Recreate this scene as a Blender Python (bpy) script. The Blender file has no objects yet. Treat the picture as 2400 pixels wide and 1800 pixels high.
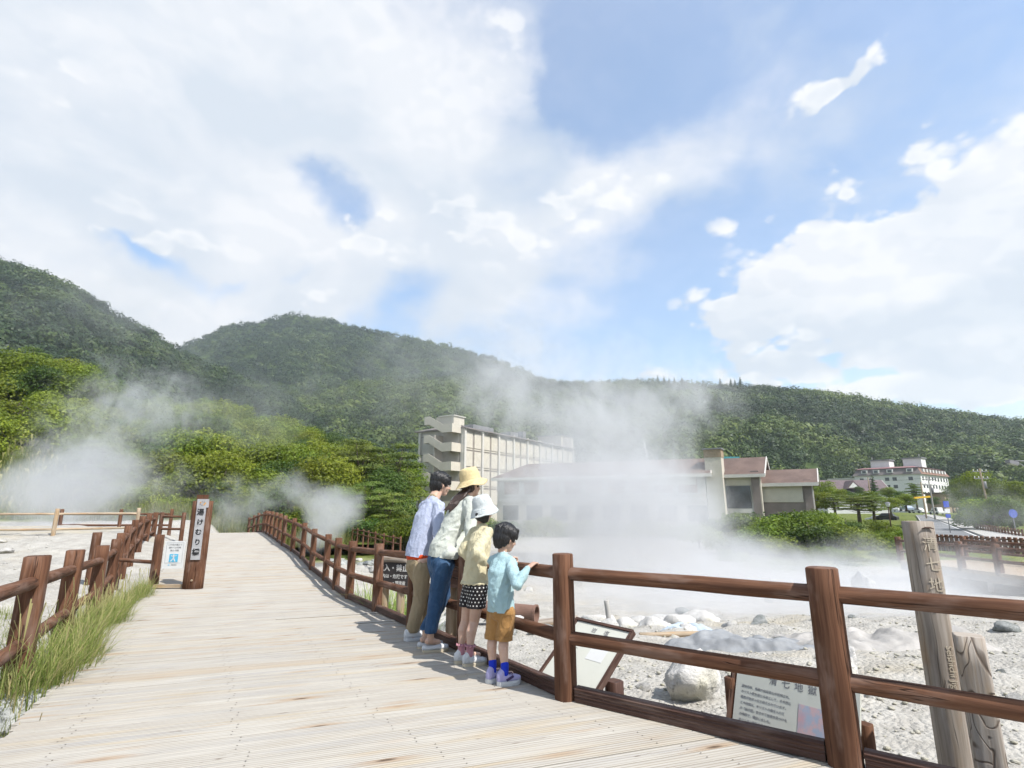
import bpy, bmesh, math, random
import numpy as np
from mathutils import Vector, Matrix, noise, Quaternion
R = math.radians
SC = bpy.context.scene
COL = SC.collection
rnd = random.Random(7)
rng = np.random.default_rng(7)

# ------------------------------------------------------------------ camera
FPX = 1260.0; PITCH = math.atan(287/1260.0); CAMZ = 1.25
CP, SP = math.cos(PITCH), math.sin(PITCH)
cam = bpy.data.cameras.new('camera'); cam_o = bpy.data.objects.new('camera', cam); COL.objects.link(cam_o)
cam.sensor_width = 36; cam.lens = 36*FPX/2400; cam.clip_start = .05; cam.clip_end = 9000
cam_o.location = (0, 0, CAMZ); cam_o.rotation_euler = (R(90)+PITCH, 0, 0)
SC.camera = cam_o
SC.view_settings.view_transform = 'Standard'; SC.view_settings.look = 'None'
SC.view_settings.gamma = 1; SC.view_settings.exposure = 0.86
SC.render.film_transparent = False
cy = SC.cycles
cy.max_bounces = 6; cy.diffuse_bounces = 3; cy.glossy_bounces = 2; cy.transmission_bounces = 3
cy.transparent_max_bounces = 8; cy.volume_bounces = 2
cy.volume_step_rate = 1.0; cy.volume_max_steps = 96; cy.adaptive_threshold = .025
cy.caustics_reflective = False; cy.caustics_refractive = False
cy.sample_clamp_indirect = 6

def at(px, py, Y):                       # a point seen at photo pixel (px,py) at ground distance Y
    u = (px-1200)/FPX; v = (900-py)/FPX
    t = Y/(CP - v*SP)
    return Vector((u*t, Y, CAMZ + (SP+v*CP)*t))
def on_z(px, py, z):                     # the point of the level z seen at a photo pixel
    u = (px-1200)/FPX; v = (900-py)/FPX
    t = (z-CAMZ)/(SP+v*CP)
    return Vector((u*t, (CP-v*SP)*t, z))
def azel(px, py):
    d = at(px, py, 1.0) - Vector((0, 0, CAMZ))
    d.normalize()
    return math.atan2(d.x, d.y), math.asin(d.z)

# ------------------------------------------------------------------ node helpers
class NT:
    def __init__(s, tree): s.t = tree; s.n = tree.nodes; s.l = tree.links
    def node(s, typ, **kw):
        n = s.n.new(typ)
        ins = kw.pop('ins', {})
        for k, v in kw.items(): setattr(n, k, v)
        for k, v in ins.items():
            sock = n.inputs[k]
            if isinstance(v, bpy.types.NodeSocket): s.l.new(v, sock)
            else: sock.default_value = v
        return n
    def math(s, op, a, b=None, c=None, clamp=False):
        n = s.n.new('ShaderNodeMath'); n.operation = op; n.use_clamp = clamp
        for i, v in enumerate((a, b, c)):
            if v is None: continue
            if isinstance(v, bpy.types.NodeSocket): s.l.new(v, n.inputs[i])
            else: n.inputs[i].default_value = v
        return n.outputs[0]
    def mix(s, f, a, b, blend='MIX'):
        n = s.n.new('ShaderNodeMix'); n.data_type = 'RGBA'; n.blend_type = blend
        for k, v in ((0, f), (6, a), (7, b)):
            if isinstance(v, bpy.types.NodeSocket): s.l.new(v, n.inputs[k])
            else:
                n.inputs[k].default_value = v if k == 0 else (v[0], v[1], v[2], 1)
        return n.outputs[2]
    def ramp(s, f, a, b, lo=0.0, hi=1.0, smooth=True):
        n = s.n.new('ShaderNodeMapRange'); n.interpolation_type = 'SMOOTHSTEP' if smooth else 'LINEAR'
        s.l.new(f, n.inputs[0])
        n.inputs[1].default_value = a; n.inputs[2].default_value = b
        n.inputs[3].default_value = lo; n.inputs[4].default_value = hi
        return n.outputs[0]
    def noise(s, vec, scale, detail=3, rough=.55, dist=0.0, dims='3D', out=0):
        n = s.n.new('ShaderNodeTexNoise'); n.noise_dimensions = dims
        if vec is not None: s.l.new(vec, n.inputs['Vector'])
        n.inputs['Scale'].default_value = scale; n.inputs['Detail'].default_value = detail
        n.inputs['Roughness'].default_value = rough; n.inputs['Distortion'].default_value = dist
        return n.outputs[out]
    def mapping(s, vec, loc=(0, 0, 0), rot=(0, 0, 0), sc=(1, 1, 1), typ='POINT'):
        n = s.n.new('ShaderNodeMapping'); n.vector_type = typ
        s.l.new(vec, n.inputs[0]); n.inputs[1].default_value = loc; n.inputs[2].default_value = rot; n.inputs[3].default_value = sc
        return n.outputs[0]

# ------------------------------------------------------------------ sun and sky
SUN_EL, SUN_AZ = R(53), math.atan2(.77, -.64)      # from behind the camera, to the right
sd = bpy.data.lights.new('sun', 'SUN'); sd.energy = 4.0; sd.angle = R(.55); sd.color = (1, .955, .89)
so = bpy.data.objects.new('sun', sd); COL.objects.link(so)
sdir = Vector((math.sin(SUN_AZ)*math.cos(SUN_EL), math.cos(SUN_AZ)*math.cos(SUN_EL), math.sin(SUN_EL)))
so.rotation_euler = (-sdir).to_track_quat('-Z', 'Y').to_euler(); so.location = (0, 0, 50)

W = bpy.data.worlds.new('World'); SC.world = W; W.use_nodes = True
wt = NT(W.node_tree); wt.n.clear()
sky = wt.node('ShaderNodeTexSky', sky_type='NISHITA', sun_disc=False)
sky.sun_elevation = SUN_EL; sky.sun_rotation = SUN_AZ; sky.altitude = 600; sky.air_density = 1.1; sky.dust_density = .6; sky.ozone_density = 1.4
tc = wt.node('ShaderNodeTexCoord')
dvec = wt.node('ShaderNodeVectorMath', operation='NORMALIZE', ins={0: tc.outputs['Generated']}).outputs[0]
sx = wt.node('ShaderNodeSeparateXYZ', ins={0: dvec})
az = wt.math('ARCTAN2', sx.outputs[0], sx.outputs[1]); el = wt.math('ARCSINE', sx.outputs[2])
pz = wt.node('ShaderNodeCombineXYZ', ins={0: az, 1: el}).outputs[0]
# fluffy warp of the direction before the cloud banks are placed
nw = wt.noise(dvec, 3.2, 4, .6, 0, out=1)
wv = wt.node('ShaderNodeVectorMath', operation='SUBTRACT', ins={0: nw, 1: (.5, .5, .5)}).outputs[0]
wv = wt.node('ShaderNodeVectorMath', operation='SCALE', ins={0: wv, 'Scale': .16}).outputs[0]
pw = wt.node('ShaderNodeVectorMath', operation='ADD', ins={0: pz, 1: wv}).outputs[0]
nw2 = wt.node('ShaderNodeVectorMath', operation='SUBTRACT', ins={0: wt.noise(dvec, 11, 4, .6, 0, out=1), 1: (.5, .5, .5)}).outputs[0]
pw = wt.node('ShaderNodeVectorMath', operation='ADD', ins={0: pw, 1: wt.node('ShaderNodeVectorMath', operation='SCALE', ins={0: nw2, 'Scale': .07}).outputs[0]}).outputs[0]
pw = wt.mapping(pw, sc=(1, 1, 0))
def banks(blobs, vec=None):
    tot = None
    for (px, py, rx, ry, rot, amp) in blobs:
        a, e = azel(px, py)
        mp = wt.mapping(vec or pw, loc=(a, e, 0), rot=(0, 0, R(rot)), sc=(rx/FPX, ry/FPX, 1), typ='TEXTURE')
        g = wt.node('ShaderNodeTexGradient', gradient_type='SPHERICAL', ins={0: mp}).outputs[1]
        v = wt.math('MULTIPLY', g, amp)
        tot = v if tot is None else wt.math('ADD', tot, v)
    return tot
#        px   py   rx   ry  rot  amp       (photo pixels; rot counter-clockwise)
soft = banks([
    (100, 250, 1000, 560, 0, 1.5), (820, 250, 640, 460, 8, 1.15), (480, 560, 620, 200, -10, .55), (1230, 520, 560, 330, 18, .75), (1500, 420, 330, 110, 22, .50),
    (1190, 700, 460, 130, 10, .45), (1650, 300, 420, 240, 25, .30), (1150, 90, 240, 220, 0, .55), (660, 690, 330, 110, 0, .60), (180, 600, 420, 130, -20, .7), (1500, 50, 330, 110, 10, .34), (1050, 620, 300, 150, 0, .35),
    (760, 430, 190, 110, -30, -1.25), (840, 500, 170, 80, 20, -1.0), (690, 390, 140, 60, 0, -.6), (350, 590, 330, 85, -14, -2.4), (1490, 190, 280, 210, -20, -1.0), (940, 690, 230, 110, 35, -1.5), (1560, 120, 120, 90, 0, -.4), (1600, 600, 230, 130, 40, -.3), (670, 630, 150, 55, 30, -1.5), (1330, 190, 80, 150, -30, -.5),
    (-900, 300, 1300, 800, 0, 1.1), (3700, 300, 1000, 700, 0, .6),
])
crisp = banks([
    (2280, 690, 600, 200, 10, 1.9), (2470, 450, 260, 210, 40, 1.5), (1820, 680, 340, 130, 16, 1.4), (2040, 560, 260, 140, 20, 1.1), (2250, 830, 520, 80, 0, .6),
    (1990, 165, 160, 48, 38, 1.05), (1890, 240, 110, 60, 38, .95), (1968, 395, 105, 45, 25, .66), (1960, 430, 60, 30, 0, .3), (1690, 545, 105, 60, 40, .66), (1770, 528, 50, 30, 30, .5), (2175, 335, 120, 50, 15, .46), (2385, 110, 110, 90, 45, .60), (1600, 60, 140, 50, 20, .45), (1810, 20, 120, 40, 10, .4),
    (1210, 130, 120, 140, 20, .45), (1060, 480, 300, 120, 20, .5), (1340, 560, 180, 80, 30, .45), (960, 660, 120, 60, 20, .3), (700, 690, 240, 70, 10, .75), (830, 560, 140, 60, 35, .6), (100, 150, 160, 90, -20, .5), (200, 330, 300, 80, -20, .4),
    (1500, 885, 190, 42, 0, .85), (1850, 885, 200, 36, 0, .65), (2130, 925, 190, 42, 5, .85), (2385, 885, 110, 42, 0, .85), (1180, 790, 200, 60, 0, .4),
    (1510, 415, 200, 50, 18, .55), (1170, 20, 180, 60, 0, .3), (540, 640, 200, 50, 0, .45), (860, 590, 150, 90, 30, .8), (280, 545, 200, 60, 0, .7), (1390, 470, 300, 90, 12, .7), (1190, 560, 260, 140, 10, .6), (480, 560, 220, 60, 0, .7),
])
back = wt.ramp(wt.math('ABSOLUTE', az), .9, 1.4)
bn = wt.ramp(wt.noise(dvec, 1.8, 3, .5), .42, .62)
soft = wt.math('ADD', soft, wt.math('MULTIPLY', wt.math('MULTIPLY', back, bn), .9))
dsc = wt.mapping(dvec, sc=(1, 1, 1.7))
n1 = wt.math('SUBTRACT', wt.noise(dsc, 3.4, 8, .56, .3), .5)
n2 = wt.math('SUBTRACT', wt.noise(dsc, 9.0, 10, .60, .35), .5)
dA = wt.math('ADD', soft, wt.math('ADD', wt.math('MULTIPLY', n1, 1.5), wt.math('MULTIPLY', n2, .5)))
aA = wt.ramp(dA, -.05, .95)
def billow(vec):
    v = wt.node('ShaderNodeTexVoronoi', feature='F1', ins={'Vector': vec, 'Scale': 8.5}); v.inputs['Detail'].default_value = 2; v.inputs['Roughness'].default_value = .55; v.inputs['Lacunarity'].default_value = 2.1
    return v.outputs['Distance']
dwp = wt.node('ShaderNodeVectorMath', operation='MULTIPLY_ADD', ins={0: wv, 1: (.35, .35, .35), 2: dsc}).outputs[0]
b0 = billow(dwp)
b1 = billow(wt.node('ShaderNodeVectorMath', operation='ADD', ins={0: dwp, 1: (.009, -.009, .030)}).outputs[0])
relief = wt.ramp(wt.math('SUBTRACT', b1, b0), -.10, .12)
dB = wt.math('ADD', crisp, wt.math('ADD', wt.math('MULTIPLY', n2, 1.1), wt.math('ADD', wt.math('MULTIPLY', n1, .35), wt.math('MULTIPLY', wt.math('SUBTRACT', .66, b0), 1.2))))
aB = wt.math('MULTIPLY', wt.ramp(dB, .20, .56), wt.ramp(crisp, .14, .60))
aH = wt.ramp(sx.outputs[2], .02, .42, .42, .29)              # milky air low over the horizon
alpha = wt.math('SUBTRACT', 1.0, wt.math('MULTIPLY', wt.math('SUBTRACT', 1.0, aA), wt.math('MULTIPLY', wt.math('SUBTRACT', 1.0, aB), wt.math('SUBTRACT', 1.0, aH))))
belly = banks([(560, 250, 620, 230, 10, 1.0), (1300, 330, 420, 150, 18, .7), (2020, 800, 420, 75, 8, 1.3), (2350, 740, 330, 90, 0, .6), (150, 420, 420, 120, 0, .5), (1100, 400, 300, 120, 0, .5), (1150, 700, 300, 80, 0, .5)])
n3 = wt.noise(wt.mapping(dvec, sc=(1, 1, 1.8)), 3.6, 6, .52, .3)
bl = wt.math('ADD', wt.math('MULTIPLY', belly, .85), wt.ramp(n3, .36, .64, -.3, .75), clamp=True)
ccol = wt.mix(bl, (.52, .53, .55), (.40, .44, .49))
ccol = wt.mix(wt.math('MULTIPLY', wt.math('SUBTRACT', 1.0, relief), .26), ccol, (.40, .435, .485))
ccol = wt.mix(wt.math('MULTIPLY', wt.math('MULTIPLY', aB, relief), wt.ramp(dB, .3, 1.0, .75, .15)), ccol, (.585, .585, .585))
skc = wt.node('ShaderNodeHueSaturation', ins={'Saturation': 1.18, 'Hue': .497, 'Color': sky.outputs[0]}).outputs[0]
bgs = wt.node('ShaderNodeBackground', ins={0: skc, 1: .135})
bgc = wt.node('ShaderNodeBackground', ins={0: ccol, 1: 1.0})
mx = wt.node('ShaderNodeMixShader', ins={0: alpha, 1: bgs.outputs[0], 2: bgc.outputs[0]})
wt.node('ShaderNodeOutputWorld', ins={0: mx.outputs[0]})
try: W.cycles.sampling_method = 'MANUAL'; W.cycles.sample_map_resolution = 512
except Exception: pass

# ------------------------------------------------------------------ materials
MATS = {}
def mat(name, f):
    m = bpy.data.materials.new(name); m.use_nodes = True; t = NT(m.node_tree); t.n.clear()
    out = t.node('ShaderNodeOutputMaterial'); f(t, out); MATS[name] = m; return m
def pbr(t, out, col, rough=.7, bump=None, bstr=.3, bdist=.01, spec=.3, **extra):
    p = t.node('ShaderNodeBsdfPrincipled')
    p.inputs['Specular IOR Level'].default_value = spec
    for k, v in (('Base Color', col), ('Roughness', rough)):
        if isinstance(v, bpy.types.NodeSocket): t.l.new(v, p.inputs[k])
        else: p.inputs[k].default_value = (v[0], v[1], v[2], 1) if k == 'Base Color' else v
    for k, v in extra.items(): p.inputs[k.replace('_', ' ')].default_value = v
    if bump is not None:
        b = t.node('ShaderNodeBump', ins={'Strength': bstr, 'Distance': bdist, 'Height': bump}); t.l.new(b.outputs[0], p.inputs['Normal'])
    t.l.new(p.outputs[0], out.inputs[0]); return p
def plain(name, col, rough=.6, var=.12, scale=6, spec=.3, bump=.0, metal=0.0):
    def f(t, out):
        tc = t.node('ShaderNodeTexCoord').outputs['Object']
        n = t.noise(tc, scale, 5, .6)
        c = t.mix(t.ramp(n, .3, .7), [x*(1-var) for x in col], [min(1, x*(1+var)) for x in col])
        pbr(t, out, c, rough, t.noise(tc, scale*6, 3) if bump else None, bump, .01, spec, Metallic=metal)
    return mat(name, f)
def wood(name, dark, light, gap=(.012, .006, .004), cracks=.5, scale=1.0, rough=.62, knots=True, spec=.25, weather=None):
    """wood whose grain runs along V of the UV map (U and V in metres)"""
    def f(t, out):
        uv = t.node('ShaderNodeUVMap').outputs[0]
        oi = t.node('ShaderNodeObjectInfo').outputs['Random']
        off = t.node('ShaderNodeCombineXYZ', ins={0: t.math('MULTIPLY', oi, 31.0), 1: t.math('MULTIPLY', oi, 17.0), 2: t.math('MULTIPLY', oi, 9.0)}).outputs[0]
        v = t.node('ShaderNodeVectorMath', operation='ADD', ins={0: uv, 1: off}).outputs[0]
        wav = t.noise(t.mapping(v, sc=(2.5, 1.2, 1)), 1.6*scale, 3, .5, out=1)
        v2 = t.node('ShaderNodeVectorMath', operation='MULTIPLY_ADD', ins={0: wav, 1: (.055, .0, 0), 2: v}).outputs[0]
        g = t.noise(t.mapping(v2, sc=(46*scale, 1.6*scale, 1)), 1.0, 5, .62)
        g2 = t.noise(t.mapping(v2, sc=(150*scale, 4*scale, 1)), 1.0, 2, .5)
        big = t.noise(t.mapping(v, sc=(4, 1.5, 1)), 1.2, 3, .55)
        c = t.mix(t.ramp(g, .3, .7), dark, light)
        c = t.mix(t.ramp(big, .35, .75, 0, .5), c, [x*.62 for x in dark])
        if weather: c = t.mix(t.ramp(t.noise(t.mapping(v, sc=(9, 2.2, 1)), 1.0, 4, .6), .49, .70, 0, .65), c, weather)
        cr = t.noise(t.mapping(v2, sc=(24*scale, .75*scale, 1)), 1.0, 2, .4)
        line = t.ramp(t.math('ABSOLUTE', t.math('SUBTRACT', cr, .5)), .0, .017, 1, 0)
        line = t.math('MULTIPLY', line, t.ramp(t.noise(t.mapping(v, sc=(9, 1.3, 1)), 1.0, 2), .42, .55))
        c = t.mix(t.math('MULTIPLY', line, cracks), c, gap)
        if knots:
            vo = t.node('ShaderNodeTexVoronoi', ins={'Vector': t.mapping(v, sc=(6, 2.1, 1)), 'Scale': 1.0}); 
            k = t.ramp(vo.outputs['Distance'], .03, .10, 1, 0)
            c = t.mix(t.math('MULTIPLY', k, .6), c, gap)
        h = t.math('ADD', t.math('MULTIPLY', g, .6), t.math('ADD', t.math('MULTIPLY', g2, .35), t.math('MULTIPLY', line, -1.1)))
        pbr(t, out, c, rough, h, .55, .004, spec)
    return mat(name, f)
wood('brown_wood', (.080, .037, .022), (.170, .085, .050), weather=(.21, .14, .11), cracks=.85, rough=.78, spec=.14)
wood('dark_wood', (.048, .024, .018), (.095, .050, .037), weather=(.15, .10, .08))
wood('grey_wood', (.22, .185, .15), (.36, .32, .28), gap=(.045, .032, .022), cracks=.8, weather=(.26, .17, .09))
wood('pale_wood', (.30, .225, .15), (.42, .35, .26), gap=(.08, .05, .03), weather=(.36, .22, .10))
def swirl(t, out):
    uv = t.node('ShaderNodeUVMap').outputs[0]
    w = t.noise(t.mapping(uv, sc=(7, 2.4, 1)), 1.0, 2, .45, .5)
    rings = t.math('FRACT', t.math('MULTIPLY', w, 11.0))
    line = t.ramp(t.math('ABSOLUTE', t.math('SUBTRACT', rings, .5)), .0, .17, 1, 0)
    g = t.noise(t.mapping(uv, sc=(60, 2, 1)), 1.0, 4)
    c = t.mix(t.ramp(g, .3, .7), (.27, .23, .19), (.40, .36, .32))
    c = t.mix(t.ramp(t.noise(t.mapping(uv, sc=(5, 1.2, 1)), 1.0, 3), .55, .72, 0, .6), c, (.32, .22, .12))
    c = t.mix(t.math('MULTIPLY', line, .8), c, (.07, .045, .03))
    pbr(t, out, c, .75, t.math('SUBTRACT', g, line), .6, .006, .2)
mat('swirl_wood', swirl)

def deckmat(t, out):
    uv = t.node('ShaderNodeUVMap').outputs[0]
    at_ = t.node('ShaderNodeAttribute', attribute_name='plank').outputs['Fac']
    off = t.node('ShaderNodeCombineXYZ', ins={0: t.math('MULTIPLY', at_, 53.0), 1: 0.0, 2: t.math('MULTIPLY', at_, 29.0)}).outputs[0]
    v = t.node('ShaderNodeVectorMath', operation='ADD', ins={0: uv, 1: off}).outputs[0]
    wob = t.noise(t.mapping(v, sc=(1.5, 3, 1)), 1.0, 2, .5, out=1)
    v2 = t.node('ShaderNodeVectorMath', operation='MULTIPLY_ADD', ins={0: wob, 1: (0, .035, 0), 2: v}).outputs[0]
    g = t.noise(t.mapping(v2, sc=(1.4, 42, 1)), 1.0, 5, .65)
    big = t.noise(t.mapping(v, sc=(.9, 7, 1)), 1.0, 3, .55)
    c = t.mix(t.ramp(g, .28, .72), (.350, .328, .290), (.455, .435, .390))
    c = t.mix(t.ramp(big, .5, .78, 0, .6), c, (.41, .32, .19))
    c = t.mix(t.ramp(t.noise(t.mapping(uv, sc=(.8, .8, 1)), 1.0, 5, .6), .45, .75, 0, .35), c, (.29, .265, .23))
    c = t.mix(t.ramp(t.noise(t.mapping(v, sc=(.5, 5, 1)), 1.3, 3), .52, .70, 0, .55), c, (.30, .30, .30))
    c = t.mix(t.ramp(at_, .0, 1.0, 0.0, .32), c, (.36, .335, .30))
    lo = t.mix(t.ramp(at_, .86, .97, 0, .4), c, (.36, .27, .17))
    uvs = t.node('ShaderNodeSeparateXYZ', ins={0: uv})
    vo = t.node('ShaderNodeTexVoronoi', ins={'Vector': t.mapping(v, sc=(1.6, 7, 1)), 'Scale': 1.0})
    k = t.ramp(vo.outputs['Distance'], .035, .12, 1, 0)
    k2 = t.ramp(vo.outputs['Distance'], .07, .38, 1, 0)
    sel = t.ramp(t.node('ShaderNodeSeparateXYZ', ins={0: vo.outputs['Color']}).outputs[0], .42, .46)
    lo = t.mix(t.math('MULTIPLY', t.math('MULTIPLY', k2, sel), .62), lo, (.33, .215, .12))
    lo = t.mix(t.math('MULTIPLY', t.math('MULTIPLY', k, sel), .92), lo, (.055, .03, .018))
    # shallow anti-slip grooves along every plank, with dirt in them
    gr = t.math('FRACT', t.math('MULTIPLY', uvs.outputs[1], 1/.0225))
    groove = t.ramp(t.math('ABSOLUTE', t.math('SUBTRACT', gr, .5)), .08, .24, 1, 0)
    wear = t.ramp(t.noise(t.mapping(v, sc=(1.1, 4, 1)), 1.2, 3), .3, .62, .18, .62)
    lo = t.mix(t.math('MULTIPLY', groove, wear), lo, (.20, .165, .125))
    cr = t.noise(t.mapping(v2, sc=(.9, 26, 1)), 1.0, 2, .4)
    line = t.ramp(t.math('ABSOLUTE', t.math('SUBTRACT', cr, .5)), .0, .010, 1, 0)
    line = t.math('MULTIPLY', line, t.ramp(t.noise(t.mapping(v, sc=(1.2, 9, 1)), 1.0, 2), .56, .64))
    lo = t.mix(t.math('MULTIPLY', line, .8), lo, (.08, .05, .03))
    h = t.math('SUBTRACT', t.math('MULTIPLY', g, .5), t.math('MULTIPLY', groove, .8))
    pbr(t, out, lo, .8, h, .5, .004, .15)
mat('deck_wood', deckmat)

def groundmat(t, out):
    p = t.node('ShaderNodeTexCoord').outputs['Object']
    n1 = t.noise(p, .35, 6, .6); n2 = t.noise(p, 3.2, 6, .65); n3 = t.noise(p, 26, 4, .7); n4 = t.noise(t.mapping(p, loc=(9, 4, 0)), 1.1, 5, .6)
    c = t.mix(t.ramp(n2, .3, .7), (.325, .31, .28), (.43, .415, .38))
    c = t.mix(t.ramp(n1, .52, .66, 0, .55), c, (.40, .35, .25))
    c = t.mix(t.ramp(n4, .56, .7, 0, .42), c, (.25, .25, .235))
    c = t.mix(t.ramp(n3, .58, .74, 0, .42), c, (.20, .18, .15))
    c = t.mix(t.ramp(n3, .28, .40, .5, 0), c, (.46, .45, .42))
    gmk = t.node('ShaderNodeAttribute', attribute_name='tint').outputs['Fac']
    gc = t.mix(t.ramp(t.noise(p, .9, 6, .6), .35, .65), (.07, .10, .025), (.17, .19, .05))
    c = t.mix(gmk, c, gc)
    vo = t.node('ShaderNodeTexVoronoi', ins={'Vector': p, 'Scale': 22.0})
    h = t.math('ADD', t.math('MULTIPLY', n3, .5), t.math('ADD', t.math('MULTIPLY', n2, 1.2), t.math('MULTIPLY', vo.outputs['Distance'], -.5)))
    pbr(t, out, c, .9, h, .9, .05, .1)
mat('volcanic_ground', groundmat)
def rockmat(t, out):
    p = t.node('ShaderNodeTexCoord').outputs['Object']
    n1 = t.noise(p, 3, 6, .65); n2 = t.noise(p, 14, 5, .7); n3 = t.noise(p, 1.7, 3, .5)
    ge = t.node('ShaderNodeSeparateXYZ', ins={0: p}).outputs[2]
    c = t.mix(t.ramp(n1, .3, .7), (.42, .41, .39), (.60, .59, .57))
    c = t.mix(t.ramp(n3, .52, .72, 0, .5), c, (.40, .37, .22))
    c = t.mix(t.ramp(n2, .56, .7, 0, .7), c, (.15, .15, .13))
    c = t.mix(t.ramp(ge, -.30, .02, .55, 0), c, (.30, .28, .19))
    pbr(t, out, c, .9, t.math('ADD', n2, n1), 1.0, .03, .1)
mat('white_rock', rockmat)
def greyrock(t, out):
    p = t.node('ShaderNodeTexCoord').outputs['Object']
    n1 = t.noise(p, 2.5, 6, .65); n2 = t.noise(p, 24, 4, .75)
    c = t.mix(t.ramp(n1, .3, .7), (.20, .215, .205), (.40, .41, .40))
    c = t.mix(t.ramp(n2, .52, .62, 0, .8), c, (.06, .065, .06))
    c = t.mix(t.ramp(n2, .30, .40, .5, 0), c, (.46, .46, .44))
    pbr(t, out, c, .9, n2, 1.0, .02, .1)
mat('grey_rock', greyrock)
def hillmat(t, out):
    p = t.node('ShaderNodeTexCoord').outputs['Object']
    c = t.mix(t.ramp(t.noise(p, .15, 5, .6), .35, .65), (.03, .05, .015), (.07, .10, .03))
    pbr(t, out, c, .95, None, spec=.05)
mat('hill_ground', hillmat)
def grassground(t, out):
    p = t.node('ShaderNodeTexCoord').outputs['Object']
    c = t.mix(t.ramp(t.noise(p, .9, 6, .6), .35, .65), (.07, .10, .025), (.17, .19, .05))
    pbr(t, out, c, .95, t.noise(p, 9, 4), .8, .1, spec=.05)
mat('grass_ground', grassground)
def asphalt(t, out):
    p = t.node('ShaderNodeTexCoord').outputs['Object']
    c = t.mix(t.ramp(t.noise(p, .4, 5, .6), .3, .7), (.15, .155, .16), (.21, .215, .22))
    pbr(t, out, c, .85, t.noise(p, 60, 2), .3, .01, .2)
mat('asphalt', asphalt)
def foliage(name, cols, trans=.38, rough=.5):
    def f(t, out):
        a = t.node('ShaderNodeAttribute', attribute_name='tint').outputs['Fac']
        oi = t.node('ShaderNodeObjectInfo').outputs['Random']
        c = t.mix(t.ramp(a, .0, .5, smooth=False), cols[0], cols[1]); c = t.mix(t.ramp(a, .5, 1.0, smooth=False), c, cols[2])
        hs = t.node('ShaderNodeHueSaturation', ins={'Hue': t.ramp(oi, 0, 1, .485, .515, False), 'Value': t.ramp(t.math('FRACT', t.math('MULTIPLY', oi, 7.31)), 0, 1, .78, 1.2, False), 'Color': c}).outputs[0]
        d = t.node('ShaderNodeBsdfPrincipled', ins={'Base Color': hs, 'Roughness': rough}); d.inputs['Specular IOR Level'].default_value = .22
        tr = t.node('ShaderNodeBsdfTranslucent', ins={'Color': hs})
        m = t.node('ShaderNodeMixShader', ins={0: trans, 1: d.outputs[0], 2: tr.outputs[0]})
        t.l.new(m.outputs[0], out.inputs[0])
    return mat(name, f)
foliage('leaf_bright', ((.065, .105, .012), (.165, .22, .024), (.28, .32, .04)))
foliage('leaf_deep', ((.030, .065, .014), (.07, .125, .024), (.13, .19, .035)))
foliage('leaf_pine', ((.045, .08, .020), (.12, .17, .035), (.21, .26, .055)))
foliage('leaf_dry', ((.10, .085, .05), (.20, .18, .12), (.30, .28, .20)))
foliage('forest_leaf', ((.018, .040, .011), (.050, .092, .019), (.118, .170, .032)), trans=.2)
foliage('forest_leaf_cloud_shade', ((.012, .031, .012), (.031, .062, .020), (.075, .115, .030)), trans=.2)  # cloud shadow over the left hill and peak, put into darker, cooler leaf colours
foliage('grass_blade', ((.12, .19, .035), (.29, .37, .085), (.52, .46, .22)), trans=.5)
foliage('pampas_blade', ((.12, .17, .035), (.24, .28, .07), (.42, .38, .17)), trans=.45)

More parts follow.
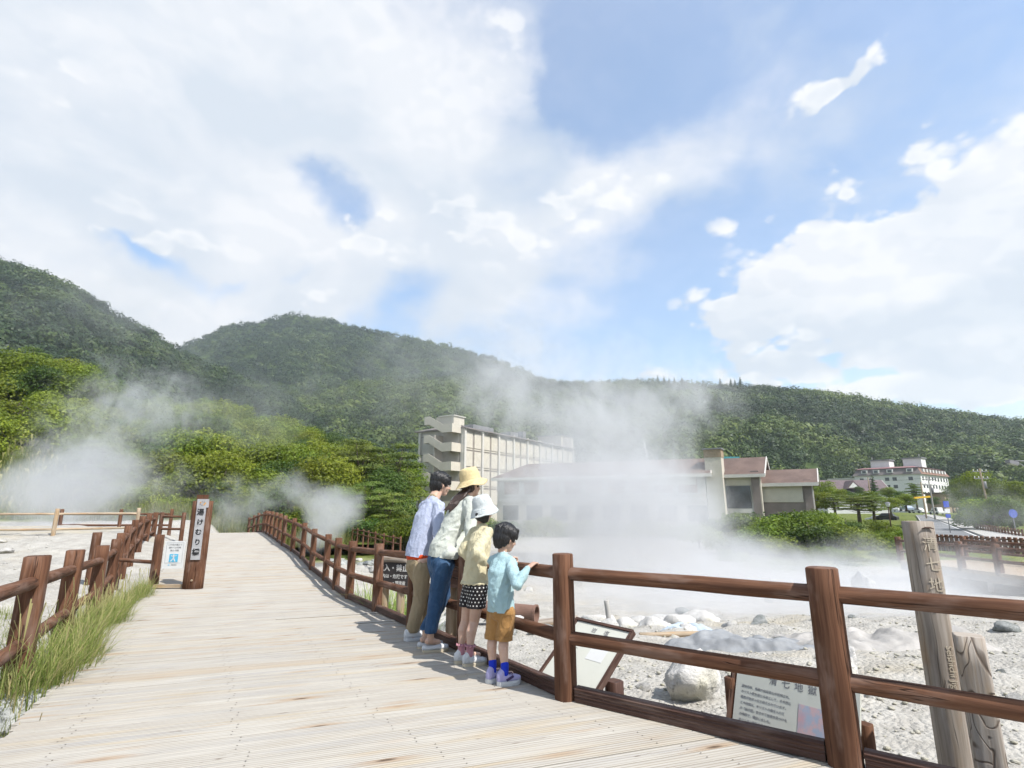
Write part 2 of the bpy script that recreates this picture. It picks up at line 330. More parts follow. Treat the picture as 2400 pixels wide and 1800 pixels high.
# ------------------------------------------------------------------ mesh helpers
class MB:
    def __init__(s): s.v = []; s.f = []; s.uv = []; s.sm = []
    def add(s, vs, fs, uvs=None, smooth=False):
        o = len(s.v); s.v += [tuple(x) for x in vs]
        for i, f in enumerate(fs):
            s.f.append([k+o for k in f]); s.sm.append(smooth)
            s.uv += (uvs[i] if uvs else [(0, 0)]*len(f))
        return s
    def box(s, c, size, rot=None, long=None):
        """c centre, size full sizes; uv V runs along the longest side"""
        hx, hy, hz = [q/2 for q in size]; M = rot or Matrix.Identity(3)
        cs = [(-1,-1,-1),(1,-1,-1),(1,1,-1),(-1,1,-1),(-1,-1,1),(1,-1,1),(1,1,1),(-1,1,1)]
        L = long if long is not None else max(range(3), key=lambda i: size[i])
        loc = [(a*hx, b*hy, d*hz) for a, b, d in cs]
        vs = [Vector(c)+M@Vector(p) for p in loc]
        fs = [(0,3,2,1),(4,5,6,7),(0,1,5,4),(1,2,6,5),(2,3,7,6),(3,0,4,7)]
        uvs = []
        for k, f in enumerate(fs):
            ax = [2, 2, 1, 0, 1, 0][k]
            oth = [i for i in range(3) if i != ax]
            vv = L if L in oth else oth[0]; uu = [i for i in oth if i != vv][0]
            uvs.append([(loc[i][uu]+.37*k, loc[i][vv]) for i in f])
        return s.add(vs, fs, uvs)
    def beam(s, p0, p1, w, h, up=Vector((0, 0, 1))):
        p0 = Vector(p0); p1 = Vector(p1); d = p1-p0; L = d.length; d = d/L
        sd_ = d.cross(up)
        if sd_.length < 1e-4: sd_ = Vector((1, 0, 0))
        sd_.normalize(); u = sd_.cross(d)
        M = Matrix((sd_, d, u)).transposed()
        return s.box((p0+p1)/2, (w, L, h), M, long=1)
    def log(s, p0, p1, r0, r1=None, segs=14, rings=8, wob=.03, sq=2.0, cap=.35, up=None, seed=0, phase=0.0):
        """log or squared post with slightly uneven outline; sq = superellipse power; cap = edge rounding"""
        r1 = r0 if r1 is None else r1
        p0 = Vector(p0); p1 = Vector(p1); d = (p1-p0); L = d.length; d = d/L
        a = (up or (Vector((0, 0, 1)) if abs(d.z) < .8 else Vector((1, 0, 0))))
        e1 = (a - d*a.dot(d)).normalized(); e2 = d.cross(e1)
        prof = [(0, 1-cap*.5), (min(.3, cap*.12*r0/L*3+.002), 1)]
        ts = [(0.0, .90 if cap else 1), (cap*r0*.25/L, 1.0)] + [((i+1)/(rings), 1.0) for i in range(rings-1)] + [(1-cap*r0*.25/L, 1.0), (1.0, .90 if cap else 1)]
        vs = []; uvg = []
        circ = 2*math.pi*r0
        for (t, k) in ts:
            r = (r0+(r1-r0)*t)*k
            c = p0+d*(L*t)
            for j in range(segs):
                th = 2*math.pi*j/segs+phase
                ct, st = math.cos(th), math.sin(th)
                q = (abs(ct)**sq+abs(st)**sq)**(-1/sq)
                w = 1+wob*noise.noise(Vector((ct*1.3+seed*3.1, st*1.3, t*L*2.2+seed)))
                vs.append(c+(e1*ct+e2*st)*(r*q*w))
        n = len(ts); fs = []; uvs = []
        for i in range(n-1):
            for j in range(segs):
                j2 = (j+1) % segs
                fs.append((i*segs+j, i*segs+j2, (i+1)*segs+j2, (i+1)*segs+j))
                u0, u1 = circ*j/segs, circ*(j+1)/segs; v0, v1 = ts[i][0]*L, ts[i+1][0]*L
                uvs.append([(u0, v0), (u1, v0), (u1, v1), (u0, v1)])
        s.add(vs, fs, uvs, smooth=True)
        for base, rev in ((0, True), ((n-1)*segs, False)):
            idx = [base+j for j in range(segs)]
            if rev: idx = idx[::-1]
            cc = [vs[i] for i in idx]
            s.add(cc, [tuple(range(segs))], [[(r0*math.cos(6.283*j/segs)*.3, r0*math.sin(6.283*j/segs)*.3) for j in range(segs)]])
        return s
    def tube(s, pts, rad, segs=6):
        n = len(pts); P = [Vector(p) for p in pts]
        rr = rad if hasattr(rad, '__len__') else [rad]*n
        vs = []; fs = []; uvs = []; e1 = None; Lc = 0
        for i in range(n):
            d = (P[min(i+1, n-1)]-P[max(i-1, 0)]).normalized()
            if e1 is None: e1 = d.orthogonal().normalized()
            e1 = (e1-d*e1.dot(d)).normalized(); e2 = d.cross(e1)
            for j in range(segs):
                th = 2*math.pi*j/segs; vs.append(P[i]+(e1*math.cos(th)+e2*math.sin(th))*rr[i])
        for i in range(n-1):
            l2 = Lc+(P[i+1]-P[i]).length
            for j in range(segs):
                j2 = (j+1) % segs
                fs.append((i*segs+j, i*segs+j2, (i+1)*segs+j2, (i+1)*segs+j))
                uvs.append([(j*.05, Lc), (j*.05+.05, Lc), (j*.05+.05, l2), (j*.05, l2)])
            Lc = l2
        fs.append(tuple(range(segs))[::-1]); uvs.append([(0, 0)]*segs)
        fs.append(tuple((n-1)*segs+j for j in range(segs))); uvs.append([(0, 0)]*segs)
        return s.add(vs, fs, uvs, smooth=True)
    def mesh(s, name):
        me = bpy.data.meshes.new(name); me.from_pydata(s.v, [], s.f)
        uvl = me.uv_layers.new(name='UVMap')
        uvl.data.foreach_set('uv', np.array(s.uv, dtype=np.float32).ravel())
        me.polygons.foreach_set('use_smooth', np.array(s.sm, dtype=bool))
        me.update(); return me
    def build(s, name, m, parent=None):
        me = s.mesh(name); me.materials.append(MATS[m] if isinstance(m, str) else m)
        return link(name, me, parent)
def link(name, me, parent=None):
    o = bpy.data.objects.new(name, me); COL.objects.link(o)
    if parent is not None:
        o.parent = parent
        if parent.parent is None: o.matrix_parent_inverse = Matrix.Translation(-parent.location) if parent.type == 'EMPTY' else Matrix.Identity(4)
    return o
def thing(name, label, cat, loc=(0, 0, 0), group=None):
    o = bpy.data.objects.new(name, None); COL.objects.link(o); o.location = loc; o.empty_display_size = .1
    o['label'] = label; o['category'] = cat
    if group: o['group'] = group
    return o
def tag(o, label, cat, group=None):
    o['label'] = label; o['category'] = cat
    if group: o['group'] = group
    return o
def struct(o, label=None):
    o['kind'] = 'structure'
    if label: o['label'] = label
    return o
def stuff(o, label, cat):
    o['kind'] = 'stuff'; o['label'] = label; o['category'] = cat; return o
def npmesh(name, V, Fq, m, attr=None, smooth=False, parent=None, uv=None):
    """fast mesh from numpy: V (n,3), F (m,3|4), attr per vertex float 'tint'"""
    me = bpy.data.meshes.new(name); k = Fq.shape[1]
    me.vertices.add(len(V)); me.vertices.foreach_set('co', np.asarray(V, np.float32).ravel())
    me.loops.add(Fq.size); me.loops.foreach_set('vertex_index', Fq.astype(np.int32).ravel())
    me.polygons.add(len(Fq)); me.polygons.foreach_set('loop_start', np.arange(0, Fq.size, k, dtype=np.int32))
    if smooth: me.polygons.foreach_set('use_smooth', np.ones(len(Fq), bool))
    me.update(calc_edges=True)
    if attr is not None:
        a = me.attributes.new('tint', 'FLOAT', 'POINT'); a.data.foreach_set('value', np.asarray(attr, np.float32))
    me.materials.append(MATS[m])
    return link(name, me, parent)
def sstep(a, b, x):
    t = np.clip((x-a)/(b-a), 0, 1); return t*t*(3-2*t)
def fnoise(x, y, sc, seed=0, oct=4):
    """cheap value-noise fbm on numpy arrays"""
    x = np.asarray(x, float)*sc; y = np.asarray(y, float)*sc; tot = 0; amp = .5
    for o in range(oct):
        xi = np.floor(x).astype(np.int64); yi = np.floor(y).astype(np.int64); fx = x-xi; fy = y-yi
        fx = fx*fx*(3-2*fx); fy = fy*fy*(3-2*fy)
        def h(a, b):
            n = (a*374761393+b*668265263+(seed+o)*1442695041) & 0x7fffffff
            n = ((n ^ (n >> 13))*1274126177) & 0x7fffffff
            return ((n ^ (n >> 16)) & 0xffff)/65535.0
        tot = tot+amp*((h(xi, yi)*(1-fx)+h(xi+1, yi)*fx)*(1-fy)+(h(xi, yi+1)*(1-fx)+h(xi+1, yi+1)*fx)*fy)
        x = x*2.03+11.3; y = y*2.03+5.7; amp *= .5
    return tot/(1-.5**oct)-.5
def text_mesh(body, size, extrude=.0015, bold=0.0, align='CENTER', spacing=1.0, shear=0.0):
    cu = bpy.data.curves.new('lettering', 'FONT'); cu.body = body; cu.size = size; cu.extrude = extrude; cu.offset = bold
    cu.align_x = align; cu.align_y = 'CENTER'; cu.space_line = spacing; cu.shear = shear; cu.resolution_u = 3
    o = bpy.data.objects.new('lettering', cu); COL.objects.link(o)
    dg = bpy.context.evaluated_depsgraph_get(); dg.update()
    me = bpy.data.meshes.new_from_object(o.evaluated_get(dg))
    bpy.data.objects.remove(o); bpy.data.curves.remove(cu); return me
def put_text(body, size, origin, right, up, m, parent, bold=0.0, align='CENTER', spacing=1.0, extrude=.0012, name='lettering'):
    me = text_mesh(body, size, extrude, bold, align, spacing)
    x = Vector(right).normalized(); z = x.cross(Vector(up)).normalized(); y = z.cross(x)
    M = Matrix((x, y, z)).transposed().to_4x4(); M.translation = Vector(origin)
    me.transform(M); me.materials.clear(); me.materials.append(MATS[m]); me.name = name
    return link(name, me, parent)
# ================================================================== walkway layout
PA = R(19); PD = Vector((math.cos(PA), math.sin(PA), 0)); PN = Vector((-math.sin(PA), math.cos(PA), 0))
def s_of(x, y): return -math.sin(PA)*x+math.cos(PA)*y
def a_of(x, y): return math.cos(PA)*x+math.sin(PA)*y
_S = np.array([-9, 3.7, 5.5, 8.33, 10.1, 11.4, 12.4, 14.0, 15.9, 17.7, 19, 23, 26.5, 29, 33, 40.])
_Z = np.array([0, 0, -.07, -.2, -.27, -.285, -.26, -.19, -.1, -.01, .05, .12, .14, .05, -.25, -.6])
_ss = np.linspace(-9, 40, 500); _zz = np.convolve(np.pad(np.interp(_ss, _S, _Z), 8, mode='edge'), np.ones(17)/17, 'valid')
def dzs(s): return float(np.interp(s, _ss, _zz))
def dz(x, y): return dzs(s_of(x, y))
RP = [(5.53, .08), (4.24, 1.06), (2.95, 2.03), (1.655, 3.01), (.364, 3.98), (-.44, 5.36), (-1.17, 6.76), (-1.92, 8.15), (-2.74, 9.6), (-3.33, 10.75), (-3.90, 11.85), (-4.68, 13.2), (-5.56, 14.9), (-6.38, 16.3), (-7.20, 17.6),
      (-7.92, 18.95), (-8.64, 20.3), (-9.36, 21.6), (-10.08, 22.95), (-10.8, 24.3), (-11.5, 25.7), (-12.4, 27.1), (-13.3, 28.6), (-14.3, 30.2)]
LP = [(-.3, -2), (-.8, -1), (-1.5, .5), (-2.2, 2.0), (-2.83, 3.34), (-3.17, 4.0), (-3.9, 5.3), (-4.98, 7.1), (-5.75, 8.65), (-6.85, 10.75), (-8.3, 13.6), (-9.9, 17), (-11.5, 20.4), (-13.2, 24), (-15.2, 28), (-17, 31)]
def edge(poly, extra=0):
    s = [s_of(*p) for p in poly]; a = [a_of(*p) for p in poly]
    return lambda q: float(np.interp(q, s, a))
eR = edge(RP); eL = edge(LP)
# ------------------------------------------------------------------ ground
def ground_z(x, y):
    x = np.asarray(x, float); y = np.asarray(y, float)
    xc = np.interp(y, [-6, 4, 8, 12, 24, 40], [0, -1.4, -3.5, -5.4, -12, -21])
    w = sstep(-1.5, 1.5, x-xc)
    zr = -.45-1.25*sstep(5, 17, y-np.clip(x-3, 0, 40)*.25)
    zl = -.42+.50*sstep(12, 20, y)+.35*sstep(-7, -13, x)
    z = zl*(1-w)+zr*w
    near = np.exp(-((x-xc)/2.2)**2)*sstep(30, 22, y); z = np.where(near > .05, np.minimum(z, z*(1-near)+(-.62)*near), z)
    z = z+.55*sstep(26, 40, y)*sstep(12, 26, x)
    rough = fnoise(x, y, .35, 3, 4)*.35+fnoise(x, y, 1.7, 5, 4)*.20
    flat = sstep(20, 28, x)*sstep(26, 36, y)
    z = z+rough*(1-flat)*(1-sstep(150, 300, y)*.5)*(.35+.65*sstep(2, 9, np.hypot(x-1, y-2)))
    micro = (np.abs(fnoise(x, y, 5.0, 8, 4)))*.07*sstep(60, 25, y)
    return z+micro
us = np.sinh(np.linspace(-2.6, 2.6, 420))/np.sinh(2.6)*3.0
ys = np.concatenate([np.linspace(-4, .8, 12), np.geomspace(1.0, 60, 360), np.geomspace(62, 6000, 60)])
UU, YY = np.meshgrid(us, ys); XX = UU*np.maximum(YY, 6.0)+(YY*0)
ZZ = ground_z(XX, YY)
nr, nc = XX.shape
idx = np.arange(nr*nc).reshape(nr, nc)
Fq = np.stack([idx[:-1, :-1], idx[:-1, 1:], idx[1:, 1:], idx[1:, :-1]], -1).reshape(-1, 4)
wob_ = fnoise(XX, YY, .22, 31, 4)*9
gm = np.maximum(sstep(25, 29, YY+wob_*.5)*sstep(10.5, 14, XX-(YY-30)*.25+wob_*.4), np.maximum(sstep(50, 58, YY+wob_), sstep(29, 33, YY+wob_*.4)*sstep(-3, -8, XX+wob_*.3)))
g = npmesh('ground', np.stack([XX, YY, ZZ], -1).reshape(-1, 3), Fq, 'volcanic_ground', attr=gm.ravel(), smooth=True)
struct(g, 'pale grey and yellowish volcanic ground')

# ------------------------------------------------------------------ deck
def build_deck():
    V = []; F = []; UV = []; PK = []
    pitch = .1125; s = -1.7; k = 0; r = random.Random(3)
    while s < 33:
        s1 = s+pitch-.0055
        a0 = min(eL(s), eL(s1)); a1 = max(eR(s), eR(s1))+.10
        lift = 0
        # long planks are cut and butted somewhere along the width
        cuts = []
        if abs(s-8.1) < .06: cuts = [a0+1.9]
        if abs(s-7.3) < .06: cuts = [a0+2.7]
        segs = [a0+r.uniform(-.03, .02)]+cuts+[a1]
        for i in range(len(segs)-1):
            b0 = segs[i]+(.002 if i else 0); b1 = segs[i+1]-(.002 if i < len(segs)-2 else 0)
            pk = r.random(); j = r.uniform(-.0015, .0025)
            if (abs(s-8.1) < .06 or abs(s-7.3) < .06) and i == 1: j = .010
            z0 = dzs(s)+j; z1 = dzs(s1)+j; o = len(V); ch = .0018
            n = 1
            for (aa) in (b0, b1):
                for (q, zz) in ((s, z0-.045), (s, z0-ch), (s+ch, z0), (s1-ch, z1), (s1, z1-ch), (s1, z1-.045)):
                    p = PD*aa+PN*q; V.append((p.x, p.y, zz))
            for t in range(5):
                F.append((o+t, o+6+t, o+7+t, o+1+t)); 
            F.append((o+5, o+11, o+6, o)); F.append((o, o+1, o+2, o+3, o+4, o+5)); F.append((o+11, o+10, o+9, o+8, o+7, o+6))
            loc = [(b0, s-k*pitch*0)]
            qs = [-.045, -.004, .004, pitch-.009, pitch-.001, pitch+.04]
            for t in range(5):
                UV += [(b0, qs[t]), (b1, qs[t]), (b1, qs[t+1]), (b0, qs[t+1])]
            UV += [(b0, 0), (b1, 0), (b1, .1), (b0, .1)]+[(b0, q) for q in qs]+[(b1, q) for q in qs[::-1]]
            PK += [pk]*12
        s += pitch; k += 1
    me = bpy.data.meshes.new('boardwalk'); me.from_pydata(V, [], F)
    me.uv_layers.new(name='UVMap').data.foreach_set('uv', np.array(UV, np.float32).ravel())
    at_ = me.attributes.new('plank', 'FLOAT', 'POINT'); at_.data.foreach_set('value', np.array(PK, np.float32))
    me.materials.append(MATS['deck_wood']); me.update()
    o = link('boardwalk', me); struct(o, 'pale weathered plank boardwalk rising to a crest')
    # bearers under the planks
    mb = MB()
    for poly, off in ((RP, .02), (LP, .12)):
        for (p, q) in zip(poly[:-1], poly[1:]):
            z0, z1 = dz(*p)-.135, dz(*q)-.135
            mb.beam((p[0]+(off if poly is LP else -.0), p[1], z0), (q[0]+(off if poly is LP else 0), q[1], z1), .09, .17)
    for s_ in np.arange(0, 32, 1.7):
        a0, a1 = eL(s_)+.15, eR(s_)-.05
        for a in (a0+.1, (a0+a1)/2, a1-.1):
            p = PD*a+PN*s_
            mb.beam((p.x, p.y, dzs(s_)-.05), (p.x, p.y, -1.2), .12, .12)
    mb.build('bearer', 'dark_wood', o)
build_deck()
# nail heads along two lines, pressed into the planks
mb = MB(); r = random.Random(5)
for k in range(0, 150):
    s_ = -1.7+.1125*k+.03
    for fr in (.1, .37, .62, .9):
        a0, a1 = eL(s_), eR(s_)
        a = a0+(a1-a0)*fr+(.02 if k % 2 else -.02)+r.uniform(-.006, .006)
        for d in (0, .05):
            p = PD*a+PN*(s_+d+r.uniform(-.004, .004)); z = dzs(s_+d)+.0035
            n = 6; o = [(p.x+.0045*math.cos(t*6.283/n), p.y+.0045*math.sin(t*6.283/n), z) for t in range(n)]
            mb.add(o, [tuple(range(n))])
plain('rusty_nail', (.06, .045, .035), .6)
deck_o = bpy.data.objects['boardwalk']
nl = mb.build('nail_heads', 'rusty_nail', deck_o); nl['kind'] = 'stuff'

# ------------------------------------------------------------------ railings
def railing(name, label, posts, zf, cat='railing', h=.93, pr=.07, rr=.045, m='brown_wood', rails=(.80, .385), toe=True, sq=3.2, skip=(), tilt=0, zpost=None, group=None, ext=.5, segs=16, seedo=0):
    root = thing(name, label, cat, (posts[0][0], posts[0][1], zf(*posts[0][:2])), group)
    n = len(posts)
    for i, p in enumerate(posts):
        q0 = Vector(posts[max(0, i-1)][:2]); q1 = Vector(posts[min(n-1, i+1)][:2]); d = (q1-q0); ang = math.atan2(d.y, d.x)
        z = zf(*p[:2]); r_ = pr[i] if hasattr(pr, '__len__') else pr
        sqv = sq[i] if hasattr(sq, '__len__') else sq
        rs = random.Random(i*7+seedo)
        tx, ty = rs.uniform(-.008, .008), rs.uniform(-.008, .008)
        MB().log((p[0], p[1], z-ext), (p[0]+tx, p[1]+ty, z+h+rs.uniform(-.012, .012)), r_*1.03, r_*.97, segs=24 if r_ > .06 else segs, rings=10, wob=.035, sq=sqv, up=Vector((math.cos(ang), math.sin(ang), 0)), seed=i+seedo, cap=.3).build('post', m, root)
    for i in range(n-1):
        if i in skip: continue
        p, q = posts[i], posts[i+1]
        z0, z1 = zf(*p[:2]), zf(*q[:2])
        for k, hh in enumerate(rails):
            MB().log((p[0], p[1], z0+hh), (q[0], q[1], z1+hh), rr*1.02, rr*.97, segs=14, rings=10, wob=.07, seed=i*3+k+seedo, cap=0).build('rail', m, root)
        if toe:
            d = Vector((q[0]-p[0], q[1]-p[1], z1-z0)); L = d.length; d /= L
            P0 = Vector((p[0], p[1], z0+.052))+d*.085; P1 = Vector((q[0], q[1], z1+.052))-d*.085
            mbt = MB(); sidev = d.cross(Vector((0, 0, 1))).normalized()
            w, hh = .075, .088
            prof = [(-w/2, -hh/2), (w/2, -hh/2), (w/2, hh/2-.02), (w/2-.02, hh/2), (-w/2+.012, hh/2), (-w/2, hh/2-.012)]
            for g_ in range(6): prof.append((-w/2+(.004 if g_ % 2 == 0 else 0), hh/2-.022-.0095*g_))
            u = sidev.cross(d); vs = [P0-sidev*a*-1+u*b for a, b in prof]+[P1-sidev*a*-1+u*b for a, b in prof]
            m_ = len(prof); fs = [(j, j+m_, (j+1) % m_+m_, (j+1) % m_) for j in range(m_)]
            LL = (P1-P0).length; uvs = [[(j*.02, 0), (j*.02, LL), (j*.02+.02, LL), (j*.02+.02, 0)] for j in range(m_)]
            fs += [tuple(range(m_)), tuple(range(m_, 2*m_))[::-1]]; uvs += [[(0, 0)]*m_]*2
            mbt.add(vs, fs, uvs).build('toe_board', 'dark_wood', root)
    return root
prs = [.08, .08, .08, .078, .070]+[.066]*19
railing('wooden_railing', 'brown log railing along the right side of the boardwalk, where the family leans', RP, dz, pr=prs, sq=[2.5]*5+[3.0]*19)

def left_fence_z(x, y): return dz(x, y) if y > 9 else dz(x, y)-.0
LFP = [(-2.62, 2.45), (-3.72, 4.42), (-4.78, 6.15), (-5.95, 8.15), (-7.15, 10.1), (-8.05, 11.5), (-8.96, 13.0), (-9.9, 14.6), (-10.8, 16.2), (-11.6, 17.7), (-12.3, 19.1)]
railing('wooden_railing', 'dark brown square-post railing on the left behind the tall grass', LFP, dz, pr=[.082]*4+[.078]*7, rr=.05, toe=False, sq=6.5, rails=(.74, .30), h=.94, ext=.6, seedo=40)
# short railing that closes off the side path by the bridge name post
railing('wooden_railing', 'low brown railing beside the white notice, left of the name post', [(-8.55, 11.5), (-6.95, 11.02)], dz, pr=.07, rr=.038, toe=False, sq=5, rails=(.43,), h=.94, seedo=60)
# rail fence across the far end, behind the name post
railing('wooden_railing', 'brown rail fence running behind the bridge name post', [(-12.4, 19.6), (-11.5, 19.4)], lambda x, y: .12, pr=.06, rr=.04, toe=False, rails=(.78, .36), h=.93, seedo=70)
lz = lambda x, y: .22
railing('wooden_railing', 'weathered pale timber fence at the left edge with steam behind it', [(-18.9, 15.9), (-16.6, 16.6), (-14.4, 17.5), (-12.7, 18.8)], lz, pr=.058, rr=.036, toe=False, m='pale_wood', rails=(.80, .33), h=.97, seedo=80)
railing('wooden_railing', 'brown fence behind the pale fence on the left, half hidden in steam', [(-17.5, 21.5), (-15.2, 21.5), (-13.3, 21.6)], lambda x, y: .18, pr=.058, rr=.04, toe=False, rails=(.78, .36), h=.97, seedo=90)
# far low fence beyond the field, right of the crest
def ffz(x, y): return float(ground_z(x, y))
def railpts(pts, z): return [tuple(on_z(px, py, z)[:2]) for px, py in pts]
railing('wooden_railing', 'small far fence beside the yellow grass below the wood', [tuple(at(px, 1250, Y)[:2]) for px, Y in ((826, 34), (838, 33), (852, 32), (864, 30.5), (880, 29), (900, 27), (922, 25.5), (940, 24.5))], lambda x, y: -.62, pr=.042, rr=.026, toe=False, rails=(.50, .26), h=.60, seedo=100)

# ------------------------------------------------------------------ hills
def rows_to_mesh(name, ridge, D, foot, footz, m, back=1.5, power=1.1, nc=160, nr=46, amp=.02, seed=0):
    """ridge: photo pixels of the skyline; D(px)->distance of the ridge; foot distance fraction"""
    A = []; ZR = []; YR = []
    for px, py in ridge:
        p = at(px, py, D(px)); A.append(p.x/p.y); ZR.append(p.z); YR.append(p.y)
    A = np.array(A); ZR = np.array(ZR); YR = np.array(YR)
    aa = np.linspace(A[0], A[-1], nc); T = np.linspace(0, back, nr)
    def surf(a, t):
        yr = np.interp(a, A, YR); zr = np.interp(a, A, ZR)
        yf = foot if not callable(foot) else foot(a)
        y = yf+(yr-yf)*t
        z = footz+(zr-footz)*np.where(t <= 1, np.power(np.clip(t, 0, 1), power), 1-(t-1)*1.3)
        gul = fnoise(a*yr, t*yr*.35, 12.0/ yr.mean() if hasattr(yr, 'mean') else 12.0/yr, seed, 4)
        z = z+(zr-footz)*amp*8*gul*np.clip(t*2, 0, 1)*np.clip((1.02-t)*3, .12, 1)
        return a*y, y, z
    AA, TT = np.meshgrid(aa, T); X, Y, Z = surf(AA, TT)
    nr_, nc_ = X.shape; ix = np.arange(nr_*nc_).reshape(nr_, nc_)
    Fq = np.stack([ix[:-1, :-1], ix[:-1, 1:], ix[1:, 1:], ix[1:, :-1]], -1).reshape(-1, 4)
    o = npmesh(name, np.stack([X, Y, Z], -1).reshape(-1, 3), Fq, m, smooth=True)
    struct(o); return surf, A, o
def ico_dirs(n, r):
    v = r.normal(size=(n, 3)); v /= np.linalg.norm(v, axis=1)[:, None]; return v
def leaf_quads(C, N, size, r, aspect=.6, tri=False):
    """quads centred at C with normals N"""
    n = len(C); t = r.normal(size=(n, 3)); t -= N*(t*N).sum(1)[:, None]; t /= np.linalg.norm(t, axis=1)[:, None]
    b = np.cross(N, t); s = (np.asarray(size)*np.ones(n))[:, None]
    if tri:
        V = np.stack([C-t*s*.6-b*s*aspect*.5, C+t*s*.7, C-t*s*.2+b*s*aspect*.9], 1)
    else:
        V = np.stack([C-t*s*.5, C-b*s*aspect*.5+t*s*.05, C+t*s*.5, C+b*s*aspect*.5+t*s*.05], 1)
    k = V.shape[1]
    return V.reshape(-1, 3), np.arange(n*k).reshape(-1, k)
def forest(name, label, surf, A, n, size, trange=(0.0, 1.04), leaves=46, seed=1, hill=None, leaf=1.25, spread=.72, arange=None, keep=None, light=.0, m='forest_leaf'):
    r = np.random.default_rng(seed)
    a0, a1 = (A[0], A[-1]) if arange is None else arange
    a = r.uniform(a0, a1, n); t = trange[0]+(trange[1]-trange[0])*np.sqrt(r.uniform(0, 1, n)) if trange[0] == 0 else r.uniform(*trange, n)
    if keep is not None: k = keep(a, t); a, t = a[k], t[k]
    X, Y, Z = surf(a, t); n = len(X)
    R_ = size*(.65+.7*r.uniform(0, 1, n)**1.5)
    clump = fnoise(X, Y, 1/(size*9), seed, 3)
    tint = np.clip(.42+clump*1.6+r.normal(0, .24, n)+light, 0, 1)
    R_ = R_*(1+clump*.5)
    # leaf faces on the upper shell of each crown
    d = ico_dirs(n*leaves, r).reshape(n, leaves, 3); d[..., 2] = np.abs(d[..., 2])*1.05-.22
    d /= np.linalg.norm(d, axis=2)[..., None]
    rad = R_[:, None]*(.80+.28*r.uniform(0, 1, (n, leaves)))
    # lobes: push the shell in and out
    ph = r.uniform(0, 6.28, (n, 1)); lob = 1+.20*np.sin(np.arctan2(d[..., 1], d[..., 0])*3+ph)+.16*np.sin(d[..., 2]*7+ph*2)
    rad = rad*lob
    C = np.stack([X, Y, Z+R_*.55], -1)[:, None, :]+d*rad[..., None]*np.array([1, 1, .82])
    N = d+r.normal(0, .17, d.shape); N /= np.linalg.norm(N, axis=2)[..., None]
    C = C.reshape(-1, 3); N = N.reshape(-1, 3)
    V, Fq = leaf_quads(C, N, np.repeat(R_*leaf*.34, leaves)*r.uniform(.7, 1.3, n*leaves), r, .9)
    tt = np.repeat(np.clip(np.repeat(tint, leaves)+r.normal(0, .035, n*leaves), 0, 1), 4)
    o = npmesh(name, V, Fq, m, tt)
    stuff(o, label, 'forest'); return o
# left mountain shoulder
L_ridge = [(-700, 560), (-300, 560), (0, 618), (60, 640), (141, 668), (200, 700), (271, 746), (330, 776), (380, 803), (434, 838), (500, 866), (564, 896), (640, 925), (740, 965), (880, 1010), (1000, 1050)]
sL, AL, oL = rows_to_mesh('mountain', L_ridge, lambda px: 430+max(0, px-200)*.25, 120, 0, 'hill_ground', seed=4)
forest('hill_forest', 'dense green wood covering the left mountain shoulder, coloured as if in cloud shadow', sL, AL, 6200, 4.6, trange=(.12, 1.03), seed=11, leaves=120, leaf=.72, m='forest_leaf_cloud_shade')
P_ridge = [(300, 905), (380, 840), (450, 805), (500, 786), (542, 768), (600, 757), (651, 748), (675, 741), (694, 740), (716, 746), (760, 752), (820, 765), (868, 776), (930, 790), (976, 801), (1030, 812), (1085, 828), (1140, 840), (1172, 850), (1248, 886), (1320, 905), (1450, 920), (1600, 935)]
sP, AP, oP = rows_to_mesh('mountain', P_ridge, lambda px: 1150, 420, 10, 'hill_ground', seed=6, power=1.25)
forest('hill_forest', 'wood on the pointed peak in the middle, coloured as if in cloud shadow', sP, AP, 9500, 7.0, trange=(.25, 1.03), seed=12, leaves=64, leaf=.85, m='forest_leaf_cloud_shade')
R_ridge = [(560, 985), (620, 940), (655, 920), (720, 908), (800, 900), (900, 893), (1000, 884), (1100, 880), (1250, 888), (1400, 897), (1500, 894), (1560, 896), (1640, 902), (1736, 903), (1790, 906), (1844, 911), (1900, 919), (1953, 928), (2010, 936), (2061, 944), (2120, 952), (2170, 961), (2230, 968), (2278, 974), (2340, 986), (2400, 990), (2500, 1000), (2700, 1030), (3100, 1060)]
R_ridge = [(a_, b_+13) for a_, b_ in R_ridge]
P_ridge = None
sR, AR, oR = rows_to_mesh('mountain', R_ridge, lambda px: 620-max(0, px-1200)*.10, lambda a: 215+90*np.exp(-((a-.68)/.15)**2), -1, 'hill_ground', seed=9, power=1.05)
forest('hill_forest', 'bright and dark green wood on the long right hill', sR, AR, 9500, 5.9, trange=(.0, 1.03), seed=13, leaves=125, leaf=.64, light=.06)
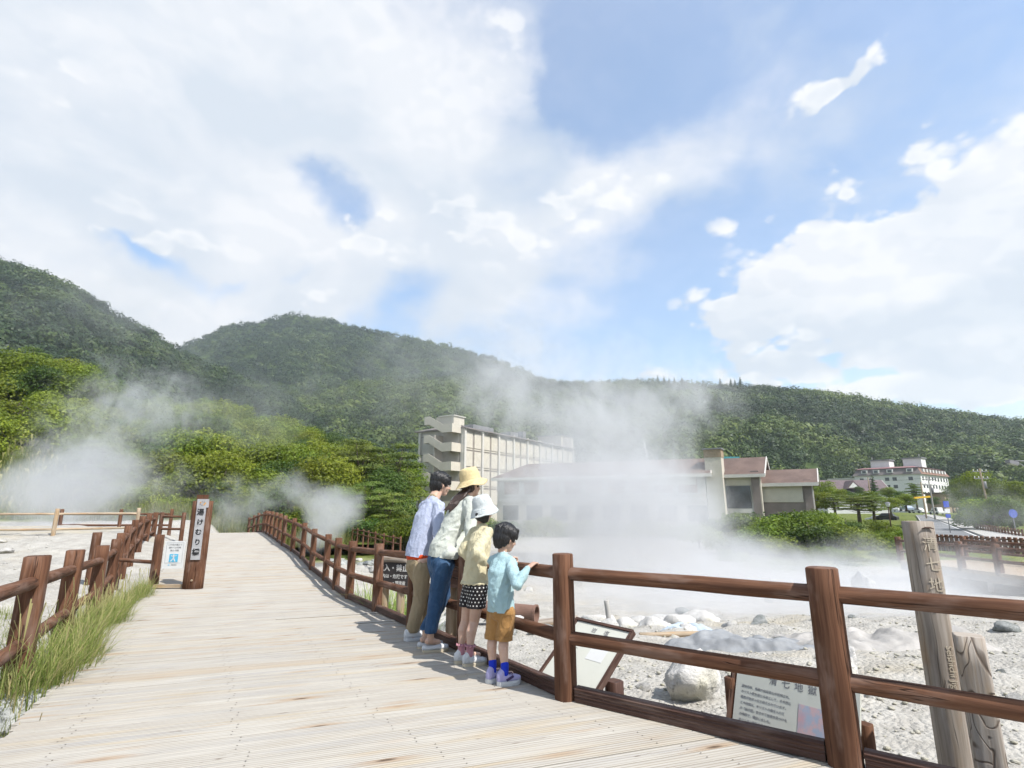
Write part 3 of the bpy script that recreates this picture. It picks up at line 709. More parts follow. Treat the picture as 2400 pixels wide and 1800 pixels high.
# ================================================================== trees and shrubs
def crown_mesh(name, lobes, n, leaf, seed, m='leaf_bright', pine=False, inner=.25, tintbase=.5):
    r = np.random.default_rng(seed)
    L = np.array([(x, y, z, a, b) for x, y, z, a, b in lobes]); w = L[:, 3]**2; w = w/w.sum()
    k = r.choice(len(L), n, p=w); d = ico_dirs(n, r)
    if pine: d[:, 2] = np.abs(d[:, 2])*.9-.15
    else: d[:, 2] = np.where(d[:, 2] < -.35, -d[:, 2], d[:, 2])
    d /= np.linalg.norm(d, axis=1)[:, None]
    rad = L[k, 3]*np.where(r.uniform(0, 1, n) < inner, r.uniform(.3, .8, n), r.uniform(.80, 1.10, n))
    # smaller bumps on every lobe so the outline breaks up
    bump = 1+.20*np.sin(d[:, 0]*9+k)*np.sin(d[:, 1]*8+k*2)+.12*np.sin(d[:, 2]*15+k)
    rad = rad*bump
    C = L[k, :3]+d*rad[:, None]*np.stack([np.ones(n), np.ones(n), L[k, 4]], 1)
    up = .55 if pine else .18
    N = d*.8+np.array([0, 0, up])+r.normal(0, .45, d.shape); N /= np.linalg.norm(N, axis=1)[:, None]
    V, Fq = leaf_quads(C, N, leaf*r.uniform(.65, 1.35, n), r, .62)
    lt = r.uniform(-.22, .22, len(L))
    tt = np.clip(tintbase+lt[k]+r.normal(0, .10, n)+.10*np.sin(d[:, 0]*7+k*1.7), 0, 1)
    o = npmesh(name, V, Fq, m, np.repeat(tt, 4)); return o
def limbs_mesh(base_r, h, lobes, seed, m='bark', lean=(0, 0)):
    mb = MB(); r = random.Random(seed)
    top = Vector((lean[0], lean[1], h*.8))
    pts = [Vector((0, 0, -.6)), Vector((r.uniform(-.1, .1), r.uniform(-.1, .1), h*.25)), Vector((lean[0]*.6+r.uniform(-.15, .15), lean[1]*.6, h*.55)), top]
    mb.tube(pts, [base_r*1.25, base_r, base_r*.7, base_r*.25], 8)
    for (x, y, z, a, b) in lobes:
        t = min(.9, max(.2, (z-.25*h)/(h*.9))); s0 = pts[1].lerp(top, t*.8)
        e = Vector((x, y, z)); mid = s0.lerp(e, .5)+Vector((r.uniform(-.2, .2), r.uniform(-.2, .2), -.12*h*.3))
        mb.tube([s0, mid, e], [base_r*.42, base_r*.26, base_r*.08], 5)
    return mb
def barkm(t, out):
    p = t.node('ShaderNodeTexCoord').outputs['Object']
    c = t.mix(t.ramp(t.noise(t.mapping(p, sc=(6, 6, 1.2)), 2, 5, .6), .3, .7), (.06, .045, .035), (.17, .145, .12))
    pbr(t, out, c, .9, t.noise(t.mapping(p, sc=(6, 6, 1.2)), 3, 4), .8, .03, .1)
mat('bark', barkm)
PROTO = {}
def proto(key, kind, h, rx, nl, n, leaf, seed, m, tint=.5):
    r = random.Random(seed); lobes = []
    if kind == 'round':
        for i in range(nl):
            th = r.uniform(0, 6.283); q = math.sqrt(r.uniform(0, 1)); zz = r.uniform(.38, .92)
            env = math.sqrt(max(.05, 1-((zz-.55)/.5)**2))
            rr = rx*r.uniform(.30, .48)
            lobes.append((math.cos(th)*q*rx*.72*env, math.sin(th)*q*rx*.72*env, zz*h-rr*.3, rr, .8))
        lobes.append((0, 0, h*.62, rx*.6, .8))
    elif kind == 'pine':
        for i in range(nl):
            zz = .40+.56*i/(nl-1); env = 1-.62*(zz-.4)/.6
            th = i*2.4+r.uniform(-.3, .3); q = r.uniform(.35, .8)*env
            rr = rx*r.uniform(.34, .5)*(.55+.45*env)
            lobes.append((math.cos(th)*q*rx, math.sin(th)*q*rx, zz*h, rr, .26))
    elif kind == 'conifer':
        for i in range(nl):
            zz = .15+.83*i/(nl-1); env = 1-.9*(zz-.1)/.9; th = i*2.4
            lobes.append((math.cos(th)*.45*env*rx, math.sin(th)*.45*env*rx, zz*h, rx*env*.62+.12, .35))
    elif kind == 'shrub':
        for i in range(nl):
            th = r.uniform(0, 6.283); q = math.sqrt(r.uniform(0, 1)); rr = rx*r.uniform(.32, .5)
            lobes.append((math.cos(th)*q*rx*.7, math.sin(th)*q*rx*.7, h*r.uniform(.25, .72)*(1-.3*q), rr, h/rx/1.6 if h < rx*1.6 else 1.0))
    root = bpy.data.objects.new('tree', None)
    cr = crown_mesh('crown', lobes, n, leaf, seed, m, kind in ('pine', 'conifer'), tintbase=tint)
    tr = limbs_mesh(.05*h**.8*(.6 if kind == 'shrub' else 1), h, lobes, seed).build('trunk', 'bark')
    PROTO[key] = (cr, tr, h, kind); COL.objects.unlink(cr); COL.objects.unlink(tr)
def plant(key, name, label, cat, loc, s=1.0, rot=None, group=None, sz=None):
    cr, tr, h, kind = PROTO[key]
    root = thing(name, label, cat, loc, group)
    root.rotation_euler = (0, 0, rnd.uniform(0, 6.28) if rot is None else rot); root.scale = (s, s, sz or s)
    for o, nm in ((cr, 'crown'), (tr, 'trunk')):
        c = o.copy(); c.name = nm; COL.objects.link(c); c.parent = root; c.matrix_parent_inverse = Matrix.Identity(4)
    return root
for i in range(4): proto('round%d' % i, 'round', 6.2, 3.0, 19, 8500, .22, 30+i, 'leaf_bright', .55 if i % 2 else .42)
for i in range(3): proto('deep%d' % i, 'round', 6.4, 2.9, 19, 8000, .20, 40+i, 'leaf_deep', .5)
for i in range(2): proto('pine%d' % i, 'pine', 7.0, 3.3, 15, 9000, .17, 50+i, 'leaf_pine', .55)
proto('conifer0', 'conifer', 8.0, 2.2, 16, 4500, .30, 60, 'leaf_deep', .25)
for i in range(2): proto('shrub%d' % i, 'shrub', 2.3, 1.9, 12, 5000, .15, 70+i, 'leaf_bright', .45)
proto('shrub2', 'shrub', 2.3, 1.8, 12, 5000, .14, 75, 'leaf_deep', .5)
proto('dry', 'round', 4.2, 2.4, 14, 1500, .16, 80, 'leaf_dry', .5)

# left wooded slope
Hpts = [(-260, 760, 56), (-120, 775, 56), (0, 803, 58), (60, 800, 59), (108, 806, 60), (167, 812, 61), (226, 840, 62), (271, 888, 64), (325, 910, 66), (420, 915, 72), (488, 915, 78), (565, 940, 82), (640, 962, 84), (700, 980, 86), (790, 1003, 88), (836, 1030, 90), (905, 1060, 92), (949, 1090, 92), (990, 1150, 92)]
Hd = lambda px: float(np.interp(px, [p[0] for p in Hpts], [p[2] for p in Hpts]))
H_ridge = [(px, py+1260*5.2/Y) for px, py, Y in Hpts]
sH, AH, oH = rows_to_mesh('hillside', H_ridge, Hd, 34, -1.0, 'grass_ground', seed=15, power=1.0, amp=.012, back=1.4, nc=120, nr=40)
_hx = np.array([at(p[0], 1000, 1.0).x for p in Hpts])
def on_hill(a, t):
    X, Y, Z = sH(np.array([a]), np.array([t])); return float(X[0]), float(Y[0]), float(Z[0])
G1 = 'trees of the wood on the left slope'
cnt = 0
rr_ = random.Random(21)
for row, (t, step) in enumerate(((.03, .040), (.13, .046), (.24, .052), (.38, .050), (.52, .048), (.66, .046), (.82, .044), (.99, .040))):
    a = -1.06+rr_.uniform(0, .03)
    while a < -.20:
        tt = t+rr_.uniform(-.045, .045)
        x, y, z = on_hill(a, tt)
        px_ = 1200+FPX*a
        q = rr_.random()
        # open grassy bank with plume grass at the near left
        if row <= 2 and a < -.80: a += step; continue
        if px_ < 230 and row >= 6 and q < .35: key = 'pine%d' % (cnt % 2)
        elif px_ > 820 and q < .35: key = 'pine%d' % (cnt % 2)
        elif px_ < 300 and q < .25: key = 'dry'
        elif q < .74: key = 'round%d' % (cnt % 4)
        elif q < .97: key = 'deep%d' % (cnt % 3)
        else: key = 'pine%d' % (cnt % 2)
        kind = {'roun': ('round_tree', 'round bright green broadleaf tree in the wood on the left slope'), 'deep': ('round_tree', 'deep green broadleaf tree in the wood on the left slope'),
                'pine': ('pine_tree', 'layered pine among the broadleaf trees of the left slope'), 'dry': ('dry_tree', 'half bare greyish tree in the wood on the left slope')}[key[:4] if key != 'dry' else 'dry']
        s = rr_.uniform(.72, 1.02)*(1.0 if row < 7 else .88)*(.62 if row == 0 else .85 if row == 1 else 1)
        plant(key, kind[0], kind[1], 'tree', (x, y, z-1.5*s), s*1.12, group=G1); cnt += 1
        a += step*rr_.uniform(.8, 1.2)*(.85+.15*s)
# low shrubs close the foot of the wood
a = -.78
while a < -.16:
    x, y, z = on_hill(a, rr_.uniform(.0, .05))
    plant('shrub%d' % rr_.randrange(3), 'shrub', 'low green shrub along the foot of the wood beyond the crest', 'shrub', (x, y, z-.2), rr_.uniform(.8, 1.25), group='shrubs at the foot of the wood'); a += rr_.uniform(.020, .034)
# shrubs and small trees along the far side of the field
def by_px(px, pyb, Y, pyt, key, name, label, cat, group=None, wide=None):
    b = at(px, pyb, Y); tp = at(px, pyt, Y); h = PROTO[key][2]; s = (tp.z-b.z)/h
    return plant(key, name, label, cat, b, s*(wide or 1), group=group, sz=s)
for k, (px, pyb, Y, pyt, key, w) in enumerate([
    (1690, 1262, 44, 1200, 'shrub2', 1.2), (1745, 1270, 42, 1195, 'shrub0', 1.2), (1790, 1285, 40, 1188, 'shrub1', 1.1), (1830, 1275, 44, 1178, 'shrub2', 1.1), (1870, 1290, 40, 1190, 'shrub0', 1.1), (1900, 1300, 37, 1205, 'shrub2', 1.1),
    (1935, 1285, 43, 1195, 'shrub1', 1.0), (1960, 1305, 38, 1215, 'shrub2', 1.1), (2000, 1310, 36, 1225, 'shrub0', 1.1), (2035, 1300, 38, 1232, 'shrub1', 1.0), (2070, 1310, 36, 1240, 'shrub0', 1.0), (2100, 1312, 35.5, 1245, 'shrub2', .9),
    (2085, 1275, 45, 1222, 'shrub1', 1.1), (2125, 1285, 43, 1238, 'shrub0', 1.0), (1820, 1318, 34, 1250, 'shrub0', 1.3), (1880, 1325, 32.5, 1262, 'shrub1', 1.3), (1760, 1312, 34, 1245, 'shrub2', 1.3), (1945, 1330, 32, 1275, 'shrub0', 1.3), (2020, 1335, 31, 1290, 'shrub1', 1.3), (1700, 1300, 36, 1240, 'shrub1', 1.3),
    (1640, 1280, 40, 1225, 'shrub0', 1.3), (2145, 1262, 50, 1228, 'shrub1', 1.2), (1985, 1262, 50, 1206, 'shrub2', 1.2), (1925, 1250, 54, 1190, 'shrub0', 1.2), (1860, 1250, 54, 1185, 'shrub2', 1.2),
    (2060, 1258, 54, 1215, 'shrub0', 1.3), (2110, 1250, 58, 1222, 'shrub2', 1.3), (2135, 1236, 66, 1214, 'shrub1', 1.3), (2100, 1300, 38, 1262, 'shrub1', 1.3), (2060, 1322, 33, 1280, 'shrub2', 1.3), (1760, 1285, 46, 1225, 'shrub1', 1.5), (1810, 1345, 29, 1302, 'shrub1', 1.3), (1710, 1330, 31, 1285, 'shrub0', 1.3), (1990, 1345, 29, 1305, 'shrub2', 1.3), (1900, 1348, 28, 1306, 'shrub0', 1.3), (2090, 1328, 32, 1292, 'shrub0', 1.2)]):
    by_px(px, pyb, Y, pyt, key, 'shrub', 'leafy green shrub in the thicket between the steam field and the car park', 'shrub', 'shrubs of the thicket', w)
for k, (px, pyb, Y, pyt, w) in enumerate([(990, 1262, 62, 1165, 1.0), (1040, 1268, 58, 1190, 1.0), (1110, 1268, 57, 1195, 1.1), (1190, 1268, 56, 1205, 1.2), (1270, 1268, 56, 1205, 1.2), (1350, 1266, 56, 1205, 1.2), (1430, 1266, 56, 1208, 1.2), (1520, 1266, 54, 1212, 1.2), (1600, 1268, 52, 1215, 1.2)]):
    by_px(px, pyb, Y, pyt, ['shrub2', 'shrub0', 'shrub1'][k % 3], 'shrub', 'shrub in front of the long low building, veiled by steam', 'shrub', 'shrubs before the low building', w)
# trees round the far hotel and car park
for (px, pyb, Y, pyt, key, name, label, w) in [
    (1935, 1188, 88, 1128, 'round1', 'round_tree', 'bright green tree just right of the brown-roofed building', 1.0),
    (1965, 1190, 100, 1140, 'round3', 'round_tree', 'yellow-green tree under the purple gabled roof', 1.0),
    (2015, 1222, 66, 1160, 'pine0', 'pine_tree', 'broad flat-layered pine above the shrub thicket', 1.9),
    (2050, 1222, 66, 1160, 'pine1', 'pine_tree', 'layered pine beside the street lamp above the thicket', 1.5),
    (1915, 1212, 80, 1150, 'round2', 'round_tree', 'green tree at the right end of the brown-roofed building, below the brightest tree', 1.3),
    (1960, 1215, 78, 1158, 'pine1', 'pine_tree', 'pine squeezed between the thicket and the purple-roofed house', 1.5),
    (2090, 1208, 88, 1165, 'round1', 'round_tree', 'light green tree behind the street lamp', 1.4),
    (2040, 1195, 95, 1150, 'round3', 'round_tree', 'yellow-green tree behind the layered pine', 1.5),
    (1995, 1190, 100, 1152, 'deep1', 'round_tree', 'dark tree in front of the purple roof, behind the broad pine', 1.4),
    (2125, 1195, 100, 1158, 'round0', 'round_tree', 'tree between the parked cars and the dark pine', 1.4),
    (2050, 1160, 180, 1113, 'conifer0', 'conifer', 'dark conifer in front of the white hotel wall', 1.0),
    (2015, 1165, 150, 1140, 'deep0', 'round_tree', 'rounded tree below the left end of the white hotel', 1.2),
    (2085, 1175, 130, 1142, 'round0', 'round_tree', 'green tree below the middle of the white hotel', 1.3),
    (2115, 1178, 125, 1148, 'deep1', 'round_tree', 'tree below the windowed front of the white hotel', 1.2),
    (2150, 1190, 105, 1132, 'pine0', 'pine_tree', 'tall dark pine in front of the white hotel corner', .9),
    (2190, 1195, 130, 1160, 'deep2', 'round_tree', 'small tree by the parked cars at the top of the road', 1.0),
    (1985, 1178, 120, 1146, 'deep1', 'round_tree', 'dark tree beside the purple-roofed house', 1.2),
    (2235, 1200, 110, 1168, 'round2', 'round_tree', 'pale green tree at the right side of the road top', 1.2),
    (2262, 1215, 84, 1120, 'round1', 'round_tree', 'light green tree right of the road, leftmost of the roadside trees', .8),
    (2300, 1225, 78, 1105, 'round0', 'round_tree', 'tall light green tree behind the road fence', .85),
    (2350, 1230, 74, 1118, 'round3', 'round_tree', 'light green tree second from the right edge', .85),
    (2395, 1235, 70, 1125, 'round1', 'round_tree', 'light green tree at the right edge of the view', .9),
    (2290, 1262, 52, 1165, 'deep0', 'round_tree', 'bushy dark green tree over the wooden road fence', 1.1),
    (2335, 1270, 49, 1162, 'round2', 'round_tree', 'bushy bright green tree beside the red car, over the road fence', 1.1),
    (2385, 1275, 47, 1160, 'deep2', 'round_tree', 'bushy green tree at the right edge over the road fence', 1.1)]:
    by_px(px, pyb, Y, pyt, key, name, label, 'tree', None, w)
for k, (px, pyt, h) in enumerate([(1494, 884, 11), (1541, 880, 12), (1556, 882, 11), (1568, 885, 10), (1580, 884, 10), (1598, 883, 11), (1632, 892, 8), (1648, 891, 8), (1687, 886, 11), (1712, 888, 11), (1722, 890, 10), (1734, 884, 13)]):
    Y = 600-(px-1200)*.10; tp = at(px, pyt, Y)
    plant('conifer0', 'conifer', 'dark conifer standing up from the crest of the long right hill', 'tree', (tp.x, tp.y, tp.z-h), h/8, group='conifers on the hill crest')
# ================================================================== plume grass and grass tufts
def blades(name, m, roots, seed, h=(.35, .8), w=.006, bend=.5, n=40, spread=.12, seg=6, heads=0, parent=None, hw=None, tint=(.35, .2)):
    """roots: list of (x,y,z,scale)"""
    r = np.random.default_rng(seed); V = []; F = []; T = []; o = 0
    for (x, y, z, sc) in roots:
        for b in range(n):
            th = r.uniform(0, 6.283); q = spread*sc*math.sqrt(r.uniform(0, 1))
            base = np.array([x+math.cos(th)*q, y+math.sin(th)*q, z])
            L = r.uniform(*h)*sc; dirn = r.uniform(0, 6.283) if r.random() < .4 else th+r.normal(0, .6)
            bd = bend*r.uniform(.2, 1.3); head = heads and r.random() < heads
            if head: L *= 1.35; bd *= .45
            dx, dy = math.cos(dirn), math.sin(dirn); sx_, sy_ = -dy, dx
            tn = float(np.clip(tint[0]+r.normal(0, tint[1]), 0, 1))
            if head: tn = .8
            tw = r.uniform(-.5, .5)
            for i in range(seg+1):
                t = i/seg
                hz = L*(t-.28*bd*t*t*t); hx = L*bd*(t**2.1)*.75
                ww = w*sc*(1-t)**.7*(1 if not head else .35)+.0004
                if head and t > .82: ww = (hw or w*.9)*sc
                c = base+np.array([dx*hx, dy*hx, hz])
                V.append(c+np.array([sx_, sy_, tw*.3])*ww); V.append(c-np.array([sx_, sy_, tw*.3])*ww); T += [tn+(.12*t if not head else (.2 if t > .8 else 0))]*2
                if i: F.append((o-2, o-1, o+1, o))
                o += 2
    return npmesh(name, np.array(V), np.array(F), m, np.clip(T, 0, 1), parent=parent)
# tall grass between the deck edge and the left railing
roots = []
r = random.Random(31)
for i in range(175):
    s_ = 5.05+7.5*(i/175)**1.05+r.uniform(-.12, .12)
    a_ = eL(s_)-.03-abs(r.gauss(0, .13))+(.10*math.sin(s_*2.3))
    p = PD*a_+PN*s_; roots.append((p.x, p.y, dz(p.x, p.y)-.10-.1*r.random(), r.uniform(.6, 1.1)*(1.0 if s_ < 9.5 else .75)))
g1 = blades('tall_grass', 'grass_blade', roots, 5, h=(.18, .66), w=.0046, n=42, spread=.14, bend=.85, heads=.07, hw=.0045, tint=(.56, .22))
stuff(g1, 'tall green and straw grass growing along the left edge of the boardwalk', 'grass')
roots = []
for (px, py, sc, k) in ((20, 1800, .8, 10), (-40, 1760, .8, 8), (60, 1830, .6, 4), (-60, 1700, .7, 6), (10, 1480, .6, 5), (30, 1500, .5, 4), (-20, 1460, .6, 5), (20, 1390, .5, 5)):
    for i in range(k):
        p = on_z(px+r.uniform(-40, 40), py+r.uniform(-30, 40), -.35); roots.append((p.x, p.y, -.42, sc*r.uniform(.6, 1.1)))
g2 = blades('grass_tuft', 'grass_blade', roots, 6, h=(.25, .6), w=.004, n=26, spread=.14, bend=.9, heads=.05)
stuff(g2, 'grass tufts growing by the kerb stone at the left corner', 'grass')
roots = []
for i in range(46):
    s_ = r.choice([r.uniform(8.6, 12.0), r.uniform(9.0, 10.6), r.uniform(12.5, 16)])
    a_ = eR(s_)+.35+abs(r.gauss(0, .30)); p = PD*a_+PN*s_
    roots.append((p.x, p.y, float(ground_z(p.x, p.y))-.02, r.uniform(.7, 1.3)*(1.15 if s_ < 11 else .6)))
g3 = blades('tall_grass', 'grass_blade', roots, 7, h=(.35, .9), w=.006, n=42, spread=.20, bend=.9)
stuff(g3, 'tall grass clump outside the right railing, below the middle posts', 'grass')
# plume grass on the left bank
roots = []
for i in range(150):
    a = r.uniform(-1.10, -.80); t = r.uniform(.0, .34)
    x, y, z = on_hill(a, t); roots.append((x, y, z, r.uniform(.8, 1.5)))
g4 = blades('plume_grass', 'pampas_blade', roots, 8, h=(1.0, 2.0), w=.028, n=60, spread=.7, bend=.9, seg=5, heads=.06, hw=.05)
stuff(g4, 'tall plume grass covering the bank at the far left', 'grass')
roots = []
for i in range(120):
    a = r.uniform(-.78, -.30); x = a*33.5; y = 33.5+r.uniform(-2.0, 3); x = a*y
    roots.append((x, y, .0+float(ground_z(x, y))*.6, r.uniform(.7, 1.3)))
for i in range(60):
    px = r.uniform(860, 1000); p = at(px, 1250, r.uniform(34, 44)); roots.append((p.x, p.y, -.9, r.uniform(.8, 1.3)))
g5 = blades('meadow_grass', 'pampas_blade', roots, 9, h=(.7, 1.5), w=.022, n=44, spread=.75, bend=.7, seg=4, tint=(.5, .2))
stuff(g5, 'yellow-green meadow grass at the foot of the wood beyond the crest', 'grass')
# ================================================================== buildings
plain('cream_wall', (.50, .465, .40), .85, .06, .8)
plain('grey_wall', (.44, .415, .38), .85, .07, .6)
plain('mauve_frame', (.21, .175, .165), .8, .08, .8)
plain('taupe_band', (.25, .225, .205), .8, .06, .8)
plain('pale_trim', (.52, .50, .47), .7, .05, .8)
plain('brown_roof', (.135, .095, .08), .7, .18, .7)
plain('dark_roof', (.17, .15, .145), .7, .15, .5)
plain('rust_roof', (.20, .12, .09), .7, .2, .7)
plain('red_roof', (.22, .12, .12), .7, .1, .5)
plain('purple_roof', (.12, .09, .095), .7, .15, .7)
plain('white_wall', (.62, .62, .61), .8, .05, .3)
plain('window_glass', (.045, .055, .065), .15, .4, .4, spec=.6)
plain('curtain_glass', (.24, .14, .09), .4, .4, .5, spec=.5)
plain('brick_wall', (.30, .23, .16), .85, .2, 5)
plain('grey_metal', (.22, .22, .23), .5, .1, 3, metal=.4)
plain('concrete', (.36, .35, .33), .85, .12, 1.5, bump=.2)
def frame3(o, e):
    """local frame: X along the facade e, Y into the building, Z up"""
    e = Vector((e[0], e[1], 0)).normalized(); n = Vector((-e.y, e.x, 0))
    return lambda x, y, z: Vector(o)+e*x+n*y+Vector((0, 0, z)), Matrix((e, n, Vector((0, 0, 1)))).transposed()
class Local:
    def __init__(s, o, e): s.P, s.M = frame3(o, e); s.mb = MB()
    def box(s, x0, x1, y0, y1, z0, z1): s.mb.box(s.P((x0+x1)/2, (y0+y1)/2, (z0+z1)/2), (x1-x0, y1-y0, z1-z0), s.M); return s
    def poly(s, pts, fs): s.mb.add([s.P(*p) for p in pts], fs); return s
    def build(s, name, m, parent): o = s.mb.build(name, m, parent); s.mb = MB(); return o
# ---- the large cream hotel
o1 = Vector((-8.2, 93.7, 0)); e1 = (.539, .842)
b = thing('hotel_building', 'large cream hotel with zigzag outside stairs and a grid of bays, behind the family', 'building', o1)
L1 = Local(o1, e1); Lb = 42.5; Wb = 10.6; H1 = 15.0; fh = 3.28; zb = -2.5
L1.box(0, Lb, .35, Wb, zb, H1-.35).build('wall', 'grey_wall', b)
L1.box(0, Lb, .30, .346, zb+.1, H1-.5).build('window_band', 'taupe_band', b)
nb = 8; bw = Lb/nb
for fl in range(6):
    z0 = H1-.75-fh*(fl+1)+.42; z1 = z0+fh-.62
    if z1 < zb: break
    for k in range(nb):
        for h_ in range(2):
            x0 = k*bw+.42+(h_*bw/2-(.0 if h_ == 0 else .08)); x1 = x0+bw/2-.62+.0
            L1.box(x0, x1, .16, .30, z0, z1)
            L1.box(x0, x1, .20, .30, z0-.36, z0-.14)
L1.build('wall_panel', 'cream_wall', b)['kind'] = 'stuff'
for k in range(nb+1):
    hgt = H1+(.5 if k in (3, 4, 5, 6) else 0)
    L1.box(k*bw-.24, k*bw+.24, -.12, .345, zb, hgt-.4).build('column', 'pale_trim', b)
L1.poly([(-.4, -.4, H1-.40), (Lb+.4, -.4, H1-.40), (Lb+.7, Wb+.7, H1-.45), (-.7, Wb+.7, H1-.45), (-.4, -.4, H1-.2), (Lb+.4, -.4, H1-.2), (Lb+.7, Wb+.7, H1-.2), (-.7, Wb+.7, H1-.2), (1.4, 2.2, H1+.45), (Lb-2, 2.2, H1+.45), (Lb-2, Wb-2.2, H1+.45), (1.4, Wb-2.2, H1+.45)],
        [(3, 2, 1, 0), (0, 1, 5, 4), (1, 2, 6, 5), (2, 3, 7, 6), (3, 0, 4, 7), (4, 5, 9, 8), (5, 6, 10, 9), (6, 7, 11, 10), (7, 4, 8, 11), (8, 9, 10, 11)]).build('roof', 'dark_roof', b)
L1.box(Lb-6.5, Lb-.2, -.14, 6, H1-.6, H1+2.3).build('stair_tower', 'cream_wall', b)
L1.box(Lb-6.9, Lb+.1, -.4, 6.3, H1+2.302, H1+2.5).build('tower_cap', 'grey_metal', b)
L1.box(Lb-5.6, Lb-1.2, -.18, -.142, H1-.2, H1+1.9).build('tower_opening', 'taupe_band', b)
for (x, y, w_, h_) in ((9, 5, 7, 1.3), (24, 6, 3, 1.6), (28.5, 5.5, 1.2, 2.2)):
    L1.box(x, x+w_, y, y+3, H1+.4, H1+.6+h_).build('roof_unit', 'grey_metal', b)
# end wall with the zigzag stair
L1.box(-.30, -.002, .35, .75, zb, H1-.4); L1.box(-.30, -.002, Wb-.5, Wb, zb, H1-.4); L1.build('corner_pier', 'pale_trim', b)
for k in range(5): L1.box(-.06, -.002, 5.4, Wb-.52, H1-1.4-fh*k, H1-1.25-fh*k)
L1.build('wall_joint', 'taupe_band', b)
L1.box(-.30, -.02, 1.0, 5.3, zb, H1+.4).build('stair_wall', 'grey_wall', b)
L1.box(-2.6, -.302, 4.75, 5.05, zb, H1-1.5).build('stair_screen', 'grey_wall', b)
for k in range(5):
    z = H1-.9-fh*k
    L1.box(-2.7, -.304, .8, 2.9, z-.15, z)           # landing slab
    L1.box(-2.82, -2.7, .8, 2.9, z-.35, z+1.15); L1.box(-2.82, -.3, .68, .8, z-.35, z+1.15)
    L1.box(-2.7, -.304, 5.9, 6.9, z+fh/2-.15, z+fh/2); L1.box(-2.82, -2.7, 5.9, 6.9, z+fh/2-.35, z+fh/2+1.1); L1.box(-2.82, -.3, 6.9, 7.02, z+fh/2-.35, z+fh/2+1.1)
    # sloping parapet between
    a0, a1 = 2.9, 5.9; za, zc = z, z+fh/2
    pts = [(-2.81, a0, za-.35), (-2.81, a1, zc-.35), (-2.81, a1, zc+1.1), (-2.81, a0, za+1.15), (-2.69, a0, za-.35), (-2.69, a1, zc-.35), (-2.69, a1, zc+1.1), (-2.69, a0, za+1.15)]
    L1.poly(pts, [(0, 1, 2, 3), (7, 6, 5, 4), (0, 4, 5, 1), (3, 2, 6, 7), (0, 3, 7, 4), (1, 5, 6, 2)])
    L1.build('stair_flight', 'cream_wall', b)
L1.box(-2.4, .6, .7, 4.6, H1+.2, H1+1.6).build('stair_head', 'cream_wall', b)
L1.box(-2.6, .8, .5, 4.0, H1+1.602, H1+1.75).build('stair_head_cap', 'pale_trim', b)
L1.box(-.05, .345, -.1, 1.5, zb, H1-.3).build('corner_pier', 'pale_trim', b)

# ---- the long low brown-roofed building
e2 = (.86, -.51)
def hall(root, o, e, L, W_, zb, ze, zr, ov=.8, hipl=False, wall='grey_wall', roof='brown_roof', endgable=True):
    Q = Local(o, e)
    Q.box(0, L, 0, W_, zb, ze-.02)
    Q.poly([(L-.25, 0, ze-.02), (L-.25, W_, ze-.02), (L-.25, W_/2, zr-.15), (L, 0, ze-.02), (L, W_, ze-.02), (L, W_/2, zr-.15)], [(0, 1, 2), (5, 4, 3), (0, 2, 5, 3), (1, 4, 5, 2)])
    Q.build('wall', wall, root)
    s = (zr-ze)/(W_/2); y0 = -ov; z0 = ze-s*ov; x0 = -ov if not hipl else -ov; xr0 = 0 if not hipl else W_/2; x1 = L+ov; th = .22
    top = [(x0, y0, z0), (x1, y0, z0), (x1, W_/2, zr), (xr0, W_/2, zr), (x0, W_+ov, z0), (x1, W_+ov, z0)]
    bot = [(x, y, z-th) for x, y, z in top]
    fs = [(0, 1, 2, 3), (3, 2, 5, 4), (0, 3, 4) if hipl else (0, 3, 4), (6+3, 6+2, 6+1, 6), (6+4, 6+5, 6+2, 6+3), (6+4, 6+3, 6+0)]
    Q.poly(top+bot, fs).build('roof', roof, root)
    # fascia and gutter
    Q.box(x0, x1, y0-.10, y0, z0-.42, z0+.02)
    for (ya, za, yb2, zb2) in ((y0, z0, W_/2, zr), (W_+ov, z0, W_/2, zr)):
        Q.poly([(x1, ya, za-.38), (x1, yb2, zb2-.38), (x1, yb2, zb2+.06), (x1, ya, za+.06), (x1+.12, ya, za-.38), (x1+.12, yb2, zb2-.38), (x1+.12, yb2, zb2+.06), (x1+.12, ya, za+.06)], [(0, 1, 2, 3), (7, 6, 5, 4), (0, 4, 5, 1), (3, 2, 6, 7), (0, 3, 7, 4), (1, 5, 6, 2)])
    Q.build('fascia', 'pale_trim', root)
    return Q
b2 = thing('low_building', 'long low building with brown roofs and a brick chimney, half hidden by steam', 'building', (26, 76, 0))
eA = Vector((29.1, -12.4, 0)).normalized()
LA = 31.6
Q = hall(b2, (-2.3, 88, 0), eA[:2], LA, 7.4, -3, 6.1, 8.1, hipl=True)
Q.box(.3, LA-.3, -.14, 0, 2.0, 2.5).build('wall_band', 'pale_trim', b2)
for k in range(9):
    x0 = 1.2+k*3.35
    Q.box(x0, x0+2.5, -.06, -.002, 3.1, 5.0).build('window', 'curtain_glass', b2)
    Q.box(x0-.12, x0+2.62, -.10, -.002, 2.95, 3.08).build('sill', 'pale_trim', b2)
for k in range(8): Q.box(1.0+k*4, 3.6+k*4, -.06, -.002, -.8, 1.4).build('window', 'window_glass', b2)
Q.box(LA-8, LA-1.2, -.2, -.102, 4.2, 5.75).build('wall_panel', 'cream_wall', b2)
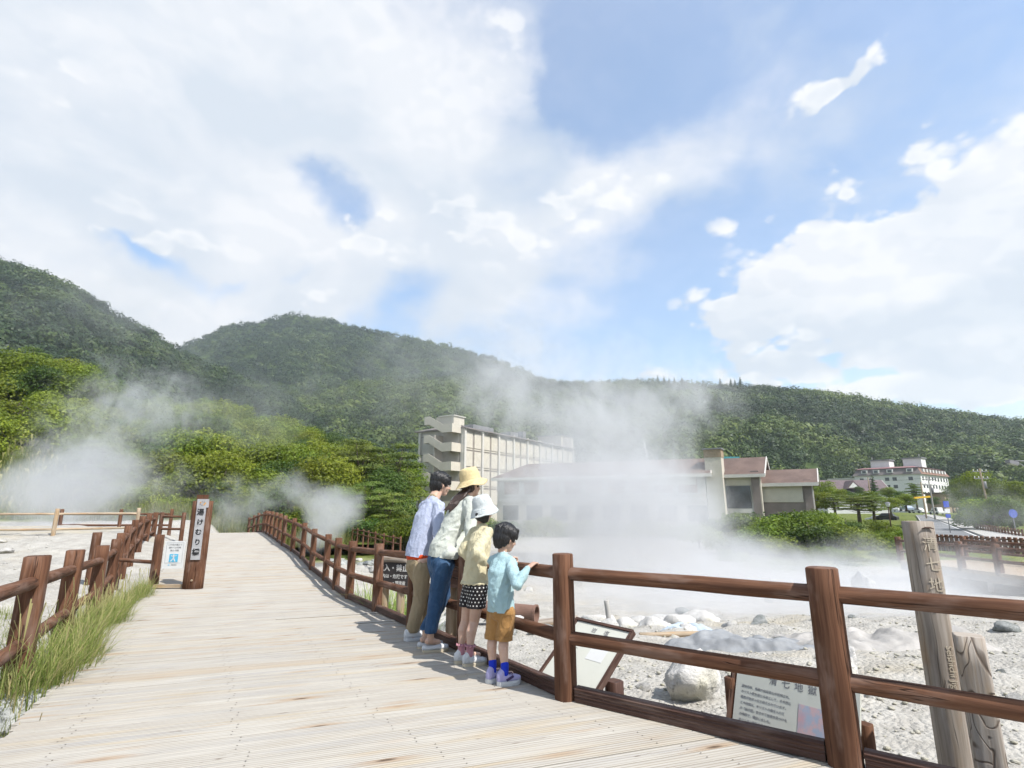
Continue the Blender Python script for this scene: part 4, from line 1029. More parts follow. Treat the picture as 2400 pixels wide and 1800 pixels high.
# chimney
QC = Local((29.3, 75.0, 0), e2); QC.box(-2.4, -.2, -.6, 1.4, -3, 7.9).build('chimney', 'cream_wall', b2)
QC.box(-2.45, -.15, -.65, 1.45, 7.902, 9.0).build('chimney_top', 'brick_wall', b2); QC.box(-2.6, 0, -.8, 1.6, 9.002, 9.18).build('chimney_cap', 'grey_metal', b2)
# middle wing
QB = hall(b2, (28.9, 76.6, 0), e2, 5.3, 7.0, -3, 6.0, 8.1)
QB.box(.1, 4.3, -.10, -.002, 4.1, 5.9).build('wall_panel', 'cream_wall', b2)
QB.box(.9, 4.1, -.06, -.002, 1.0, 4.0).build('window', 'window_glass', b2)
QB.box(4.35, 5.36, -.35, -.002, -1, 5.98).build('pier', 'mauve_frame', b2)
QB.box(0, 4.3, -.3, -.002, .4, .95).build('ledge', 'pale_trim', b2)
QB.box(5.302, 5.5, -.3, .5, -3, 5.6).build('pier', 'cream_wall', b2)
# right wing
QW = hall(b2, (33.75, 75.4, 0), e2, 6.6, 6.0, -1.5, 4.72, 6.3, wall='mauve_frame')
QW.box(.25, 5.5, -.12, -.002, 1.8, 4.15).build('wall_panel', 'cream_wall', b2)
QW.box(5.7, 6.62, -.16, -.002, -1, 4.70).build('pier', 'mauve_frame', b2)
QW.box(6.602, 6.66, 1.2, 2.4, 1.6, 3.6).build('window', 'window_glass', b2)
QW.box(6.602, 6.75, -.1, .3, -1, 4.5).build('pier', 'pale_trim', b2)
m_ = MB(); p = at(1520, 1085, 92); p2 = at(1508, 1032, 92); m_.tube([p, p2], .09, 5)
tag(m_.build('antenna_mast', 'white_wall'), 'thin white mast standing above the roof of the low building', 'mast')
plain('teal_roof', (.05, .22, .25), .6)
m_ = MB(); p = at(1702, 1078, 100); m_.box(p, (4, 2.5, 1.0)); tag(m_.build('small_roof', 'teal_roof'), 'sliver of a teal roof behind the chimney', 'roof')

# ---- the white hotel on the right
b3 = thing('hotel_building', 'white hotel with a mansard roof below the right hill', 'building', (165, 220, 0))
e3 = Vector((29, 25, 0)).normalized(); f3 = Vector((e3.y, -e3.x, 0))
ef = Vector((13.5, -17.0, 0)).normalized()
QS = Local((165, 220, 0), ef[:2])      # facade from the left end to the near corner is x<0
Lf = 24.0; Ls = 38.0; zB, zM, zT = -1.5, 14.1, 17.3
QS.box(-Lf, 0, 0, Ls, zB, zM).build('wall', 'white_wall', b3)
def mans(Q, x0, x1, y0, y1, z0, z1, ov, ins, name, m):
    pts = [(x0-ov, y0-ov, z0), (x1+ov, y0-ov, z0), (x1+ov, y1+ov, z0), (x0-ov, y1+ov, z0), (x0+ins, y0+ins, z1), (x1-ins, y0+ins, z1), (x1-ins, y1-ins, z1), (x0+ins, y1-ins, z1)]
    return Q.poly(pts, [(3, 2, 1, 0), (0, 1, 5, 4), (1, 2, 6, 5), (2, 3, 7, 6), (3, 0, 4, 7), (4, 5, 6, 7)]).build(name, m, b3)
mans(QS, -Lf, 0, 0, Ls, zM+.002, zT-.4, .6, .9, 'mansard_roof', 'dark_roof')
mans(QS, -Lf+.3, -.3, .3, Ls-.3, zT-.398, zT+.25, .0, 2.5, 'roof', 'red_roof')
QS.poly([(.63, -.63, zM), (.63, Ls+.6, zM), (-.87, Ls-.9, zT-.4), (-.87, .87, zT-.4), (.66, -.63, zM), (.66, Ls+.6, zM), (-.84, Ls-.9, zT-.4), (-.84, .87, zT-.4)], [(4, 5, 6, 7), (0, 1, 5, 4), (3, 2, 1, 0), (1, 2, 6, 5), (0, 4, 7, 3), (2, 3, 7, 6)]).build('mansard_tiles', 'rust_roof', b3)
for fl in range(4):
    z = zM-2.4-fl*3.1
    for k in range(9):
        y = 2.0+k*4.1
        w = QS.box(.002, .06, y, y+1.7, z, z+1.5).build('window', 'window_glass', b3)
    for x in (-22, -18.5, -12.5, -9.8, -4.2):
        QS.box(x, x+1.5, -.06, -.002, z, z+1.4).build('window', 'window_glass', b3)
for x in (-21, -16.5, -11.5, -4.5):
    QS.box(x, x+2.2, -.35, 1.2, zM+.9, zM+2.3).build('dormer', 'white_wall', b3)
    QS.box(x+.4, x+1.8, -.40, -.352, zM+1.1, zM+2.1).build('dormer_window', 'window_glass', b3)
for k in range(8): QS.box(-.6, .55, 3+k*4.2, 4.3+k*4.2, zM+.9, zM+2.2).build('dormer', 'white_wall', b3)
for (x, y, w_, d_, z1_) in ((-19, 6, 7, 6, 20.6), (-7.5, 8, 6.5, 6, 20.9)):
    QS.box(x, x+w_, y, y+d_, zT, z1_).build('roof_house', 'white_wall', b3)
    QS.box(x-.4, x+w_+.4, y-.4, y+d_+.4, z1_+.002, z1_+.5).build('roof_house_cap', 'grey_metal', b3)
for (x, y, z) in ((-18.5, 7, 22.5), (-2, 10, 22.8)):
    QS.mb.tube([QS.P(x, y, 20), QS.P(x, y, z)], .12, 5); QS.build('antenna', 'grey_metal', b3)
QS.box(-36, -Lf-.002, 3, 22, zB, zM-1.0).build('annex', 'white_wall', b3)
QS.box(-36.3, -Lf+.3, 2.7, 22.3, zM-.998, zM-.5).build('annex_roof', 'pale_trim', b3)
for x in (-33, -29.5): QS.box(x, x+1.6, 2.94, 2.998, zM-4, zM-2.6).build('window', 'window_glass', b3)
# purple gabled house
b4 = thing('gabled_house', 'small house with a purple-brown roof and white dormer before the white hotel', 'house', at(1985, 1160, 190))
p0 = at(1935, 1150, 190); p0.z = 0
Q4 = hall(b4, (p0.x, p0.y, 0), (1, -.15), 20, 11, -1.5, 6.6, 10.4, roof='purple_roof', wall='white_wall')
Q4.poly([(6, -1.6, 7.2), (11, -1.6, 7.2), (8.5, -1.6, 10.0), (6, 4, 7.2), (11, 4, 7.2), (8.5, 4, 10.0)], [(0, 1, 2), (0, 2, 5, 3), (1, 4, 5, 2), (3, 5, 4)]).build('dormer', 'purple_roof', b4)
Q4.poly([(6.9, -1.62, 7.5), (10.1, -1.62, 7.5), (8.5, -1.62, 9.3)], [(0, 1, 2)]).build('dormer_window', 'white_wall', b4)
p0 = at(2215, 1175, 150)
b5 = thing('brick_house', 'low reddish building beyond the top of the road', 'building', p0); Q5 = Local(p0, (1, .1)); Q5.box(0, 12, 0, 6, -3, 2.0).build('wall', 'brick_wall', b5); Q5.box(-.5, 12.5, -.5, 6.5, 2.002, 2.4).build('roof', 'brown_roof', b5)

# ---- road, pavement, marks
def strip(name, pts, m, z, label=None):
    V = [(x, y, z) for x, y in pts]; n = len(V)//2
    mb = MB(); mb.add(V, [(i, i+1, 2*n-2-i, 2*n-1-i) for i in range(n-1)]); o = mb.build(name, m); struct(o, label); return o
RZ = -.86
rl = [on_z(px, py, RZ) for px, py in ((2150, 1268), (2155, 1240), (2156, 1222), (2150, 1212), (2146, 1207))]
rr2 = [on_z(px, py, RZ) for px, py in ((2345, 1275), (2262, 1243), (2205, 1222), (2178, 1212), (2163, 1207))]
rr3 = [on_z(px, py, RZ) for px, py in ((2490, 1270), (2320, 1240), (2235, 1218), (2196, 1209.5), (2175, 1206.5))]
def stripz(name, A_, B_, m, z, label=None):
    mb = MB(); n = len(A_)
    V = [(p.x, p.y, z) for p in A_]+[(p.x, p.y, z) for p in B_]
    mb.add(V, [(i, n+i, n+i+1, i+1) for i in range(n-1)]); o = mb.build(name, m); struct(o, label); return o
stripz('road', rl, rr2, 'asphalt', RZ, 'grey asphalt road climbing away to the right')
mb = MB()
for i in range(4):
    mb.add([(rr2[i].x, rr2[i].y, RZ-.3), (rr3[i].x, rr3[i].y, RZ-.3), (rr3[i+1].x, rr3[i+1].y, RZ-.3), (rr2[i+1].x, rr2[i+1].y, RZ-.3), (rr2[i].x, rr2[i].y, RZ+.13), (rr3[i].x, rr3[i].y, RZ+.13), (rr3[i+1].x, rr3[i+1].y, RZ+.13), (rr2[i+1].x, rr2[i+1].y, RZ+.13)],
           [(4, 5, 6, 7), (0, 4, 7, 3), (1, 2, 6, 5), (0, 1, 5, 4), (3, 7, 6, 2)])
struct(mb.build('pavement', 'concrete'), 'pale pavement beside the road')
plain('road_paint', (.62, .62, .60), .7)
la = [p.lerp(q, .93) for p, q in zip(rl, rr2)]; lb = [p.lerp(q, .965) for p, q in zip(rl, rr2)]
stripz('road_line', la, lb, 'road_paint', RZ+.004, 'white line along the right side of the road')
la = [p.lerp(q, .03) for p, q in zip(rl, rr2)]; lb = [p.lerp(q, .055) for p, q in zip(rl, rr2)]
stripz('road_line', la, lb, 'road_paint', RZ+.004, 'white line along the left side of the road')

# ---- cars
def car(label, px, py, Y, rot, col, kind='car', L=4.2):
    key = 'car_paint_%d' % len(MATS)
    plain(key, col, .3, .03, 1, spec=.6)
    o = at(px, py, Y); root = thing('parked_car', label, 'car', o, 'cars at the top of the road')
    M = Matrix.Rotation(rot, 3, 'Z'); W2 = .84
    def P(x, y, z): return o+M@Vector((x, y, z))
    hs = 1.45 if kind == 'car' else 1.9
    prof = [(-L/2, .35), (-L/2, .85), (-L/2+.35, .95 if kind == 'car' else 1.0), (-L/2+.5, hs-.1 if kind == 'van' else 1.0), (-L*.28, hs), (L*.12, hs), (L*.27, .98), (L/2-.1, .85), (L/2, .6), (L/2, .35)]
    n = len(prof); mb = MB()
    vs = [P(x, -W2*(1 if z < 1 else .86), z) for x, z in prof]+[P(x, W2*(1 if z < 1 else .86), z) for x, z in prof]
    fs = [(i, (i+1) % n, n+(i+1) % n, n+i) for i in range(n)]+[tuple(range(n))[::-1], tuple(range(n, 2*n))]
    mb.add(vs, fs).build('body', key, root)
    mb = MB()
    for sgn in (-1, 1):
        mb.add([P(-L*.32, sgn*(W2*.97), 1.0), P(L*.2, sgn*(W2*.97), 1.0), P(L*.1, sgn*W2*.88, hs-.12), P(-L*.27, sgn*W2*.88, hs-.12)], [(0, 1, 2, 3)])
    mb.add([P(L*.262, -.7, 1.02), P(L*.262, .7, 1.02), P(L*.14, .62, hs-.06), P(L*.14, -.62, hs-.06)], [(0, 1, 2, 3)])
    mb.build('window', 'window_glass', root)
    for x in (-L*.3, L*.3):
        for sgn in (-1, 1):
            MB().log(P(x, sgn*W2*.8, .33), P(x, sgn*(W2+.03), .33), .33, segs=14, rings=2, wob=0, cap=0).build('wheel', 'tyre', root)
    return root
plain('tyre', (.02, .02, .02), .8)
car('white car at the top of the road between the pines and the pole', 2148, 1203, 150, 1.9, (.6, .6, .6))
car('silver car parked left of the street lamp above the thicket', 2056, 1226, 105, 2.6, (.4, .42, .45), L=3.9)
car('black car parked right of the silver car, beside the street lamp', 2078, 1222, 100, 2.3, (.02, .02, .025), L=3.6)
car('small white van at the foot of the tall utility pole', 2196, 1206, 150, 1.6, (.6, .6, .6), 'van', 3.6)
car('blue-grey car under the dark pine by the white hotel', 2126, 1198, 150, 1.4, (.25, .3, .38))
car('white car farthest along the car park', 2110, 1199, 165, .4, (.62, .62, .62))
car('black motorbike-sized car at the pavement edge under the roadside trees', 2275, 1240, 85, 2.0, (.03, .03, .03), L=2.6)

# ---- poles, lamps, wires
def pole(label, px, pyb, pyt, Y, arms=2, r_=.14, wires=True, m='concrete', lean=0):
    b_ = at(px, pyb, Y); t_ = at(px, pyt, Y); t_.x = b_.x+lean; root = thing('utility_pole', label, 'utility pole', b_)
    MB().log(b_-Vector((0, 0, .8)), t_, r_, r_*.65, segs=10, rings=4, wob=0).build('pole', m, root)
    for k in range(arms):
        c = t_-Vector((0, 0, .4+.9*k)); MB().box(c, (2.0, .1, .1)).build('crossarm', 'grey_metal', root)
        for q in (-.85, -.3, .3, .85): MB().log(c+Vector((q, 0, .05)), c+Vector((q, 0, .28)), .06, .045, segs=8, rings=2).build('insulator', 'white_wall', root)
    if arms > 1: MB().log(t_+Vector((.3, 0, -2.6)), t_+Vector((.3, 0, -1.7)), .22, segs=12, rings=2, wob=0).build('transformer', 'grey_metal', root)
    return t_
T1 = pole('tall concrete utility pole beside the small white van', 2190, 1206, 1118, 88)
T2 = pole('wooden utility pole among the roadside trees on the right', 2325, 1225, 1098, 72, m='pale_wood', lean=-.3)
T3 = pole('wooden utility pole by the purple-roofed house', 2042, 1175, 1118, 120, arms=1, m='pale_wood')
T4 = pole('thin pole at the far end of the road left of the reddish building', 2243, 1195, 1135, 120, arms=1)
T5 = pole('brown utility pole left of the tall concrete pole', 2170, 1205, 1130, 100, arms=1, m='pale_wood')
mb = MB()
def wire(p, q, sag=.6):
    return [p.lerp(q, i/12)-Vector((0, 0, sag*4*(i/12)*(1-i/12))) for i in range(13)]
for p, q in ((T1, T3), (T1, T2), (T1+Vector((.6, 0, 0)), T4), (T2, Vector((62, 50, 14))), (T2+Vector((.8, 0, -.4)), Vector((63, 50, 13.2)))):
    m_ = MB(); m_.tube(wire(p, q), .018, 3); tag(m_.build('power_line', 'tyre'), 'thin black wire strung between the utility poles', 'wire', 'wires between the poles')
def lamp(label, px, pyb, pyt, Y):
    b_ = at(px, pyb, Y); t_ = at(px, pyt, Y); t_.x = b_.x; root = thing('street_lamp', label, 'street lamp', b_)
    MB().log(b_-Vector((0, 0, .5)), t_, .06, .045, segs=8, rings=2, wob=0).build('pole', 'dark_wood', root)
    MB().log(t_, t_+Vector((0, 0, .35)), .10, .22, segs=10, rings=2, wob=0).build('lamp_head', 'white_wall', root)
    MB().log(t_+Vector((0, 0, .352)), t_+Vector((0, 0, .45)), .28, .06, segs=10, rings=1, wob=0).build('lamp_cap', 'grey_metal', root)
lamp('slim street lamp rising from the thicket beside the pine', 2088, 1232, 1188, 52)
# floodlight reaching in at the right edge
tp = at(2372, 1084, 30); root = thing('floodlight', 'grey floodlight on a bracket at the right edge, above the roadside trees', 'lamp', (tp.x+3.5, tp.y+1, -1))
MB().log((tp.x+3.5, tp.y+1, -1.4), (tp.x+3.5, tp.y+1, tp.z+1), .09, .07, segs=8, rings=2, wob=0).build('pole', 'grey_metal', root)
MB().tube([Vector((tp.x+3.5, tp.y+1, tp.z+.1)), Vector((tp.x+.3, tp.y+.1, tp.z+.1))], .035, 6).build('bracket', 'grey_metal', root)
MB().tube([Vector((tp.x+3.5, tp.y+1, tp.z-1.6)), Vector((tp.x+.5, tp.y+.1, tp.z-.05))], .025, 6).build('brace', 'grey_metal', root)
MB().box(tp, (.50, .3, .18), Matrix.Rotation(.25, 3, 'Y')).build('lamp_head', 'grey_metal', root)
MB().box(tp-Vector((0, 0, .11)), (.42, .24, .03), Matrix.Rotation(.25, 3, 'Y')).build('lamp_glass', 'white_wall', root)
# blue road sign
b_ = at(2228, 1250, 46); root = thing('road_sign', 'blue and white post sign by the road above the bridge railing', 'sign', b_)
plain('sign_blue', (.05, .09, .42), .5); plain('sign_white', (.62, .63, .64), .5); plain('sign_yellow', (.6, .38, .03), .5)
MB().log(b_-Vector((0, 0, .6)), b_+Vector((0, 0, 2.4)), .04, segs=8, rings=2, wob=0).build('pole', 'grey_metal', root)
MB().box(b_+Vector((0, -.06, 2.35)), (.45, .04, .5)).build('sign_plate', 'sign_blue', root); MB().box(b_+Vector((0, -.06, 1.80)), (.42, .04, .35)).build('sign_plate', 'sign_white', root); MB().box(b_+Vector((0, -.06, 1.4)), (.40, .04, .3)).build('sign_plate', 'sign_blue', root)
b_ = at(2385, 1265, 44); root = thing('road_sign', 'round dark-rimmed road sign at the right edge beside the trees', 'sign', b_)
MB().log(b_-Vector((0, 0, .6)), b_+Vector((0, 0, 2.2)), .04, segs=8, rings=2, wob=0).build('pole', 'grey_metal', root)
MB().log(b_+Vector((0, -.08, 2.0)), b_+Vector((0, -.04, 2.0)), .33, segs=20, rings=1, wob=0, cap=0).build('sign_plate', 'sign_blue', root)
# yellow crossbar
pa, pb = at(2142, 1167, 96), at(2180, 1164, 96); m_ = MB(); m_.beam(pa, pb, .3, .3); tag(m_.build('height_bar', 'sign_yellow'), 'yellow height bar across the car park entry', 'barrier')

# ---- second boardwalk bridge on the right
BR0 = Vector(tuple(on_z(2110, 1300, -.72)[:2])+(0,)); BR1 = Vector(tuple(on_z(2640, 1360, -.72)[:2])+(0,))
bz = -.95
dB = (BR1-BR0).normalized(); nB = Vector((-dB.y, dB.x, 0)); LBr = (BR1-BR0).length
QQ = Local((BR0.x, BR0.y, 0), dB[:2])
br = thing('boardwalk_bridge', 'second boardwalk on posts crossing the field at the right', 'bridge', BR0)
QQ.box(0, LBr, -.1, 3.0, bz-.12, bz).build('deck', 'pale_wood', br)
QQ.box(0, LBr, -.05, .1, bz-.36, bz-.122).build('beam', 'grey_wood', br)
k = 0
while k < LBr:
    pt = QQ.P(k+.6, .1, 0); MB().log((pt.x, pt.y, -2.6), (pt.x, pt.y, bz-.122), .08, segs=8, rings=2).build('pile', 'grey_wood', br); k += 1.6
def brz(x, y): return bz
pts = [tuple(QQ.P(x, .0, 0)[:2]) for x in np.arange(0, LBr, 1.45)]
railing('wooden_railing', 'near brown railing of the second boardwalk at the right', pts, brz, pr=.10, rr=.055, toe=False, rails=(.80, .38), h=.95, ext=.1, sq=5, seedo=200)
pts = [tuple(QQ.P(x, 2.9, 0)[:2]) for x in np.arange(0, LBr, 1.45)]
railing('wooden_railing', 'far brown railing of the second boardwalk at the right', pts, brz, pr=.09, rr=.05, toe=False, rails=(.80, .38), h=.95, ext=.1, sq=5, seedo=230)
fa, fb = on_z(2165, 1268, RZ+.1), on_z(2500, 1285, RZ+.1)
pts = [tuple(fa.lerp(fb, i/26)[:2]) for i in range(27)]
railing('road_fence', 'close-set brown picket fence between the road and the second boardwalk', pts, lambda x, y: RZ-.1, cat='fence', pr=.08, rr=.045, toe=False, rails=(.5, .22), h=.62, ext=.3, sq=5, seedo=260)
fa, fb = at(2288, 1236, 50), at(2400, 1268, 38)
pts = [tuple(fa.lerp(fb, i/16)[:2]) for i in range(17)]
railing('road_fence', 'low brown fence along the pavement under the roadside trees', pts, lambda x, y: RZ, cat='fence', pr=.06, rr=.04, toe=False, rails=(.45, .2), h=.6, ext=.3, sq=5, seedo=290)
# ================================================================== rocks
def rock_mesh(size, seed, sub=4, flat=.75, cuts=11, rough=.20):
    bm = bmesh.new(); bmesh.ops.create_icosphere(bm, subdivisions=sub, radius=1.0)
    r = random.Random(seed)
    pl = [(Vector((r.gauss(0, 1), r.gauss(0, 1), r.gauss(0, .8))).normalized(), r.uniform(.58, .88)) for _ in range(cuts)]
    off = Vector((seed*3.7, seed*1.3, 0))
    for v in bm.verts:
        p = v.co.copy()
        for n, d in pl:
            q = p.dot(n)
            if q > d: p -= n*(q-d)*.97
        p *= 1+rough*noise.fractal(p*1.6+off, 1.0, 2.0, 4)+rough*.45*noise.fractal(p*5+off, 1.0, 2.0, 3)
        p.z *= flat; v.co = Vector((p.x*size[0], p.y*size[1], p.z*size[2]))
    me = bpy.data.meshes.new('rock'); bm.to_mesh(me); bm.free()
    me.polygons.foreach_set('use_smooth', np.ones(len(me.polygons), bool)); return me
def rock(name, label, loc, size, seed, m='white_rock', rot=0, sub=4, group=None, **k):
    me = rock_mesh(size, seed, sub, **k); me.materials.append(MATS[m]); o = link(name, me); o.location = loc; o.rotation_euler = (0, 0, rot)
    return tag(o, label, 'rock', group)
p = on_z(1608, 1640, -.50); rock('boulder', 'large white sulphur-stained boulder between the two information boards', (p.x+.03, p.y, -.34), (.29, .27, .34), 21, flat=.9, cuts=16, rough=.16)
p = on_z(2003, 1655, -.50); rock('boulder', 'tall pale pointed rock just right of the thick nearest post', (p.x+.02, p.y+.15, -.30), (.17, .16, .36), 5, flat=1.0)
p = on_z(2072, 1655, -.50); rock('boulder', 'small squarish white stone right of the tall pale rock', (p.x, p.y+.1, -.44), (.09, .08, .10), 6)
p = on_z(2030, 1390, -1.2); rock('boulder', 'pale rock stack standing in the steam field left of the carved post', (p.x, p.y, -1.25), (.35, .3, .75), 8, flat=1)
p = on_z(2095, 1400, -1.2); rock('boulder', 'low pale rock ridge beside the rock stack in the steam', (p.x, p.y, -1.45), (1.1, .6, .5), 9)
for k, (px, py, s, sd_) in enumerate([(1385, 1440, .38, 11), (1350, 1430, .3, 12), (1465, 1425, .32, 13), (1535, 1430, .42, 14), (1500, 1405, .4, 15), (1590, 1425, .4, 16), (1610, 1470, .22, 17), (1400, 1400, .5, 18), (1640, 1410, .5, 19), (1570, 1400, .55, 20)]):
    p = on_z(px, py, -.95); rock('rock', 'one of the broken pale rocks heaped in the steam beyond the railing', (p.x, p.y, float(ground_z(p.x, p.y))-s*.08), (s, s*.8, s*.8), sd_, sub=3, group='rocks heaped in the steam')
protos = []
for i in range(7):
    me = rock_mesh((1, .85, .8), 100+i, 3, rough=.18); me.materials.append(MATS['white_rock' if i % 3 else 'grey_rock']); protos.append(me)
r = random.Random(77)
def scatter_rocks(n, region, smin, smax, label, group, power=2.5):
    for i in range(n):
        x, y = region()
        if eL(s_of(x, y))-.3 < a_of(x, y) < eR(s_of(x, y))+.25 and s_of(x, y) < 32: continue
        s = smin+(smax-smin)*r.random()**power
        if x > 0 and y < 8.5: s = min(s, .085)
        o = link('rock', protos[r.randrange(7)]); o.location = (x, y, float(ground_z(x, y))+s*.12); o.scale = (s, s, s*r.uniform(.6, 1)); o.rotation_euler = (r.uniform(-.3, .3), r.uniform(-.3, .3), r.uniform(0, 6.28))
        tag(o, label, 'rock', group)
def reg_right():
    y = 5+25*r.random()**1.3; return (r.uniform(-.12, .95)*y*(.9)+.3, y)
scatter_rocks(60, reg_right, .05, .34, 'pale stone scattered over the volcanic field right of the railing', 'stones on the right field')
def reg_left():
    y = 4.5+12*r.random(); return (-.95*y*r.uniform(.93, 1.15)-.2, y)
scatter_rocks(50, reg_left, .05, .3, 'pale stone lying on the ground left of the left railing', 'stones left of the railing')
def reg_mid():
    s_ = r.uniform(9, 19); a = eR(s_)+r.uniform(.6, 4.5); p = PD*a+PN*s_; return p.x, p.y
scatter_rocks(75, reg_mid, .08, .45, 'pale stone in the stream bed right of the far railing posts', 'stones of the stream bed', 1.8)
def reg_far():
    return (r.uniform(-14, -3)+0, r.uniform(26, 33))
scatter_rocks(45, reg_far, .15, .6, 'pale rock beyond the crest of the boardwalk', 'rocks beyond the crest')
# gravel: small stones too many to count, merged
base = rock_mesh((1, .9, .7), 55, 1); nv = len(base.vertices); bv = np.empty(nv*3); base.vertices.foreach_get('co', bv); bv = bv.reshape(-1, 3)
bf = np.array([list(q.vertices) for q in base.polygons])
N_ = 5200; g_ = np.random.default_rng(5)
yy = 2.6+13*g_.uniform(0, 1, N_)**1.6; xx = yy*g_.uniform(-.05, 1.05, N_)+.4; side = g_.uniform(0, 1, N_) < .22
xx = np.where(side, -yy*g_.uniform(.88, 1.15, N_)-.1, xx); yy = np.where(side, yy+1.2, yy)
sv = np.array([s_of(a, b) for a, b in zip(xx, yy)]); av = PD.x*xx+PD.y*yy
ok = (av > np.array([eR(q) for q in sv])+.12) | (av < np.array([eL(q) for q in sv])-.25)
xx, yy = xx[ok], yy[ok]; zz = ground_z(xx, yy); sz = .008+.034*g_.uniform(0, 1, len(xx))**3
th = g_.uniform(0, 6.28, len(xx)); c_, s_ = np.cos(th)[:, None], np.sin(th)[:, None]
VX = (bv[None, :, 0]*c_-bv[None, :, 1]*s_)*sz[:, None]+xx[:, None]; VY = (bv[None, :, 0]*s_+bv[None, :, 1]*c_)*sz[:, None]+yy[:, None]; VZ = bv[None, :, 2]*sz[:, None]*.8+zz[:, None]+sz[:, None]*.25
o = npmesh('gravel', np.stack([VX, VY, VZ], -1).reshape(-1, 3), (bf[None]+(np.arange(len(xx))*nv)[:, None, None]).reshape(-1, 3), 'white_rock', smooth=False)
stuff(o, 'small pale stones strewn over the volcanic ground', 'gravel')
# stone kerb at the left corner
for (c, sz_, rt, sd_, lab) in (((-3.62, 4.15, -.19), (.75, .34, .20), R(58), 31, 'rough grey kerb stone under the nearest left post'), ((-3.10, 3.05, -.17), (.80, .34, .20), R(63), 32, 'rough grey kerb stone beside the boardwalk at the lower left corner')):
    rock('kerb_stone', lab, c, sz_, sd_, 'grey_rock', rt, 5, flat=1, cuts=10, rough=.10)

# ================================================================== tarps, pipe, logs
def clothm(name, col):
    def f(t, out):
        p = t.node('ShaderNodeTexCoord').outputs['Object']
        c = t.mix(t.ramp(t.noise(p, 3, 5, .6), .35, .7), [q*.8 for q in col], [q*1.15 for q in col])
        pbr(t, out, c, .6, t.noise(p, 12, 4), .4, .02, .3)
    mat(name, f)
clothm('grey_tarp', (.23, .24, .25)); clothm('pink_tarp', (.34, .325, .305)); clothm('blue_tarp', (.36, .42, .48))
def tarp(name, label, c, L, W_, h, rot, seed, m):
    n1, n2 = 90, 50; V = np.zeros((n2, n1, 3))
    X, Y = np.meshgrid(np.linspace(-L/2, L/2, n1), np.linspace(-W_/2, W_/2, n2))
    for j in range(n2):
        for i in range(n1):
            x, y = X[j, i], Y[j, i]; e = (1-(2*x/L)**4)*(1-(2*y/W_)**2)*(.55+.9*abs(noise.noise(Vector((x*1.3+seed*2, y*.8, seed)))))
            q = noise.ridged_multi_fractal(Vector((x*.9+seed, y*1.6, seed)), .8, 2.1, 4, 1.0, 2.0)*.5
            V[j, i] = (x+.12*noise.noise(Vector((x, y*2, seed+4))), y+.16*noise.noise(Vector((x*1.5, y, seed+9))), h*max(0, e)*(.35+.6*q)+.05*abs(noise.noise(Vector((x*3+y*2, y*5, seed))))+.02*noise.noise(Vector((x*9, y*9, seed))))
    cr_, sr_ = math.cos(rot), math.sin(rot); Vx = V[..., 0]*cr_-V[..., 1]*sr_; Vy = V[..., 0]*sr_+V[..., 1]*cr_
    gz = ground_z(Vx+c[0], Vy+c[1]); V2 = np.stack([Vx, Vy, V[..., 2]+gz-.035], -1).reshape(-1, 3); V2[:, :2] += 0
    ix = np.arange(n1*n2).reshape(n2, n1); Fq = np.stack([ix[:-1, :-1], ix[:-1, 1:], ix[1:, 1:], ix[1:, :-1]], -1).reshape(-1, 4)
    o = npmesh(name, V2, Fq, m, smooth=True); o.location = (c[0], c[1], 0); return tag(o, label, 'tarpaulin')
p = on_z(1770, 1530, -.75); tarp('crumpled_tarp', 'crumpled grey tarpaulin on the ground behind the middle span of the railing', (p.x, p.y+.3), 2.4, 1.0, .36, -.25, 3, 'grey_tarp')
p = on_z(2110, 1535, -.7); tarp('crumpled_tarp', 'beige sheet with a dark fold lying behind the carved post', (p.x, p.y+.6), 3.0, 1.6, .34, -.1, 7, 'pink_tarp')
p = on_z(1612, 1470, -.95); tarp('crumpled_tarp', 'small pale blue sheet in the steam left of the crumpled grey tarpaulin', (p.x, p.y+.2), 1.1, .7, .28, .1, 12, 'blue_tarp')
plain('rust_pipe', (.17, .10, .075), .7, .2, 4, bump=.3)
pc = on_z(1258, 1424, -.85); pc.z = float(ground_z(pc.x, pc.y))+.24
dp = Vector((-.93, .36, .02)).normalized(); mb = MB(); seg = 28
vs = []; fs = []
for (q, rr__) in ((0, .155), (0, .19), (.05, .19), (.051, .172), (1.6, .172), (1.6, .14), (.3, .14)):
    e1_ = Vector((0, 0, 1)); e2_ = dp.cross(e1_).normalized(); e1_ = e2_.cross(dp)
    for j in range(seg): vs.append(pc+dp*q+(e1_*math.cos(6.2832*j/seg)+e2_*math.sin(6.2832*j/seg))*rr__)
ring = [0, 1, 2, 3, 4]
for i in range(4):
    for j in range(seg): fs.append((i*seg+j, i*seg+(j+1) % seg, (i+1)*seg+(j+1) % seg, (i+1)*seg+j))
for j in range(seg): fs.append((j, 6*seg+j, 6*seg+(j+1) % seg, (j+1) % seg))
fs.append(tuple(6*seg+j for j in range(seg)))
mb.add(vs, fs, smooth=False); tag(mb.build('rusty_pipe', 'rust_pipe'), 'rusty brown pipe with an open end lying behind the boy', 'pipe')
for (px, py, L_, rt, lab, rad) in ((1300, 1418, 1.1, .35, 'weathered brown log lying right of the rusty pipe', .10), (1590, 1487, 1.3, -.05, 'thin pinkish timber on the ground before the blue sheet', .05)):
    p = on_z(px, py, -.85); z_ = float(ground_z(p.x, p.y))+rad*.8; d = Vector((math.cos(rt), math.sin(rt), 0))*L_/2; m_ = MB()
    m_.log(Vector((p.x, p.y, z_))-d, Vector((p.x, p.y, z_+.05))+d, rad, rad*.8, wob=.15, seed=px); tag(m_.build('fallen_log', 'grey_wood' if rad > .06 else 'pale_wood'), lab, 'log')
